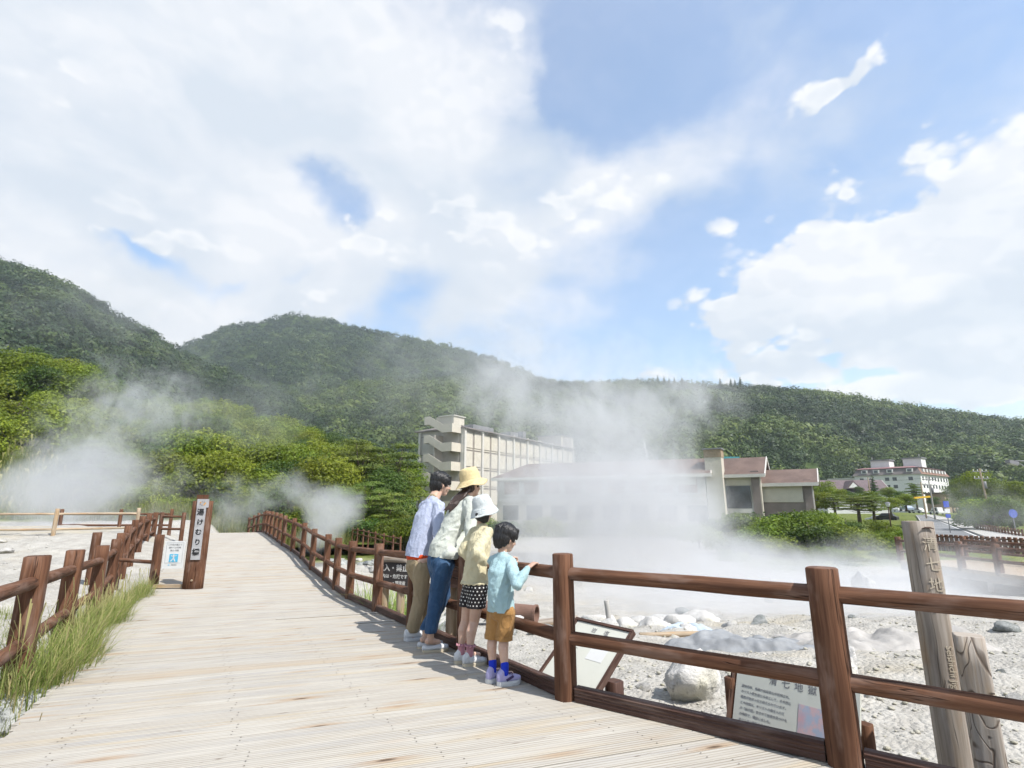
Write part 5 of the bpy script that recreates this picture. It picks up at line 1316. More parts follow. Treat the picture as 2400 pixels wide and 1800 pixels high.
p = on_z(1432, 1445, -.85); m_ = MB(); m_.log((p.x, p.y, -1.3), (p.x-.08, p.y, -.55), .05, segs=12); tag(m_.build('marker_stake', 'concrete'), 'short white stake leaning in the rocks right of the middle post', 'stake')

# ================================================================== signs
plain('black_ink', (.02, .02, .022), .6); plain('grey_ink', (.16, .16, .17), .6); plain('faint_ink', (.25, .25, .26), .6)
plain('board_white', (.50, .51, .46), .55, .03); plain('sign_paper', (.55, .56, .56), .5, .02); plain('sky_blue', (.08, .36, .55), .5, .03)
plain('white_ink', (.60, .60, .58), .6); plain('carved', (.44, .385, .30), .8); plain('orange_ink', (.55, .28, .05), .6)
plain('plaque_grey', (.33, .33, .34), .7, .12, 9)
def redphoto(t, out):
    p = t.node('ShaderNodeTexCoord').outputs['Object']
    n = t.noise(p, 16, 5, .65); n2 = t.noise(p, 5, 2, .5)
    c = t.mix(t.ramp(n, .4, .6), (.50, .36, .37), (.32, .37, .46)); c = t.mix(t.ramp(n2, .5, .7, 0, .7), c, (.50, .28, .30))
    pbr(t, out, c, .4, spec=.4)
mat('faded_photo', redphoto)
# --- name post of the bridge
q = on_z(451, 1380, -.265); np_ = thing('bridge_name_post', 'brown wooden name post with a grey plaque of brush lettering, left side of the boardwalk', 'sign post', (q.x, q.y, dz(q.x, q.y)))
ang = R(8); ex = Vector((math.cos(ang), math.sin(ang), 0)); ey = Vector((-math.sin(ang), math.cos(ang), 0)); zq = dz(q.x, q.y)
Mq = Matrix((ex, ey, Vector((0, 0, 1)))).transposed()
def NP(x, y, z): return Vector((q.x, q.y, zq))+ex*x+ey*y+Vector((0, 0, z))
MB().log(NP(0, 0, 0), NP(0, 0, 1.62), .185, segs=28, rings=8, sq=2.6, wob=.01, up=ex, cap=.15).build('slab', 'brown_wood', np_)
sl = np_.children[0]
for v in sl.data.vertices:                      # flatten the log into a thick slab
    w = v.co-NP(0, 0, 0); d = w.dot(ey); v.co -= ey*d*.62
MB().box(NP(-.07, .13, .88), (.17, .12, 1.72), Mq, long=2).build('back_post', 'brown_wood', np_)
MB().box(NP(.015, -.082, 1.02), (.165, .022, .98), Mq, long=2).build('plaque', 'plaque_grey', np_)
MB().box(NP(.03, -.08, 1.575), (.21, .02, .16), Mq).build('emblem_plate', 'plaque_grey', np_)
pk = NP(0, -.078, .16); MB().log(pk, pk-ey*.012, .02, segs=12, rings=1, wob=0).build('peg', 'pale_wood', np_)
for i, ch in enumerate('湯けむり橋'):
    put_text(ch, [.135, .12, .12, .12, .135][i], NP(.015+(-.006, .01, 0, .006, -.004)[i], -.0945, 1.40-.185*i), ex, (0, 0, 1), 'black_ink', np_, bold=.004)
for k in range(7):
    a = k*6.283/7; o_ = NP(.03+.045*math.cos(a), -.0915, 1.575+.035*math.sin(a)); MB().log(o_, o_-ey*.003, .014, segs=8, rings=1, wob=0, cap=0).build('emblem', 'orange_ink' if k % 3 == 0 else 'faint_ink', np_)
# --- white notice between post and name post
ns = thing('notice_board', 'white notice with a blue square and white striding figure beside the name post', 'notice', NP(-.42, .02, .45))
MB().box(NP(-.40, .0, .62), (.37, .012, .50), Mq).build('plate', 'sign_paper', ns)
for (x, z, w_, h_) in ((-.40, .84, .30, .003), (-.40, .47, .30, .003), (-.548, .655, .003, .37), (-.252, .655, .003, .37)): MB().box(NP(x, -.0075, z), (w_, .003, h_), Mq).build('border_line', 'faint_ink', ns)
for i, s_ in enumerate(('この先の柵より', '落ちての危険', '禁止 注意')): put_text(s_, .036, NP(-.40, -.0075, .80-.052*i), ex, (0, 0, 1), 'grey_ink', ns)
MB().box(NP(-.40, -.0085, .56), (.155, .004, .145), Mq).build('pictogram_square', 'sky_blue', ns)
mb = MB()
def FG(x, z): return NP(-.40+x, -.0125, .56+z)
mb.log(FG(0, .05), FG(0, .05)-ey*.003, .014, segs=12, rings=1, wob=0, cap=0)
for (a, b_, w_) in (((0, .04), (0, -.01), .024), ((0, .03), (.05, .045), .012), ((0, .03), (-.05, .042), .012), ((0, 0), (.035, -.065), .017), ((0, 0), (-.045, -.06), .017)):
    mb.beam(FG(*a), FG(*b_), w_, .003, up=ey)
mb.build('striding_figure', 'sign_paper', ns)
put_text('雲仙地区', .024, NP(-.38, -.0075, .435), ex, (0, 0, 1), 'grey_ink', ns); MB().box(NP(-.47, -.0085, .435), (.03, .003, .015), Mq).build('small_mark', 'sky_blue', ns)
MB().box(NP(-.40, .06, .05), (.62, .08, .06), Mq).build('toe_bar', 'pale_wood', ns)

# --- information boards outside the railing
def quad_board(name, label, TL, TR, BR, thick, frame_w, face, fm, back_posts):
    TL, TR, BR = Vector(TL), Vector(TR), Vector(BR); ex_ = (TR-TL); w = ex_.length; ex_.normalize(); dn = BR-TR; dn -= ex_*dn.dot(ex_); h = dn.length; dn.normalize()
    nz = ex_.cross(-dn).normalized(); M = Matrix((ex_, -dn, nz)).transposed(); c = TL+ex_*w/2+dn*h/2
    root = thing(name, label, 'information board', (c.x, c.y, float(ground_z(c.x, c.y))))
    MB().box(c, (w-.012, h-.012, thick), M).build('panel', face, root)
    if frame_w:
        fr = MB()
        for (a, b_, L_, v_) in ((0, h/2, w+frame_w*2, 0), (0, -h/2, w+frame_w*2, 0), (w/2+frame_w/2, 0, h-frame_w-.002, 1), (-w/2-frame_w/2, 0, h-frame_w-.002, 1)):
            if v_: fr.box(c+ex_*a-dn*b_, (frame_w, L_, thick*2.2), M, long=1)
            else: fr.box(c+ex_*a-dn*b_, (L_, frame_w, thick*2.4), M, long=0)
        fr.build('frame', fm, root)
    for (x, y, ztop, rad) in back_posts:
        p = c+ex_*x-nz*y; gz = float(ground_z(p.x, p.y)); MB().log((p.x, p.y, gz-.3), (p.x, p.y, ztop), rad, segs=16, rings=5, sq=5, up=Vector((ex_.x, ex_.y, 0)).normalized(), wob=.02, seed=x*9).build('support', fm, root)
    def TX(s_, size, x, y, m, **k): return put_text(s_, size, c+ex_*x-dn*y+nz*(thick/2+.0012), ex_, -dn, m, root, extrude=.0006, **k)
    return root, TX, c, ex_, dn, nz, M, w, h
TLb, TRb, BRb = (1.605, 4.15, .19), (2.10, 3.55, .19), (1.96, 3.40, -.30)
rt, TX, c, ex_, dn, nz, M_, w, h = quad_board('information_board', 'tilted white board titled with four large characters and a faded red photograph', TLb, TRb, BRb, .02, 0, 'board_white', 'brown_wood', [(-.43, .05, .08, .035), (.36, .16, -.02, .04)])
MB().box(c-ex_*(w/2+.022)-nz*.01, (.03, h, .05), M_, long=1).build('edge_strip', 'brown_wood', rt)
for i, ch in enumerate('清七地獄'): TX(ch, .056, -.13+.082*i, h/2-.085, 'grey_ink')
lines = ('慶安四年、長崎の信徒清七が処刑され、', 'キリスト教を信じる者として、その日に', '噴気が始まったと伝えられています。', 'この地獄は、キリストの像を入れて', 'の「絵の踏」をさせて信者を見つけた', 'の場所で、噴出しました。', 'キリシタン弾圧の名を残して、', 'そのため、噴気がいまも続き、', '後にこの名で呼ばれました。')
for i, s_ in enumerate(lines): TX(s_, .0185, -w/2+.05, h/2-.155-.034*i, 'faint_ink', align='LEFT')
MB().box(c+ex_*(w*.22)+dn*.07+nz*.0115, (w*.34, h*.60, .002), M_).build('photo_print', 'faded_photo', rt)
TLa, TRa, BRa = (.55, 4.75, .335), (.90, 4.36, .325), (.68, 3.97, .0)
rt, TX, c, ex_, dn, nz, M_, w, h = quad_board('information_board', 'tilted white board in a dark frame behind the middle post', TLa, TRa, (.66, 3.93, -.03), .02, .022, 'board_white', 'dark_wood', [(w*.0+.22, .10, .02, .055), (-.2, .10, .05, .05)])
for i, ch in enumerate('岩塩'): TX(ch, .05, -.05+.12*i, h/2-.07, 'grey_ink')
for i, s_ in enumerate(('地獄とよばれるこの一帯は', '温泉と噴気が地下から', 'わき出しています。', '硫化水素をふくみ', '白い土は温泉余土', 'といいます。')): TX(s_, .017, -w/2+.03, h/2-.20-.028*i, 'faint_ink', align='LEFT')
MB().box(c+ex_*.10-dn*.03+nz*.0112, (.15, .12, .0015), M_).build('photo_print', 'sign_paper', rt)
# --- dark keep-out board
cC = at(922, 1346, 8.4); ang = R(-20); exC = Vector((math.cos(ang), math.sin(ang), 0)); eyC = Vector((-exC.y, exC.x, 0)); MC = Matrix((exC, eyC, Vector((0, 0, 1)))).transposed()
kb = thing('keep_out_board', 'dark board with white lettering on two timber legs left of the man', 'sign', (cC.x, cC.y, float(ground_z(cC.x, cC.y))))
MB().box(cC, (.50, .03, .33), MC).build('panel', 'sign_dark' if 'sign_dark' in MATS else plain('sign_dark', (.045, .04, .04), .6, .15), kb)
MB().box(cC+exC*.29+Vector((0, 0, .03)), (.08, .03, .24), MC).build('panel_wing', 'sign_dark', kb)
MB().log(cC-exC*.27+Vector((0, 0, .21)), cC+exC*.22+Vector((0, 0, .21)), .045, segs=14).build('top_log', 'grey_wood', kb)
for x in (-.17, .10): MB().log((cC+exC*x+eyC*.07).to_tuple()[:2]+(-1.2,), (cC+exC*x+eyC*.07).to_tuple()[:2]+(cC.z+.16,), .055, segs=14, sq=4).build('leg', 'pale_wood', kb)
put_text('立入・禁止', .105, cC-eyC*.017+Vector((0, 0, .085)), exC, (0, 0, 1), 'white_ink', kb, bold=.002)
put_text('柵内は・危険です', .062, cC-eyC*.017-Vector((0, 0, .03)), exC, (0, 0, 1), 'white_ink', kb, bold=.001)
put_text('・環境省', .058, cC+exC*.10-eyC*.017-Vector((0, 0, .12)), exC, (0, 0, 1), 'white_ink', kb, bold=.001)
# --- board behind the mother and the girl
cD = at(1068, 1340, 5.95); kd = thing('sign_board', 'dark plank board on pale square legs behind the mother and the girl', 'sign', (cD.x, cD.y, float(ground_z(cD.x, cD.y))))
ang = R(-35); exD = Vector((math.cos(ang), math.sin(ang), 0)); eyD = Vector((-exD.y, exD.x, 0)); MD = Matrix((exD, eyD, Vector((0, 0, 1)))).transposed()
for k in range(3): MB().box(cD+Vector((0, 0, .10-.105*k)), (.56, .04, .095), MD, long=0).build('plank', 'dark_wood', kd)
for x, m_ in ((-.10, 'pale_wood'), (.06, 'grey_wood')): MB().log((cD+exD*x+eyD*.08).to_tuple()[:2]+(-1.1,), (cD+exD*x+eyD*.08).to_tuple()[:2]+(cD.z+.14,), .056, segs=14, sq=6, up=exD).build('leg', m_, kd)
# --- carved grey post and its squat neighbour
cp = Vector((2.555, 3.5, 0)); nC = Vector((-.16, -.99, 0)).normalized(); rC = Vector((-nC.y, nC.x, 0))
cpo = thing('carved_post', 'tall grey weathered post with carved characters and sideways Latin letters', 'sign post', (cp.x, cp.y, -.5))
MB().log((cp.x, cp.y, -.9), (cp.x, cp.y, 1.16), .082, .078, segs=32, rings=14, sq=2.6, wob=.015, up=nC, cap=.12, seed=4).build('post', 'grey_wood', cpo)
for i, ch in enumerate('清七地獄'): put_text(ch, .088, cp+nC*.080+rC*.012+Vector((0, 0, 1.02-.118*i)), rC, (0, 0, 1), 'carved', cpo, extrude=.0012)
put_text('Seishichi Jigoku', .050, cp+nC*.0825+rC*.018+Vector((0, 0, .30)), (0, 0, -1), rC, 'carved', cpo, extrude=.0012)
mb = MB(); ce = cp+nC*.083+rC*.012+Vector((0, 0, 1.115)); mb.tube([ce-rC*.035, ce+Vector((0, 0, .008))-rC*.015, ce+Vector((0, 0, .008))+rC*.015, ce+rC*.035], [.002, .005, .005, .002], 6); mb.build('carved_notch', 'dark_wood', cpo)
MB().log((2.515, 3.20, -.9), (2.515, 3.20, .56), .068, .066, segs=28, rings=10, sq=6, wob=.012, up=Vector((-.5, -.87, 0)), cap=.12, seed=9).build('short_post', 'swirl_wood')
tag(bpy.data.objects['short_post'], 'squat pale post with dark swirling grain beside the carved post', 'post')
# ================================================================== people
def fabric(name, col, scale=260, sheen=.3, lines=None, rough=.85):
    def f(t, out):
        p = t.node('ShaderNodeTexCoord').outputs['Object']
        n = t.noise(p, 5, 4, .55)
        c = t.mix(t.ramp(n, .3, .7), [q*.92 for q in col], [min(1, q*1.06) for q in col])
        if lines: c = lines(t, p, c)
        h = t.math('ADD', t.math('MULTIPLY', t.noise(p, scale, 2), .5), t.math('ADD', t.math('MULTIPLY', t.noise(t.mapping(p, rot=(.4, .3, 0), sc=(1, 1, .45)), 30, 4, .6, 1.2), 3.0), t.math('MULTIPLY', t.noise(t.mapping(p, rot=(0, .6, .3), sc=(.5, 1, 1)), 14, 3, .5, .8), 3.0)))
        q = pbr(t, out, c, rough, h, .55, .006, .15)
        q.inputs['Sheen Weight'].default_value = sheen*.3
    return mat(name, f)
fabric('shirt_blue', (.36, .40, .52)); fabric('orange_tee', (.50, .055, .012)); fabric('khaki', (.27, .215, .135)); fabric('mint_knit', (.44, .465, .42), 180)
fabric('jeans', (.028, .068, .140), 400, lines=lambda t, p, c: t.mix(t.ramp(t.noise(p, 9, 4, .6), .45, .75, 0, .6), c, (.075, .14, .24)))
fabric('cream_knit', (.52, .475, .32)); fabric('aqua_tee', (.31, .45, .48)); fabric('brown_shorts', (.30, .165, .06)); fabric('straw_yellow', (.57, .465, .26))
fabric('pink_sock', (.45, .22, .26)); fabric('blue_sock', (.012, .035, .45)); fabric('shoe_white', (.56, .57, .58), rough=.5); fabric('shoe_cream', (.50, .44, .33), rough=.6); fabric('shoe_lilac', (.36, .34, .55), rough=.5); fabric('shoe_purple', (.06, .045, .12), rough=.5)
def plaid(t, p, c):
    s = t.node('ShaderNodeSeparateXYZ', ins={0: p})
    for k, w in ((0, 1), (1, 1), (2, 1)):
        a = t.math('ABSOLUTE', t.math('SUBTRACT', t.math('FRACT', t.math('MULTIPLY', s.outputs[k], 75.0)), .5))
        c = t.mix(t.ramp(a, .0, .16, .28, 0), c, (.26, .32, .36))
    return c
fabric('plaid_white', (.50, .53, .53), lines=plaid)
def dots(t, p, c):
    u = t.node('ShaderNodeUVMap').outputs[0]; s = t.node('ShaderNodeSeparateXYZ', ins={0: u})
    N = 34.0; y = t.math('MULTIPLY', s.outputs[1], N); row = t.math('FLOOR', y)
    x = t.math('ADD', t.math('MULTIPLY', s.outputs[0], N), t.math('MULTIPLY', t.math('MODULO', row, 2.0), .5))
    dx = t.math('SUBTRACT', t.math('FRACT', x), .5); dy = t.math('SUBTRACT', t.math('FRACT', y), .5)
    d = t.math('SQRT', t.math('ADD', t.math('POWER', dx, 2.0), t.math('POWER', dy, 2.0)))
    return t.mix(t.ramp(d, .17, .22, 1, 0), c, (.62, .62, .6))
fabric('polka_black', (.022, .020, .022), lines=dots)
def skinm(t, out):
    p = t.node('ShaderNodeTexCoord').outputs['Object']
    c = t.mix(t.ramp(t.noise(p, 18, 4), .35, .65), (.46, .30, .225), (.51, .34, .26))
    q = pbr(t, out, c, .5, t.noise(p, 200, 2), .08, .002, .35); q.inputs['Subsurface Weight'].default_value = .12; q.inputs['Subsurface Radius'].default_value = (.02, .008, .004); q.inputs['Subsurface Scale'].default_value = .5
mat('skin', skinm)
def hairm(col, name):
    def f(t, out):
        p = t.node('ShaderNodeTexCoord').outputs['Object']
        n = t.noise(t.mapping(p, sc=(160, 160, 14)), 1.0, 3, .6)
        c = t.mix(t.ramp(n, .35, .75), [q*.6 for q in col], [q*1.7 for q in col])
        pbr(t, out, c, .38, n, .8, .004, .45)
    mat(name, f)
hairm((.010, .0095, .010), 'hair_black'); hairm((.035, .020, .014), 'hair_brown')
plain('eye_white', (.6, .6, .58), .2); 
# ---- union of rounded primitives grown into one skin
_sv, _sf = [], []
bm = bmesh.new(); bmesh.ops.create_icosphere(bm, subdivisions=3, radius=1.0)
_sv = np.array([v.co[:] for v in bm.verts]); _sf = np.array([[v.index for v in f.verts] for f in bm.faces]); bm.free()
class Blob:
    def __init__(s): s.V = []; s.F = []; s.n = 0
    def _add(s, V): s.V.append(V); s.F.append(_sf+s.n); s.n += len(V)
    def cone(s, p0, p1, r0, r1=None):
        r1 = r0 if r1 is None else r1; p0 = np.array(p0, float); p1 = np.array(p1, float); d = p1-p0; d = d/(np.linalg.norm(d)+1e-9)
        k = (_sv@d) > 0; s._add(np.where(k[:, None], p1+_sv*r1, p0+_sv*r0)); return s
    def chain(s, pts, rr):
        for i in range(len(pts)-1): s.cone(pts[i], pts[i+1], rr[i], rr[i+1])
        return s
    def ell(s, c, rad, F=None):
        """F: 3 axis vectors; rad along each"""
        A = np.array([v[:] for v in F]) if F is not None else np.eye(3)
        s._add(np.array(c, float)+(_sv*np.array(rad))@A); return s
    def torso(s, st, F, n=14):
        """stations (centre, side radius, front radius) hulled by many thin ellipsoids"""
        for i in range(len(st)-1):
            for j in range(n+(i == len(st)-2)):
                t = j/n; t2 = t*t*(3-2*t)*.5+t*.5
                c = Vector(st[i][0]).lerp(Vector(st[i+1][0]), t); L = (Vector(st[i+1][0])-Vector(st[i][0])).length
                s.ell(c, (st[i][1]*(1-t2)+st[i+1][1]*t2, st[i][2]*(1-t2)+st[i+1][2]*t2, max(.035, L/n*3.2)), F.axes())
        return s
    def grow(s, name, m, parent, voxel=.006, smooth=6, disp=None, cut=None, shell=0):
        V = np.concatenate(s.V); Fq = np.concatenate(s.F)
        me = bpy.data.meshes.new(name); me.from_pydata(V.tolist(), [], Fq.tolist()); o = bpy.data.objects.new(name, me); COL.objects.link(o)
        md = o.modifiers.new('r', 'REMESH'); md.mode = 'VOXEL'; md.voxel_size = voxel; md.adaptivity = 0
        if smooth: ms = o.modifiers.new('s', 'SMOOTH'); ms.factor = .5; ms.iterations = smooth
        dg = bpy.context.evaluated_depsgraph_get(); dg.update()
        m2 = bpy.data.meshes.new_from_object(o.evaluated_get(dg)); bpy.data.objects.remove(o); bpy.data.meshes.remove(me)
        n = len(m2.vertices); co = np.empty(n*3); m2.vertices.foreach_get('co', co); co = co.reshape(-1, 3); no = np.empty(n*3); m2.vertices.foreach_get('normal', no); no = no.reshape(-1, 3)
        if disp: co = disp(co, no); m2.vertices.foreach_set('co', co.ravel())
        if cut is not None:
            bm_ = bmesh.new(); bm_.from_mesh(m2)
            for (pp, nn) in cut: bmesh.ops.bisect_plane(bm_, geom=bm_.verts[:]+bm_.edges[:]+bm_.faces[:], plane_co=pp, plane_no=nn, clear_outer=True)
            bm_.to_mesh(m2); bm_.free()
        m2.polygons.foreach_set('use_smooth', np.ones(len(m2.polygons), bool)); m2.materials.clear(); m2.materials.append(MATS[m]); m2.name = name
        m2.update(); return link(name, m2, parent)
def folds(amp, sc, axis=None, seed=0, fine=.25):
    """creases: ridged noise, slow along one direction"""
    A = np.array(axis, float) if axis is not None else None
    def f(co, no):
        out = co.copy()
        for i in range(len(co)):
            p = co[i]*sc
            if A is not None: p = p-A*(p@A)*.72
            v = Vector(p+seed)
            w = noise.noise(v*1.7+Vector((5, 1, 2)))*.5
            q = 1-2*abs(noise.noise(v+Vector((w, w, w)))); q2 = noise.noise(v*3.1)
            out[i] = co[i]+no[i]*amp*(q*.9-.45+q2*fine)
        return out
    return f
class Frame:
    def __init__(s, f, up=(0, 0, 1)):
        f = Vector(f).normalized(); u = Vector(up).normalized(); s.r = f.cross(u).normalized(); s.u = s.r.cross(f).normalized(); s.f = f
    def __call__(s, c, x, y, z): return Vector(c)+s.r*x+s.f*y+s.u*z
    def axes(s): return (s.r, s.f, s.u)
def head(B, c, F, k=1.0, neck=None, nr=.055):
    q = lambda x, y, z: F(c, x*k, y*k, z*k); A = F.axes()
    e = lambda x, y, z, a, b, d: B.ell(q(x, y, z), (a*k, b*k, d*k), A)
    e(0, -.012, .035, .074, .094, .086); e(0, .022, -.02, .061, .066, .082); e(0, .046, -.078, .036, .036, .030); e(0, .0, -.05, .056, .055, .04)
    B.cone(q(0, .083, .012), q(0, .103, -.020), .007*k, .0115*k); e(0, .090, -.026, .016, .010, .009)
    e(0, .083, -.048, .022, .009, .006); e(0, .082, -.058, .019, .010, .007)
    e(0, .074, .024, .046, .012, .010)
    for sx in (-1, 1):
        e(sx*.074, -.004, -.005, .008, .019, .031); e(sx*.080, -.012, .004, .006, .012, .022); e(sx*.035, .055, -.025, .026, .026, .030)
    if neck is not None: B.cone(q(0, -.022, -.05), neck, nr*k, nr*1.12*k)
def face_parts(c, F, k, parent):
    q = lambda x, y, z: F(c, x*k, y*k, z*k); A = F.axes()
    for sx in (-1, 1):
        b = Blob(); b.ell(q(sx*.031, .077, .0), (.013*k, .008*k, .006*k), A)
        o = b.grow('eye', 'eye_white', parent, .002, 1); b2 = Blob(); b2.ell(q(sx*.031, .0835, .0), (.0055*k, .0035*k, .0055*k), A); b2.grow('iris', 'hair_black', o, .0015, 1)
        b = Blob(); b.chain([q(sx*.018, .086, .019), q(sx*.034, .084, .023), q(sx*.048, .075, .018)], [.0035*k, .004*k, .002*k]); b.grow('eyebrow', 'hair_black', parent, .0018, 1)
def hairdisp(c, F, amp=.006, fr=34):
    C = np.array(c); r, f, u = [np.array(v[:]) for v in F.axes()]
    def fn(co, no):
        out = co.copy(); d = co-C; x = d@r; y = d@f; z = d@u
        azm = np.arctan2(x, -y)
        for i in range(len(co)):
            n = noise.noise(Vector((azm[i]*fr/6.28*2.2, z[i]*9+azm[i]*2, x[i]*6)))+.6*noise.noise(Vector((azm[i]*fr/2.2, z[i]*16, y[i]*10)))
            out[i] = co[i]+no[i]*amp*n*(1+max(0, -z[i])*8)
        return out
    return fn
def hair(c, F, k, parent, m='hair_black', long=0, seed=0, name='hair', fringe=True, hatted=False):
    q = lambda x, y, z: F(c, x*k, y*k, z*k); A = F.axes(); B = Blob()
    e = lambda x, y, z, a, b, d: B.ell(q(x, y, z), (a*k, b*k, d*k), A)
    if not hatted: e(0, -.020, .052, .090, .108, .088)
    else: e(0, -.022, .030, .079, .094, .060)
    e(0, -.052, .005, .081, .072, .085); e(0, -.062, -.035, .064, .045, .06)
    for sx in (-1, 1):
        e(sx*.066, .010, .045, .026, .062, .046); e(sx*.062, -.035, -.002, .026, .038, .055); e(sx*.073, .030, .018, .013, .018, .036)
    if fringe:
        for i in range(9):
            a = (i-4)/4; B.cone(q(a*.064, .072-.026*a*a, .085), q(a*.066+.004*math.sin(i*5), .096-.034*a*a, .028+.010*math.sin(i*3.7)), .021*k, .007*k)
    # tapering locks at the nape and crown
    r_ = random.Random(seed)
    for i in range(15):
        a = (i-7)/7*1.25; x = math.sin(a)*.072; y = -.012-math.cos(a)*.080
        B.cone(q(x, y, -.025), q(x*.86, y*.86+.004, -.078-.018*r_.random()+(.022 if abs(a) > .9 else 0)), .017*k, .005*k)
    for i in range(0 if hatted else 14):
        a = r_.uniform(0, 6.283); x = math.cos(a)*.055; y = -.02+math.sin(a)*.065
        B.cone(q(x*.4, y*.4-.01, .125), q(x*1.35, y*1.35-.008, .085), .014*k, .008*k)
    return B.grow(name, m, parent, .0034, 2, hairdisp(c, F, .0045*k, 40))
def hand(B, w, d, n, k=1.0, side=1, curl=.5, spread=.06, grip=None):
    """w wrist, d hand direction, n back-of-hand normal; fingers bend away from n"""
    d = Vector(d).normalized(); n = Vector(n); n = (n-d*n.dot(d)).normalized(); s = d.cross(n)*side
    P = lambda a, b, c_: Vector(w)+d*a*k+s*b*k+n*c_*k
    for b in (-.026, -.009, .009, .026): B.cone(P(.012, b*.75, 0), P(.082, b*1.05, .0), .0145*k, .0115*k)
    for i, (b, L_) in enumerate(((-.030, .058), (-.0105, .070), (.0100, .066), (.030, .052))):
        p = P(.086, b*1.08, .0); ang = curl*.55; dirv = d+s*(b*spread*12)
        dirv.normalize(); r0 = .0084*k
        for j, fr in enumerate((.42, .32, .26)):
            ca, sa = math.cos(ang), math.sin(ang); dd = (dirv*ca-n*sa); p2 = p+dd*L_*fr*k*1.06
            B.cone(p, p2, r0, r0*.9); p = p2; r0 *= .92; ang += curl*(.9 if j == 0 else .7)
    t0 = P(.024, -.030*1, -.004); t1 = P(.052, -.050, -.014-.012*curl); t2 = P(.076, -.052, -.024-.02*curl); t3 = P(.094, -.046, -.032-.02*curl)
    B.cone(t0, t1, .0145*k, .0115*k); B.cone(t1, t2, .0108*k, .0095*k); B.cone(t2, t3, .0095*k, .008*k)
def shoe(parent, heel, d, L, W_, up_m, sole_m, h0=.065, h1=.035, opening=.45, zsole=.02, lace=None, flat=False):
    d = Vector((d[0], d[1], 0)).normalized(); s = Vector((d.y, -d.x, 0)); z = Vector((0, 0, 1)); n = 18; m = 14
    def wid(t): return W_/2*(.70+.30*math.sin(min(1, t*1.15)*math.pi*.62))*(1 if t < .75 else math.sqrt(max(.02, 1-((t-.75)/.262)**2)))*(math.sqrt(max(.05, 1-((.10-t)/.105)**2)) if t < .10 else 1)
    def hgt(t): return h0*(1-t/.42*.12) if t < .42 else h0*.88+(h1-h0*.88)*min(1, (t-.42)/.35)-(.012*max(0, t-.8)/.2)
    hl = Vector(heel)
    mb = MB(); vs = []; fs = []
    for i in range(n+1):
        t = i/n
        for (o_, zz) in ((1.06, 0), (1.10, zsole*.5), (1.06, zsole)):
            for sg in (-1, 1): vs.append(hl+d*(L*t)+s*(sg*wid(t)*o_)+z*(zz+.006*max(0, t-.8)/.2))
    for i in range(n):
        a = i*6; b = a+6
        fs += [(a, a+2, b+2, b), (a+2, a+4, b+4, b+2), (a+1, b+1, b+3, a+3), (a+3, b+3, b+5, a+5), (a, b, b+1, a+1), (a+4, a+5, b+5, b+4)]
    fs += [(0, 1, 3, 2), (2, 3, 5, 4), (n*6, n*6+2, n*6+3, n*6+1), (n*6+2, n*6+4, n*6+5, n*6+3)]
    sh = bpy.data.objects.new('shoe', None)
    sole = mb.add(vs, fs, smooth=False).build('sole', sole_m, parent)
    B = Blob()
    for i in range(0, n+1):
        t = .04+.92*i/n; w = wid(t); hh = hgt(t)
        B.ell(hl+d*(L*t)+z*(zsole+hh*.38), (w*.95, L*.05, hh*.62), (s, d, z))
    if not flat: B.cone(hl+d*(L*.17)+z*(zsole+h0*.7), hl+d*(L*.22)+z*(zsole+h0*1.0), W_*.38, W_*.33)
    up = B.grow('upper', up_m, parent, .004, 4, cut=[(hl+z*(zsole-.002), (0, 0, -1))])
    if lace:
        for i in range(4):
            t = .42+.07*i; c = hl+d*(L*t)+z*(zsole+hgt(t)*1.0+.004); m_ = MB(); m_.tube([c-s*.022-z*.006, c+z*.003, c+s*.022-z*.006], .0028, 5); m_.build('lace', lace, up)
    return up
def R2(rx, ry, Y): return at(850+rx*.36179, 1050+ry*.36179, Y)
def prism_shirt_cut(p, n): return (Vector(p), Vector(n))

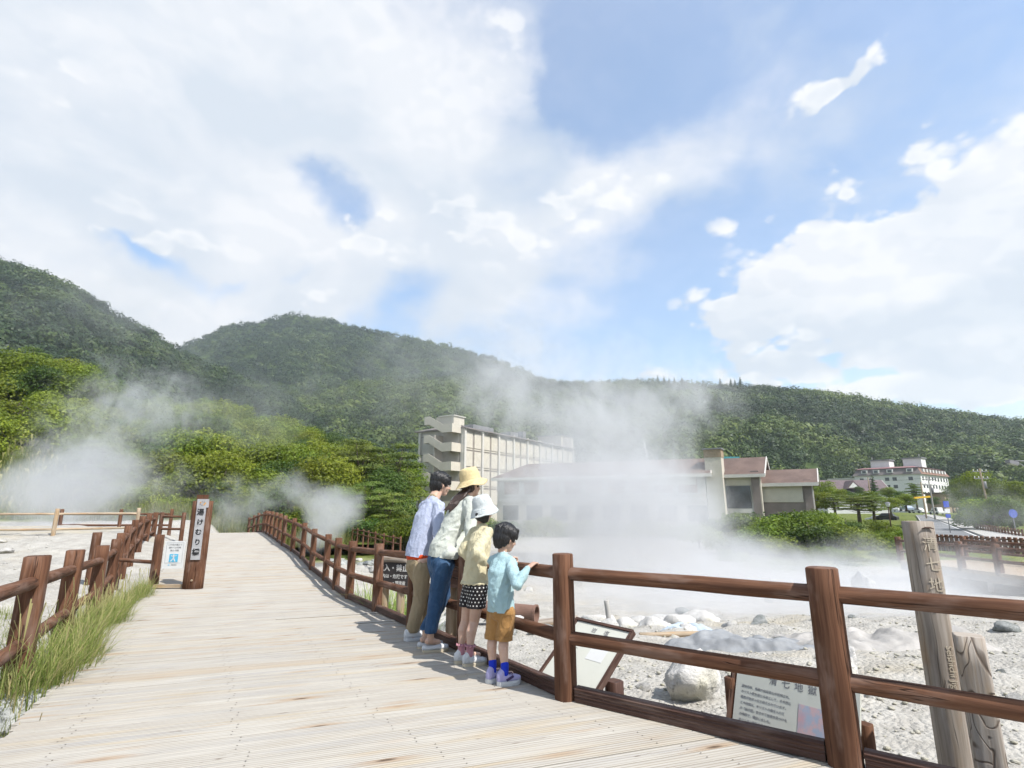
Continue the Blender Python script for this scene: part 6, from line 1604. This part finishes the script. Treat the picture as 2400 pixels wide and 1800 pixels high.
# ------------------------------------------------------------------ father
def father():
    root = thing('person', 'dark-haired man in a pale blue shirt and khaki trousers leaning on the railing', 'person', (-1.05, 6.05, dz(-1.05, 6.05)), None)
    F = Frame((.80, .60, 0)); s = F.r
    hip = R2(362, 735, 6.12); che = R2(412, 455, 6.22); sh = R2(447, 350, 6.28); wai = R2(376, 590, 6.15)
    TF = Frame((.80, .60, -.28), (sh-hip))
    hd = R2(508, 240, 6.36); HF = Frame((.90, .40, -.16), (.12, .05, 1))
    shR, shL = sh+s*.160-Vector((0, 0, .055)), sh-s*.160-Vector((0, 0, .055))
    elR, elL = R2(486, 548, 6.02), R2(470, 540, 6.62); wrR, wrL = Vector((-.66, 5.86, .765)), Vector((-.98, 6.50, .74))
    kR, kL = R2(376, 955, 6.04), R2(402, 950, 6.22); aR, aL = R2(322, 1190, 5.98), R2(368, 1178, 6.16)
    hR, hL = hip+s*.085, hip-s*.085
    B = Blob(); head(B, hd, HF, 1.08, sh+Vector((.01, 0, .01)))
    B.ell(che, (.12, .075, .12), TF.axes()); B.ell(wai, (.11, .075, .13), TF.axes()); B.ell(hip, (.12, .085, .10), TF.axes())
    for a, e_, w in ((shR, elR, wrR), (shL, elL, wrL)): B.chain([sh, a, e_, w], [.05, .052, .04, .026])
    hand(B, wrR, (.6, .75, -.1), (0, 0, 1), 1.0, 1, .45); hand(B, wrL, (.8, -.4, -.1), (0, 0, 1), 1.0, -1, .45)
    for h_, k_, a in ((hR, kR, aR), (hL, kL, aL)): B.chain([h_, k_, a, a+F.f*.16-Vector((0, 0, .05))], [.075, .052, .036, .022])
    B.grow('body', 'skin', root, .0045, 3); face_parts(hd, HF, 1.08, root)
    hair(hd, HF, 1.13, root)
    B = Blob(); B.torso([(R2(350, 725, 6.12), .150, .122), (R2(358, 660, 6.13), .152, .122), (wai, .150, .118), (che, .168, .120), (sh-TF.u*.08, .168, .104), (sh-TF.u*.02, .115, .075)], TF)
    B.cone(sh-TF.u*.02, sh+Vector((.012, .006, .028)), .085, .062)
    for a in (shR, shL): B.cone(sh+Vector((.008, .004, .012)), a, .060, .070)
    for a, e_, w in ((shR, elR, wrR), (shL, elL, wrL)): B.chain([a, a.lerp(e_, .5), e_, w.lerp(e_, .12)], [.074, .066, .056, .043])
    hem = R2(350, 708, 6.1)
    B.grow('shirt', 'shirt_blue', root, .006, 5, folds(.011, 11, (.25, .1, .8), 3), cut=[(hem, (-.15, -.1, -1)), (sh+Vector((.035, .018, .078)), (.5, .2, 1))])
    B = Blob(); B.ell(R2(358, 712, 6.12), (.152, .118, .07), TF.axes()); B.grow('t_shirt', 'orange_tee', root, .006, 4, folds(.006, 14, None, 5), cut=[(R2(355, 733, 6.12), (.02, 0, -1))])
    B = Blob(); B.cone(sh+Vector((.006, .004, .0)), sh+Vector((.02, .01, .044)), .066, .061); B.grow('collar', 'khaki', root, .005, 2)
    B = Blob(); B.ell(hip-Vector((0, 0, .02)), (.148, .118, .12), TF.axes())
    for h_, k_, a in ((hR, kR, aR), (hL, kL, aL)): B.chain([h_-Vector((0, 0, .06)), h_.lerp(k_, .5), k_, k_.lerp(a, .5), a+Vector((0, 0, .03))], [.098, .092, .078, .071, .066])
    B.grow('trousers', 'khaki', root, .006, 5, folds(.009, 11, (.1, 0, .9), 8), cut=[(aR+Vector((0, 0, -.005)), (0, 0, -1))])
    for (a, dd) in ((aR, (.86, .50)), (aL, (.80, .60))):
        B = Blob(); B.cone(a+Vector((0, 0, .02)), a+Vector((0, 0, -.05)), .036, .036); B.grow('sock', 'orange_tee', root, .005, 2)
        dv = Vector((dd[0], dd[1], 0)).normalized(); he = a-dv*.085; he.z = dz(he.x, he.y)+.001
        shoe(root, he, dd, .285, .105, 'shoe_white', 'shoe_white', .082, .045, zsole=.028, lace='shoe_white')
father()
# ------------------------------------------------------------------ mother
def hat(parent, c, ax, rc0, rc1, hc, rb, drop, m, fw=(1, 0, 0), wav=.012, name='hat', wide=1.0, band=True):
    ax = Vector(ax).normalized(); a = Vector(fw); a = (a-ax*a.dot(ax)).normalized(); b = ax.cross(a); n = 56
    prof = [(0.0, hc+.006), (rc1*.45, hc+.005), (rc1*.80, hc-.001), (rc1*.95, hc-.010), (rc1*1.0, hc-.026), (rc1+(rc0-rc1)*.35, hc*.68), (rc1+(rc0-rc1)*.6, hc*.45), (rc1+(rc0-rc1)*.8, hc*.25), (rc0*.99, hc*.12), (rc0, .004), (rc0*1.04, -.004)]
    for t in (.2, .4, .6, .8, 1.0): prof.append((rc0*1.04+(rb-rc0*1.04)*t, -.004-drop*t**1.1))
    V = []; Fq = []; m0 = len(prof)
    for layer in (0, 1):
        for i, (r_, z_) in enumerate(prof):
            for j in range(n):
                th = 6.28318*j/n; br = max(0, (i-10)/(len(prof)-11))
                w = wav*br*(math.sin(th*3+1)+.6*math.sin(th*5+2))+.0015*math.sin(th*9+i)
                rr = (r_-(.0035 if layer else 0)*(1 if i < 11 else 0))*(1+.012*math.sin(th*2+i*.3))
                V.append(c+a*math.cos(th)*rr*wide+b*math.sin(th)*rr+ax*(z_+w-(.0035 if layer else 0)))
    for layer in (0, 1):
        for i in range(m0-1):
            for j in range(n):
                q = [layer*m0*n+i*n+j, layer*m0*n+i*n+(j+1) % n, layer*m0*n+(i+1)*n+(j+1) % n, layer*m0*n+(i+1)*n+j]
                Fq.append(q[::-1] if not layer else q)
    for j in range(n): Fq.append([(m0-1)*n+j, (m0-1)*n+(j+1) % n, 2*m0*n-n+(j+1) % n, 2*m0*n-n+j])
    mb = MB(); mb.add(V, Fq, smooth=True); o = mb.build(name, m, parent)
    if band:
        mb = MB(); pts = []
        for k in range(1, 4):
            rr = rc0*1.04+(rb-rc0*1.04)*(k/4)+.0
            zz = -.004-drop*(k/4)**1.1+.0022; br = k/4
            ring = [c+a*math.cos(6.28318*j/n)*rr*wide+b*math.sin(6.28318*j/n)*rr+ax*(zz+wav*br*(math.sin(6.28318*j/n*3+1)+.6*math.sin(6.28318*j/n*5+2))) for j in range(n+1)]
            mb.tube(ring, .0014, 4)
        mb.build('stitching', m, o)
    return o
def mother():
    root = thing('person', 'woman in a yellow sun hat, pale green sweater and jeans leaning over the railing', 'person', (-.80, 5.5, dz(-.80, 5.5)))
    F = Frame((.86, .51, 0)); s = F.r
    hip = R2(508, 722, 5.56); wai = R2(545, 580, 5.60); che = R2(618, 425, 5.68); sh = R2(655, 345, 5.73)
    TF = Frame((.80, .48, -.55), (sh-hip))
    hd = R2(705, 245, 5.80); HF = Frame((.75, .66, -.02), (.03, 0, 1))
    shR, shL = sh+s*.145-Vector((0, 0, .015)), sh-s*.145
    elR, elL = R2(700, 560, 5.45), R2(690, 540, 6.0); wrR, wrL = Vector((-.36, 5.18, .80)), Vector((-.62, 5.75, .78))
    kR, kL = R2(482, 955, 5.50), R2(520, 950, 5.68); aR, aL = R2(440, 1205, 5.42), R2(408, 1195, 5.58)
    hR, hL = hip+s*.08, hip-s*.08
    B = Blob(); head(B, hd, HF, 1.02, sh+Vector((.01, .01, .01)), .048)
    B.ell(che, (.10, .065, .12), TF.axes()); B.ell(wai, (.09, .065, .13), TF.axes()); B.ell(hip, (.12, .09, .10), TF.axes())
    for a, e_, w in ((shR, elR, wrR), (shL, elL, wrL)): B.chain([sh, a, e_, w], [.045, .044, .034, .022])
    hand(B, wrR, (.5, .8, -.1), (0, 0, 1), .92, 1, .4); hand(B, wrL, (.8, -.3, -.1), (0, 0, 1), .92, -1, .4)
    for h_, k_, a in ((hR, kR, aR), (hL, kL, aL)):
        B.chain([h_, k_, a, a-Vector((0, 0, .055))], [.08, .05, .033, .030]); B.chain([a-Vector((0, 0, .06))-F.f*.025, a+F.f*.08-Vector((0, 0, .078))], [.030, .024])
    B.grow('body', 'skin', root, .0045, 3); face_parts(hd, HF, 1.02, root)
    hair(hd, HF, .98, root, 'hair_brown', fringe=False, hatted=True)
    # loose hair falling over the back
    B = Blob(); r_ = random.Random(4)
    top = R2(672, 268, 5.72)
    for i in range(22):
        o_ = (i/21-.5); p0 = top+s*(o_*.08)+Vector((r_.uniform(-.01, .01), 0, r_.uniform(-.01, .01)))
        p1 = R2(628+o_*40, 318, 5.66)+s*(o_*.06); p2 = R2(585+o_*46, 368, 5.60)+Vector((r_.uniform(-.01, .01), 0, r_.uniform(-.01, .01))); p3 = R2(548+o_*40+r_.uniform(-8, 8), 408+r_.uniform(-12, 12), 5.58)
        B.chain([p0, p1, p2, p3], [.019, .017, .013, .003])
    B.grow('long_hair', 'hair_brown', root, .004, 1)
    hat(root, hd+Vector((-.012, -.01, .062)), (-.25, -.10, 1), .112, .094, .125, .182, .052, 'straw_yellow', wav=.012)
    B = Blob(); B.torso([(R2(496, 745, 5.54), .148, .122), (R2(512, 660, 5.56), .148, .120), (wai, .128, .102), (che, .140, .104), (sh-TF.u*.06, .142, .092), (sh, .105, .070)], TF); B.ell(R2(560, 690, 5.50), (.13, .10, .075), F.axes())
    B.cone(sh-TF.u*.01, sh+Vector((.02, .01, .02)), .08, .058)
    for a, e_, w in ((shR, elR, wrR), (shL, elL, wrL)): B.chain([a, a.lerp(e_, .5), e_, w.lerp(e_, .12)], [.070, .064, .055, .042])
    B.grow('sweater', 'mint_knit', root, .006, 5, folds(.012, 10.5, (.75, .35, .35), 13), cut=[(R2(500, 706, 5.5), (-.10, 0, -1)), (sh+Vector((.035, .02, .065)), (.5, .25, 1))])
    B = Blob(); B.ell(hip+Vector((0, 0, -.01)), (.158, .128, .14), TF.axes())
    for h_, k_, a in ((hR, kR, aR), (hL, kL, aL)): B.chain([h_-Vector((0, 0, .05)), h_.lerp(k_, .5), k_, k_.lerp(a, .5), a+Vector((0, 0, .03))], [.105, .095, .078, .067, .056])
    B.grow('jeans', 'jeans', root, .006, 5, folds(.008, 12, (.1, 0, .85), 18), cut=[(aR+Vector((0, 0, .01)), (0, 0, -1))])
    for a in (aR, aL):
        dv = Vector((.95, .32, 0)).normalized(); he = a-dv*.075; he.z = dz(he.x, he.y)+.001
        shoe(root, he, dv, .245, .088, 'shoe_white', 'shoe_cream', .040, .046, zsole=.020, flat=True)
mother()
# ------------------------------------------------------------------ girl
def girl():
    root = thing('person', 'girl in a white bucket hat, cream cardigan and black polka-dot shorts at the railing', 'person', (-.38, 4.9, dz(-.38, 4.9)))
    F = Frame((.78, .62, 0)); s = F.r
    hip = R2(728, 905, 4.93); wai = R2(735, 780, 4.93); che = R2(760, 610, 4.97); sh = R2(770, 535, 5.0)
    TF = Frame((.78, .62, -.15), (sh-hip))
    hd = R2(782, 412, 5.04); HF = Frame((.80, .58, -.12), (.05, 0, 1)); k = .86
    shR, shL = sh+s*.095-Vector((0, 0, .01)), sh-s*.10-Vector((0, 0, .01))
    elR, elL = R2(742, 682, 4.74), R2(655, 668, 5.05); wrR, wrL = Vector((-.22, 4.75, .78)), Vector((-.34, 5.02, .78))
    kR, kL = R2(722, 1125, 4.92), R2(668, 1120, 5.0); aR, aL = R2(695, 1290, 4.86), R2(640, 1282, 4.96)
    hR, hL = hip+s*.055, hip-s*.055
    B = Blob(); head(B, hd, HF, k, sh+Vector((0, 0, .01)), .042)
    B.ell(che, (.075, .05, .09), TF.axes()); B.ell(wai, (.07, .055, .11), TF.axes()); B.ell(hip, (.08, .065, .08), TF.axes())
    for a, e_, w in ((shR, elR, wrR), (shL, elL, wrL)): B.chain([sh, a, e_, w], [.036, .034, .027, .019])
    hand(B, wrR, (.86, .5, -.1), (0, 0, 1), .75, 1, .6); hand(B, wrL, (.86, .5, -.1), (0, 0, 1), .75, -1, .6)
    for h_, k_, a in ((hR, kR, aR), (hL, kL, aL)):
        cf = k_.lerp(a, .38)-F.f*.012; B.chain([h_, h_.lerp(k_, .6), k_, cf, a, a-Vector((0, 0, .05))], [.068, .056, .042, .044, .027, .027]); B.chain([a-Vector((0, 0, .055)), a+F.f*.09-Vector((0, 0, .07))], [.024, .018])
    B.grow('body', 'skin', root, .004, 3); face_parts(hd, HF, k, root); hair(hd, HF, .81, root, fringe=False, hatted=True)
    B = Blob(); r_ = random.Random(9)
    for i in range(12):
        o_ = i/11-.5; B.chain([R2(775+o_*70, 430, 4.94), R2(778+o_*58, 462, 4.95), R2(790+o_*34, 478+r_.uniform(-5, 8), 4.95)], [.016, .015, .006])
    B.grow('tied_hair', 'hair_black', root, .0035, 1)
    hat(root, hd+Vector((-.006, -.008, .046)), (-.25, -.12, 1), .096, .078, .100, .136, .066, 'plaid_white', wav=.004, wide=1.0)
    B = Blob(); B.torso([(R2(722, 905, 4.93), .123, .113), (wai, .112, .100), (che, .110, .090), (sh-TF.u*.05, .108, .080), (sh, .075, .052)], TF)
    B.cone(sh-TF.u*.01, sh+Vector((.008, .004, .03)), .06, .046)
    for a, e_, w in ((shR, elR, wrR), (shL, elL, wrL)): B.chain([a, a.lerp(e_, .45), e_.lerp(a, .18), e_, w.lerp(e_, .45), w.lerp(e_, .15)], [.046, .052, .054, .050, .046, .034])
    B.grow('cardigan', 'cream_knit', root, .005, 3, folds(.010, 17, (.05, 0, .9), 23, .5), cut=[(R2(722, 874, 4.9), (-.02, 0, -1)), (sh+Vector((.02, .01, .065)), (.35, .2, 1))])
    # frilled hem
    mb = MB(); n = 90; vs = []; fs = []; hc_ = R2(725, 868, 4.93)
    for j in range(n):
        th = 6.28318*j/n; w_ = 1+.035*math.sin(th*17)
        for zz, rr in ((.012, 1.0), (-.012-.004*math.sin(th*17+1), 1.06*w_)): vs.append(hc_+s*math.cos(th)*.119*rr+F.f*math.sin(th)*.108*rr+Vector((0, 0, zz)))
    for j in range(n): fs.append((2*j, 2*((j+1) % n), 2*((j+1) % n)+1, 2*j+1))
    o = mb.add(vs, fs, smooth=True).build('frill', 'cream_knit', root)
    md = o.modifiers.new('t', 'SOLIDIFY'); md.thickness = .004
    # shorts with a printed pattern wrapped round each leg
    B = Blob(); B.ell(hip+Vector((0, 0, .0)), (.110, .098, .095), F.axes())
    for h_, k_ in ((hR, kR), (hL, kL)): B.chain([h_, h_.lerp(k_, .62)], [.080, .082])
    o = B.grow('shorts', 'polka_black', root, .005, 4, folds(.005, 14, (0, 0, .85), 28), cut=[(R2(728, 1030, 4.93), (0, 0, -1))])
    me = o.data; uv = me.uv_layers.new(name='UVMap'); c0 = np.array(hip); rr_v = np.array(s[:]); ff_v = np.array(F.f[:])
    co = np.empty(len(me.vertices)*3); me.vertices.foreach_get('co', co); co = co.reshape(-1, 3); d = co-c0
    uu = np.arctan2(d@rr_v, -(d@ff_v))*.105; vv = d[:, 2]; li = np.empty(len(me.loops), np.int32); me.loops.foreach_get('vertex_index', li)
    uv.data.foreach_set('uv', np.stack([uu[li], vv[li]], -1).astype(np.float32).ravel())
    for a in (aR, aL):
        B = Blob(); B.cone(a+Vector((0, 0, .005)), a-Vector((0, 0, .055)), .0315, .030); sk = B.grow('sock', 'pink_sock', root, .004, 1)
        mb = MB(); vs = []; fs = []; n = 60
        for j in range(n):
            th = 6.28318*j/n
            for zz, rr in ((-.004, .030), (.022, .040+.005*math.sin(th*9)), (.006, .045+.006*math.sin(th*9+1))): vs.append(a+Vector((math.cos(th)*rr, math.sin(th)*rr, zz+.003*math.sin(th*9))))
        for j in range(n):
            b = 3*((j+1) % n); fs += [(3*j, b, b+1, 3*j+1), (3*j+1, b+1, b+2, 3*j+2)]
        mb.add(vs, fs, smooth=True).build('sock_frill', 'pink_sock', sk)
        dv = Vector((.93, .36, 0)).normalized(); he = a-dv*.062; he.z = dz(he.x, he.y)+.001
        shoe(root, he, dv, .215, .082, 'shoe_white', 'shoe_cream', .062, .036, zsole=.026, lace='shoe_white')
girl()
# ------------------------------------------------------------------ boy
def boy():
    root = thing('person', 'small boy in a pale blue top and brown shorts holding the top rail', 'person', (-.15, 4.33, dz(-.15, 4.33)))
    F = Frame((.60, .80, 0)); s = F.r; k = .84
    hip = R2(898, 1065, 4.36); wai = R2(895, 950, 4.36); che = R2(892, 800, 4.38); sh = R2(902, 712, 4.41)
    TF = Frame((.60, .80, -.05), (sh-hip))
    hd = R2(930, 590, 4.43); HF = Frame((.86, .50, -.28), (.10, .04, 1))
    shR, shL = sh+s*.086-Vector((0, 0, .032)), sh-s*.088-Vector((0, 0, .032))
    elR, elL = R2(1000, 885, 4.13), R2(905, 880, 4.62); wrR, wrL = Vector((.122, 4.215, .805)), Vector((-.035, 4.495, .825))
    kR, kL = R2(915, 1235, 4.36), R2(842, 1225, 4.42); aR, aL = R2(920, 1415, 4.30), R2(842, 1395, 4.38)
    hR, hL = hip+s*.05, hip-s*.05
    B = Blob(); head(B, hd, HF, k, sh+Vector((0, 0, .01)), .040)
    B.ell(che, (.065, .042, .07), TF.axes()); B.ell(wai, (.065, .05, .09), TF.axes()); B.ell(hip, (.07, .06, .06), TF.axes())
    for a, e_, w in ((shR, elR, wrR), (shL, elL, wrL)): B.chain([sh, a, e_, w], [.033, .031, .025, .0165])
    hand(B, wrR, (.78, .42, .55), (-.5, -.3, 1), .72, 1, 1.15, .03); hand(B, wrL, (.78, .42, .45), (-.5, -.3, 1), .72, -1, 1.15, .03)
    for h_, k_, a in ((hR, kR, aR), (hL, kL, aL)):
        cf = k_.lerp(a, .36)-F.f*.010; B.chain([h_, h_.lerp(k_, .6), k_, cf, a, a-Vector((0, 0, .05))], [.060, .050, .037, .0385, .026, .025]); B.chain([a-Vector((0, 0, .055)), a+F.f*.08-Vector((0, 0, .065))], [.022, .018])
    B.grow('body', 'skin', root, .003, 3); face_parts(hd, HF, k, root); hair(hd, HF, .92, root)
    B = Blob(); B.torso([(R2(898, 1095, 4.36), .108, .096), (wai, .104, .090), (che, .103, .084), (sh-TF.u*.045, .098, .074), (sh, .062, .046)], TF)
    B.cone(sh-TF.u*.01, sh+Vector((.004, .0, .022)), .054, .042)
    for a in (shR, shL): B.cone(sh+Vector((.002, .001, .004)), a, .042, .045)
    for a, e_, w in ((shR, elR, wrR), (shL, elL, wrL)): B.chain([a, a.lerp(e_, .5), e_, w.lerp(e_, .4), w.lerp(e_, .1)], [.047, .044, .040, .032, .024])
    B.grow('long_sleeved_top', 'aqua_tee', root, .005, 4, folds(.009, 13, (.35, .1, .6), 33, .35), cut=[(R2(898, 1056, 4.36), (.0, 0, -1)), (sh+Vector((.01, .005, .052)), (.25, .15, 1))])
    B = Blob(); B.ell(hip+Vector((0, 0, .01)), (.099, .088, .085), F.axes())
    for h_, k_ in ((hR, kR), (hL, kL)): B.chain([h_, h_.lerp(k_, .94)], [.070, .062])
    B.grow('shorts', 'brown_shorts', root, .005, 4, folds(.007, 14, (.1, 0, .75), 38), cut=[(R2(898, 1234, 4.38), (0, 0, -1))])
    for k_, h_ in ((kR, hR), (kL, hL)):
        c = h_.lerp(k_, .93); mb = MB(); n = 40; vs = []; fs = []
        for j in range(n):
            th = 6.28318*j/n
            for zz, rr in ((-.014, .058), (-.014, .0645), (.014, .0655), (.014, .058)): vs.append(Vector((c.x, c.y, R2(898, 1226, 4.38).z))+Vector((math.cos(th)*rr, math.sin(th)*rr, zz)))
        for j in range(n):
            b = 4*((j+1) % n)
            for q in range(3): fs.append((4*j+q, b+q, b+q+1, 4*j+q+1))
        mb.add(vs, fs, smooth=False).build('turn_up', 'brown_shorts', root)
    for a, dd in ((aR, (.90, .42)), (aL, (.62, .78))):
        B = Blob(); B.cone(a+Vector((0, 0, .012)), a-Vector((0, 0, .06)), .0305, .029); B.grow('sock', 'blue_sock', root, .004, 1)
        dv = Vector((dd[0], dd[1], 0)).normalized(); he = a-dv*.060; he.z = dz(he.x, he.y)+.001
        u_ = shoe(root, he, dd, .185, .080, 'shoe_lilac', 'shoe_white', .056, .036, zsole=.030, lace='shoe_purple')
        mb = MB(); sv = Vector((dv.y, -dv.x, 0)); 
        for sg in (-1, 1):
            c = he+dv*.085+sv*sg*.036+Vector((0, 0, .05)); mb.beam(c-dv*.025-Vector((0, 0, .012)), c+dv*.03+Vector((0, 0, .012)), .006, .016)
        mb.build('side_stripe', 'shoe_purple', u_)
boy()

# ================================================================== steam
def steam(name, label, blobs, box, density, seed, scale=.22, th=(.10, .75), zf=None, res=None):
    """a bounded body of steam: warped noise inside soft ellipsoids (x,y,z,rx,ry,rz,amp)"""
    x0, x1, y0, y1, z0, z1 = box
    mb = MB(); mb.box(((x0+x1)/2, (y0+y1)/2, (z0+z1)/2), (x1-x0, y1-y0, z1-z0))
    def f(t, out):
        p = t.node('ShaderNodeTexCoord').outputs['Object']
        w = t.noise(t.mapping(p, loc=(seed, 0, 0)), scale*.8, 2, .5, out=1)
        w = t.node('ShaderNodeVectorMath', operation='SUBTRACT', ins={0: w, 1: (.5, .5, .5)}).outputs[0]
        pw_ = t.node('ShaderNodeVectorMath', operation='MULTIPLY_ADD', ins={0: w, 1: (.9/scale, .9/scale, .8/scale), 2: p}).outputs[0]
        tot = None
        for (bx, by, bz_, rx, ry, rz, amp) in blobs:
            g = t.node('ShaderNodeTexGradient', gradient_type='SPHERICAL', ins={0: t.mapping(pw_, loc=(bx, by, bz_), sc=(rx, ry, rz), typ='TEXTURE')}).outputs[1]
            v = t.math('MULTIPLY', g, amp); tot = v if tot is None else t.math('ADD', tot, v)
        n = t.noise(t.mapping(p, loc=(0, seed, 0), sc=(1, 1, .8)), scale*1.6, 5, .66, .8)
        d = t.math('ADD', tot, t.math('MULTIPLY', t.math('SUBTRACT', n, .5), 1.9))
        d = t.math('MULTIPLY', t.ramp(d, th[0], th[1]), t.ramp(tot, .0, .25))
        d = t.math('MULTIPLY', d, density)
        v = t.node('ShaderNodeVolumePrincipled'); v.inputs['Color'].default_value = (.97, .98, 1, 1); v.inputs['Anisotropy'].default_value = .45
        t.l.new(d, v.inputs['Density']); t.l.new(v.outputs[0], out.inputs['Volume'])
    m = mat('steam_%d' % seed, f)
    try: m.cycles.volume_sampling = 'MULTIPLE_IMPORTANCE'; m.cycles.volume_step_rate = 1.5
    except Exception: pass
    me = mb.mesh(name); me.materials.append(m); o = link(name, me); stuff(o, label, 'steam'); return o
def sb(px, py, Y, rpx, rpy, ry, amp):
    c = at(px, py, Y); k = Y/CP/FPX; return (c.x, c.y, c.z, rpx*k, ry, rpy*k, amp)
steam('steam_plume', 'big white cloud of steam drifting up from the field in the middle', [
    sb(1540, 1250, 25, 250, 190, 6, 1.05), sb(1480, 1110, 27, 230, 190, 6, .80), sb(1380, 1200, 26, 270, 150, 6, .66), sb(1310, 990, 29, 260, 200, 5, .66), sb(1160, 900, 30, 200, 160, 5, .60), sb(1500, 950, 30, 260, 180, 5, .60), sb(1650, 930, 30, 170, 110, 5, .36), sb(1230, 800, 31, 150, 110, 4, .42), sb(1420, 830, 31, 130, 100, 4, .42),
    sb(1240, 1150, 27, 220, 150, 5, .56), sb(1290, 1300, 23, 280, 90, 5, .7), sb(1690, 1340, 21, 270, 100, 5, .85), sb(1880, 1360, 18, 330, 110, 5, 1.0), sb(2080, 1390, 15, 260, 100, 4, .85), sb(1800, 1440, 14, 300, 80, 4, .8), sb(1620, 1420, 16, 400, 100, 5, .72), sb(1430, 1370, 19, 320, 100, 5, .7)],
    (-6, 22, 10, 38, -1.9, 15.5), .36, 3, scale=.40, th=(.14, 1.05))
steam('steam_plume', 'puff of white steam rising at the left behind the pale fence', [
    sb(120, 1165, 26, 160, 90, 4, 1.5), sb(190, 1100, 27, 140, 110, 4, .8), sb(250, 1010, 29, 200, 170, 5, .62), sb(440, 960, 31, 190, 110, 5, .45), sb(280, 1235, 24, 330, 60, 4, .75), sb(300, 880, 31, 220, 120, 5, .36), sb(60, 1260, 22, 240, 50, 4, .8), sb(330, 1140, 28, 200, 100, 5, .5)],
    (-33, -9, 18, 38, -.6, 12), .38, 11, scale=.55, th=(.20, 1.0))
steam('steam_plume', 'small twisting plume of steam beyond the far railing posts', [
    sb(785, 1195, 28, 85, 60, 2.5, 1.3), sb(750, 1250, 28, 60, 60, 2.5, 1.0), sb(690, 1150, 29, 110, 60, 3, .55), sb(560, 1190, 31, 120, 90, 3, .55)],
    (-20, -6, 24, 35, -1.4, 6.0), .55, 17, scale=.65, th=(.1, .9))
steam('steam_plume', 'thin steam hanging over the ground under the second boardwalk', [
    sb(2250, 1350, 17, 330, 110, 4, .8), sb(2080, 1430, 13, 280, 90, 4, .75), sb(2380, 1430, 12, 250, 90, 4, .65), sb(2300, 1200, 28, 170, 90, 4, .38)],
    (5, 34, 8, 33, -1.9, 3.6), .24, 23, scale=.32)
steam('steam_veil', 'thin veil of steam drifting before the wooded slopes', [
    sb(260, 720, 40, 420, 200, 6, .55), sb(960, 900, 52, 240, 200, 8, .6), sb(620, 960, 46, 330, 170, 8, .5), sb(1150, 820, 50, 260, 120, 8, .6), sb(1560, 850, 50, 300, 90, 8, .45)],
    (-48, 22, 33, 66, 1.5, 24), .035, 29, scale=.13)
hz = MB(); hz.box((0, 800, 180), (4200, 2600, 420)); me = hz.mesh('haze')
def hzm(t, out):
    v = t.node('ShaderNodeVolumePrincipled'); v.inputs['Color'].default_value = (.80, .88, 1, 1); v.inputs['Density'].default_value = .00017; v.inputs['Anisotropy'].default_value = .2
    t.l.new(v.outputs[0], out.inputs['Volume'])
me.materials.append(mat('haze_air', hzm)); ho = link('haze', me); stuff(ho, 'thin bluish air between the viewer and the mountains', 'haze')
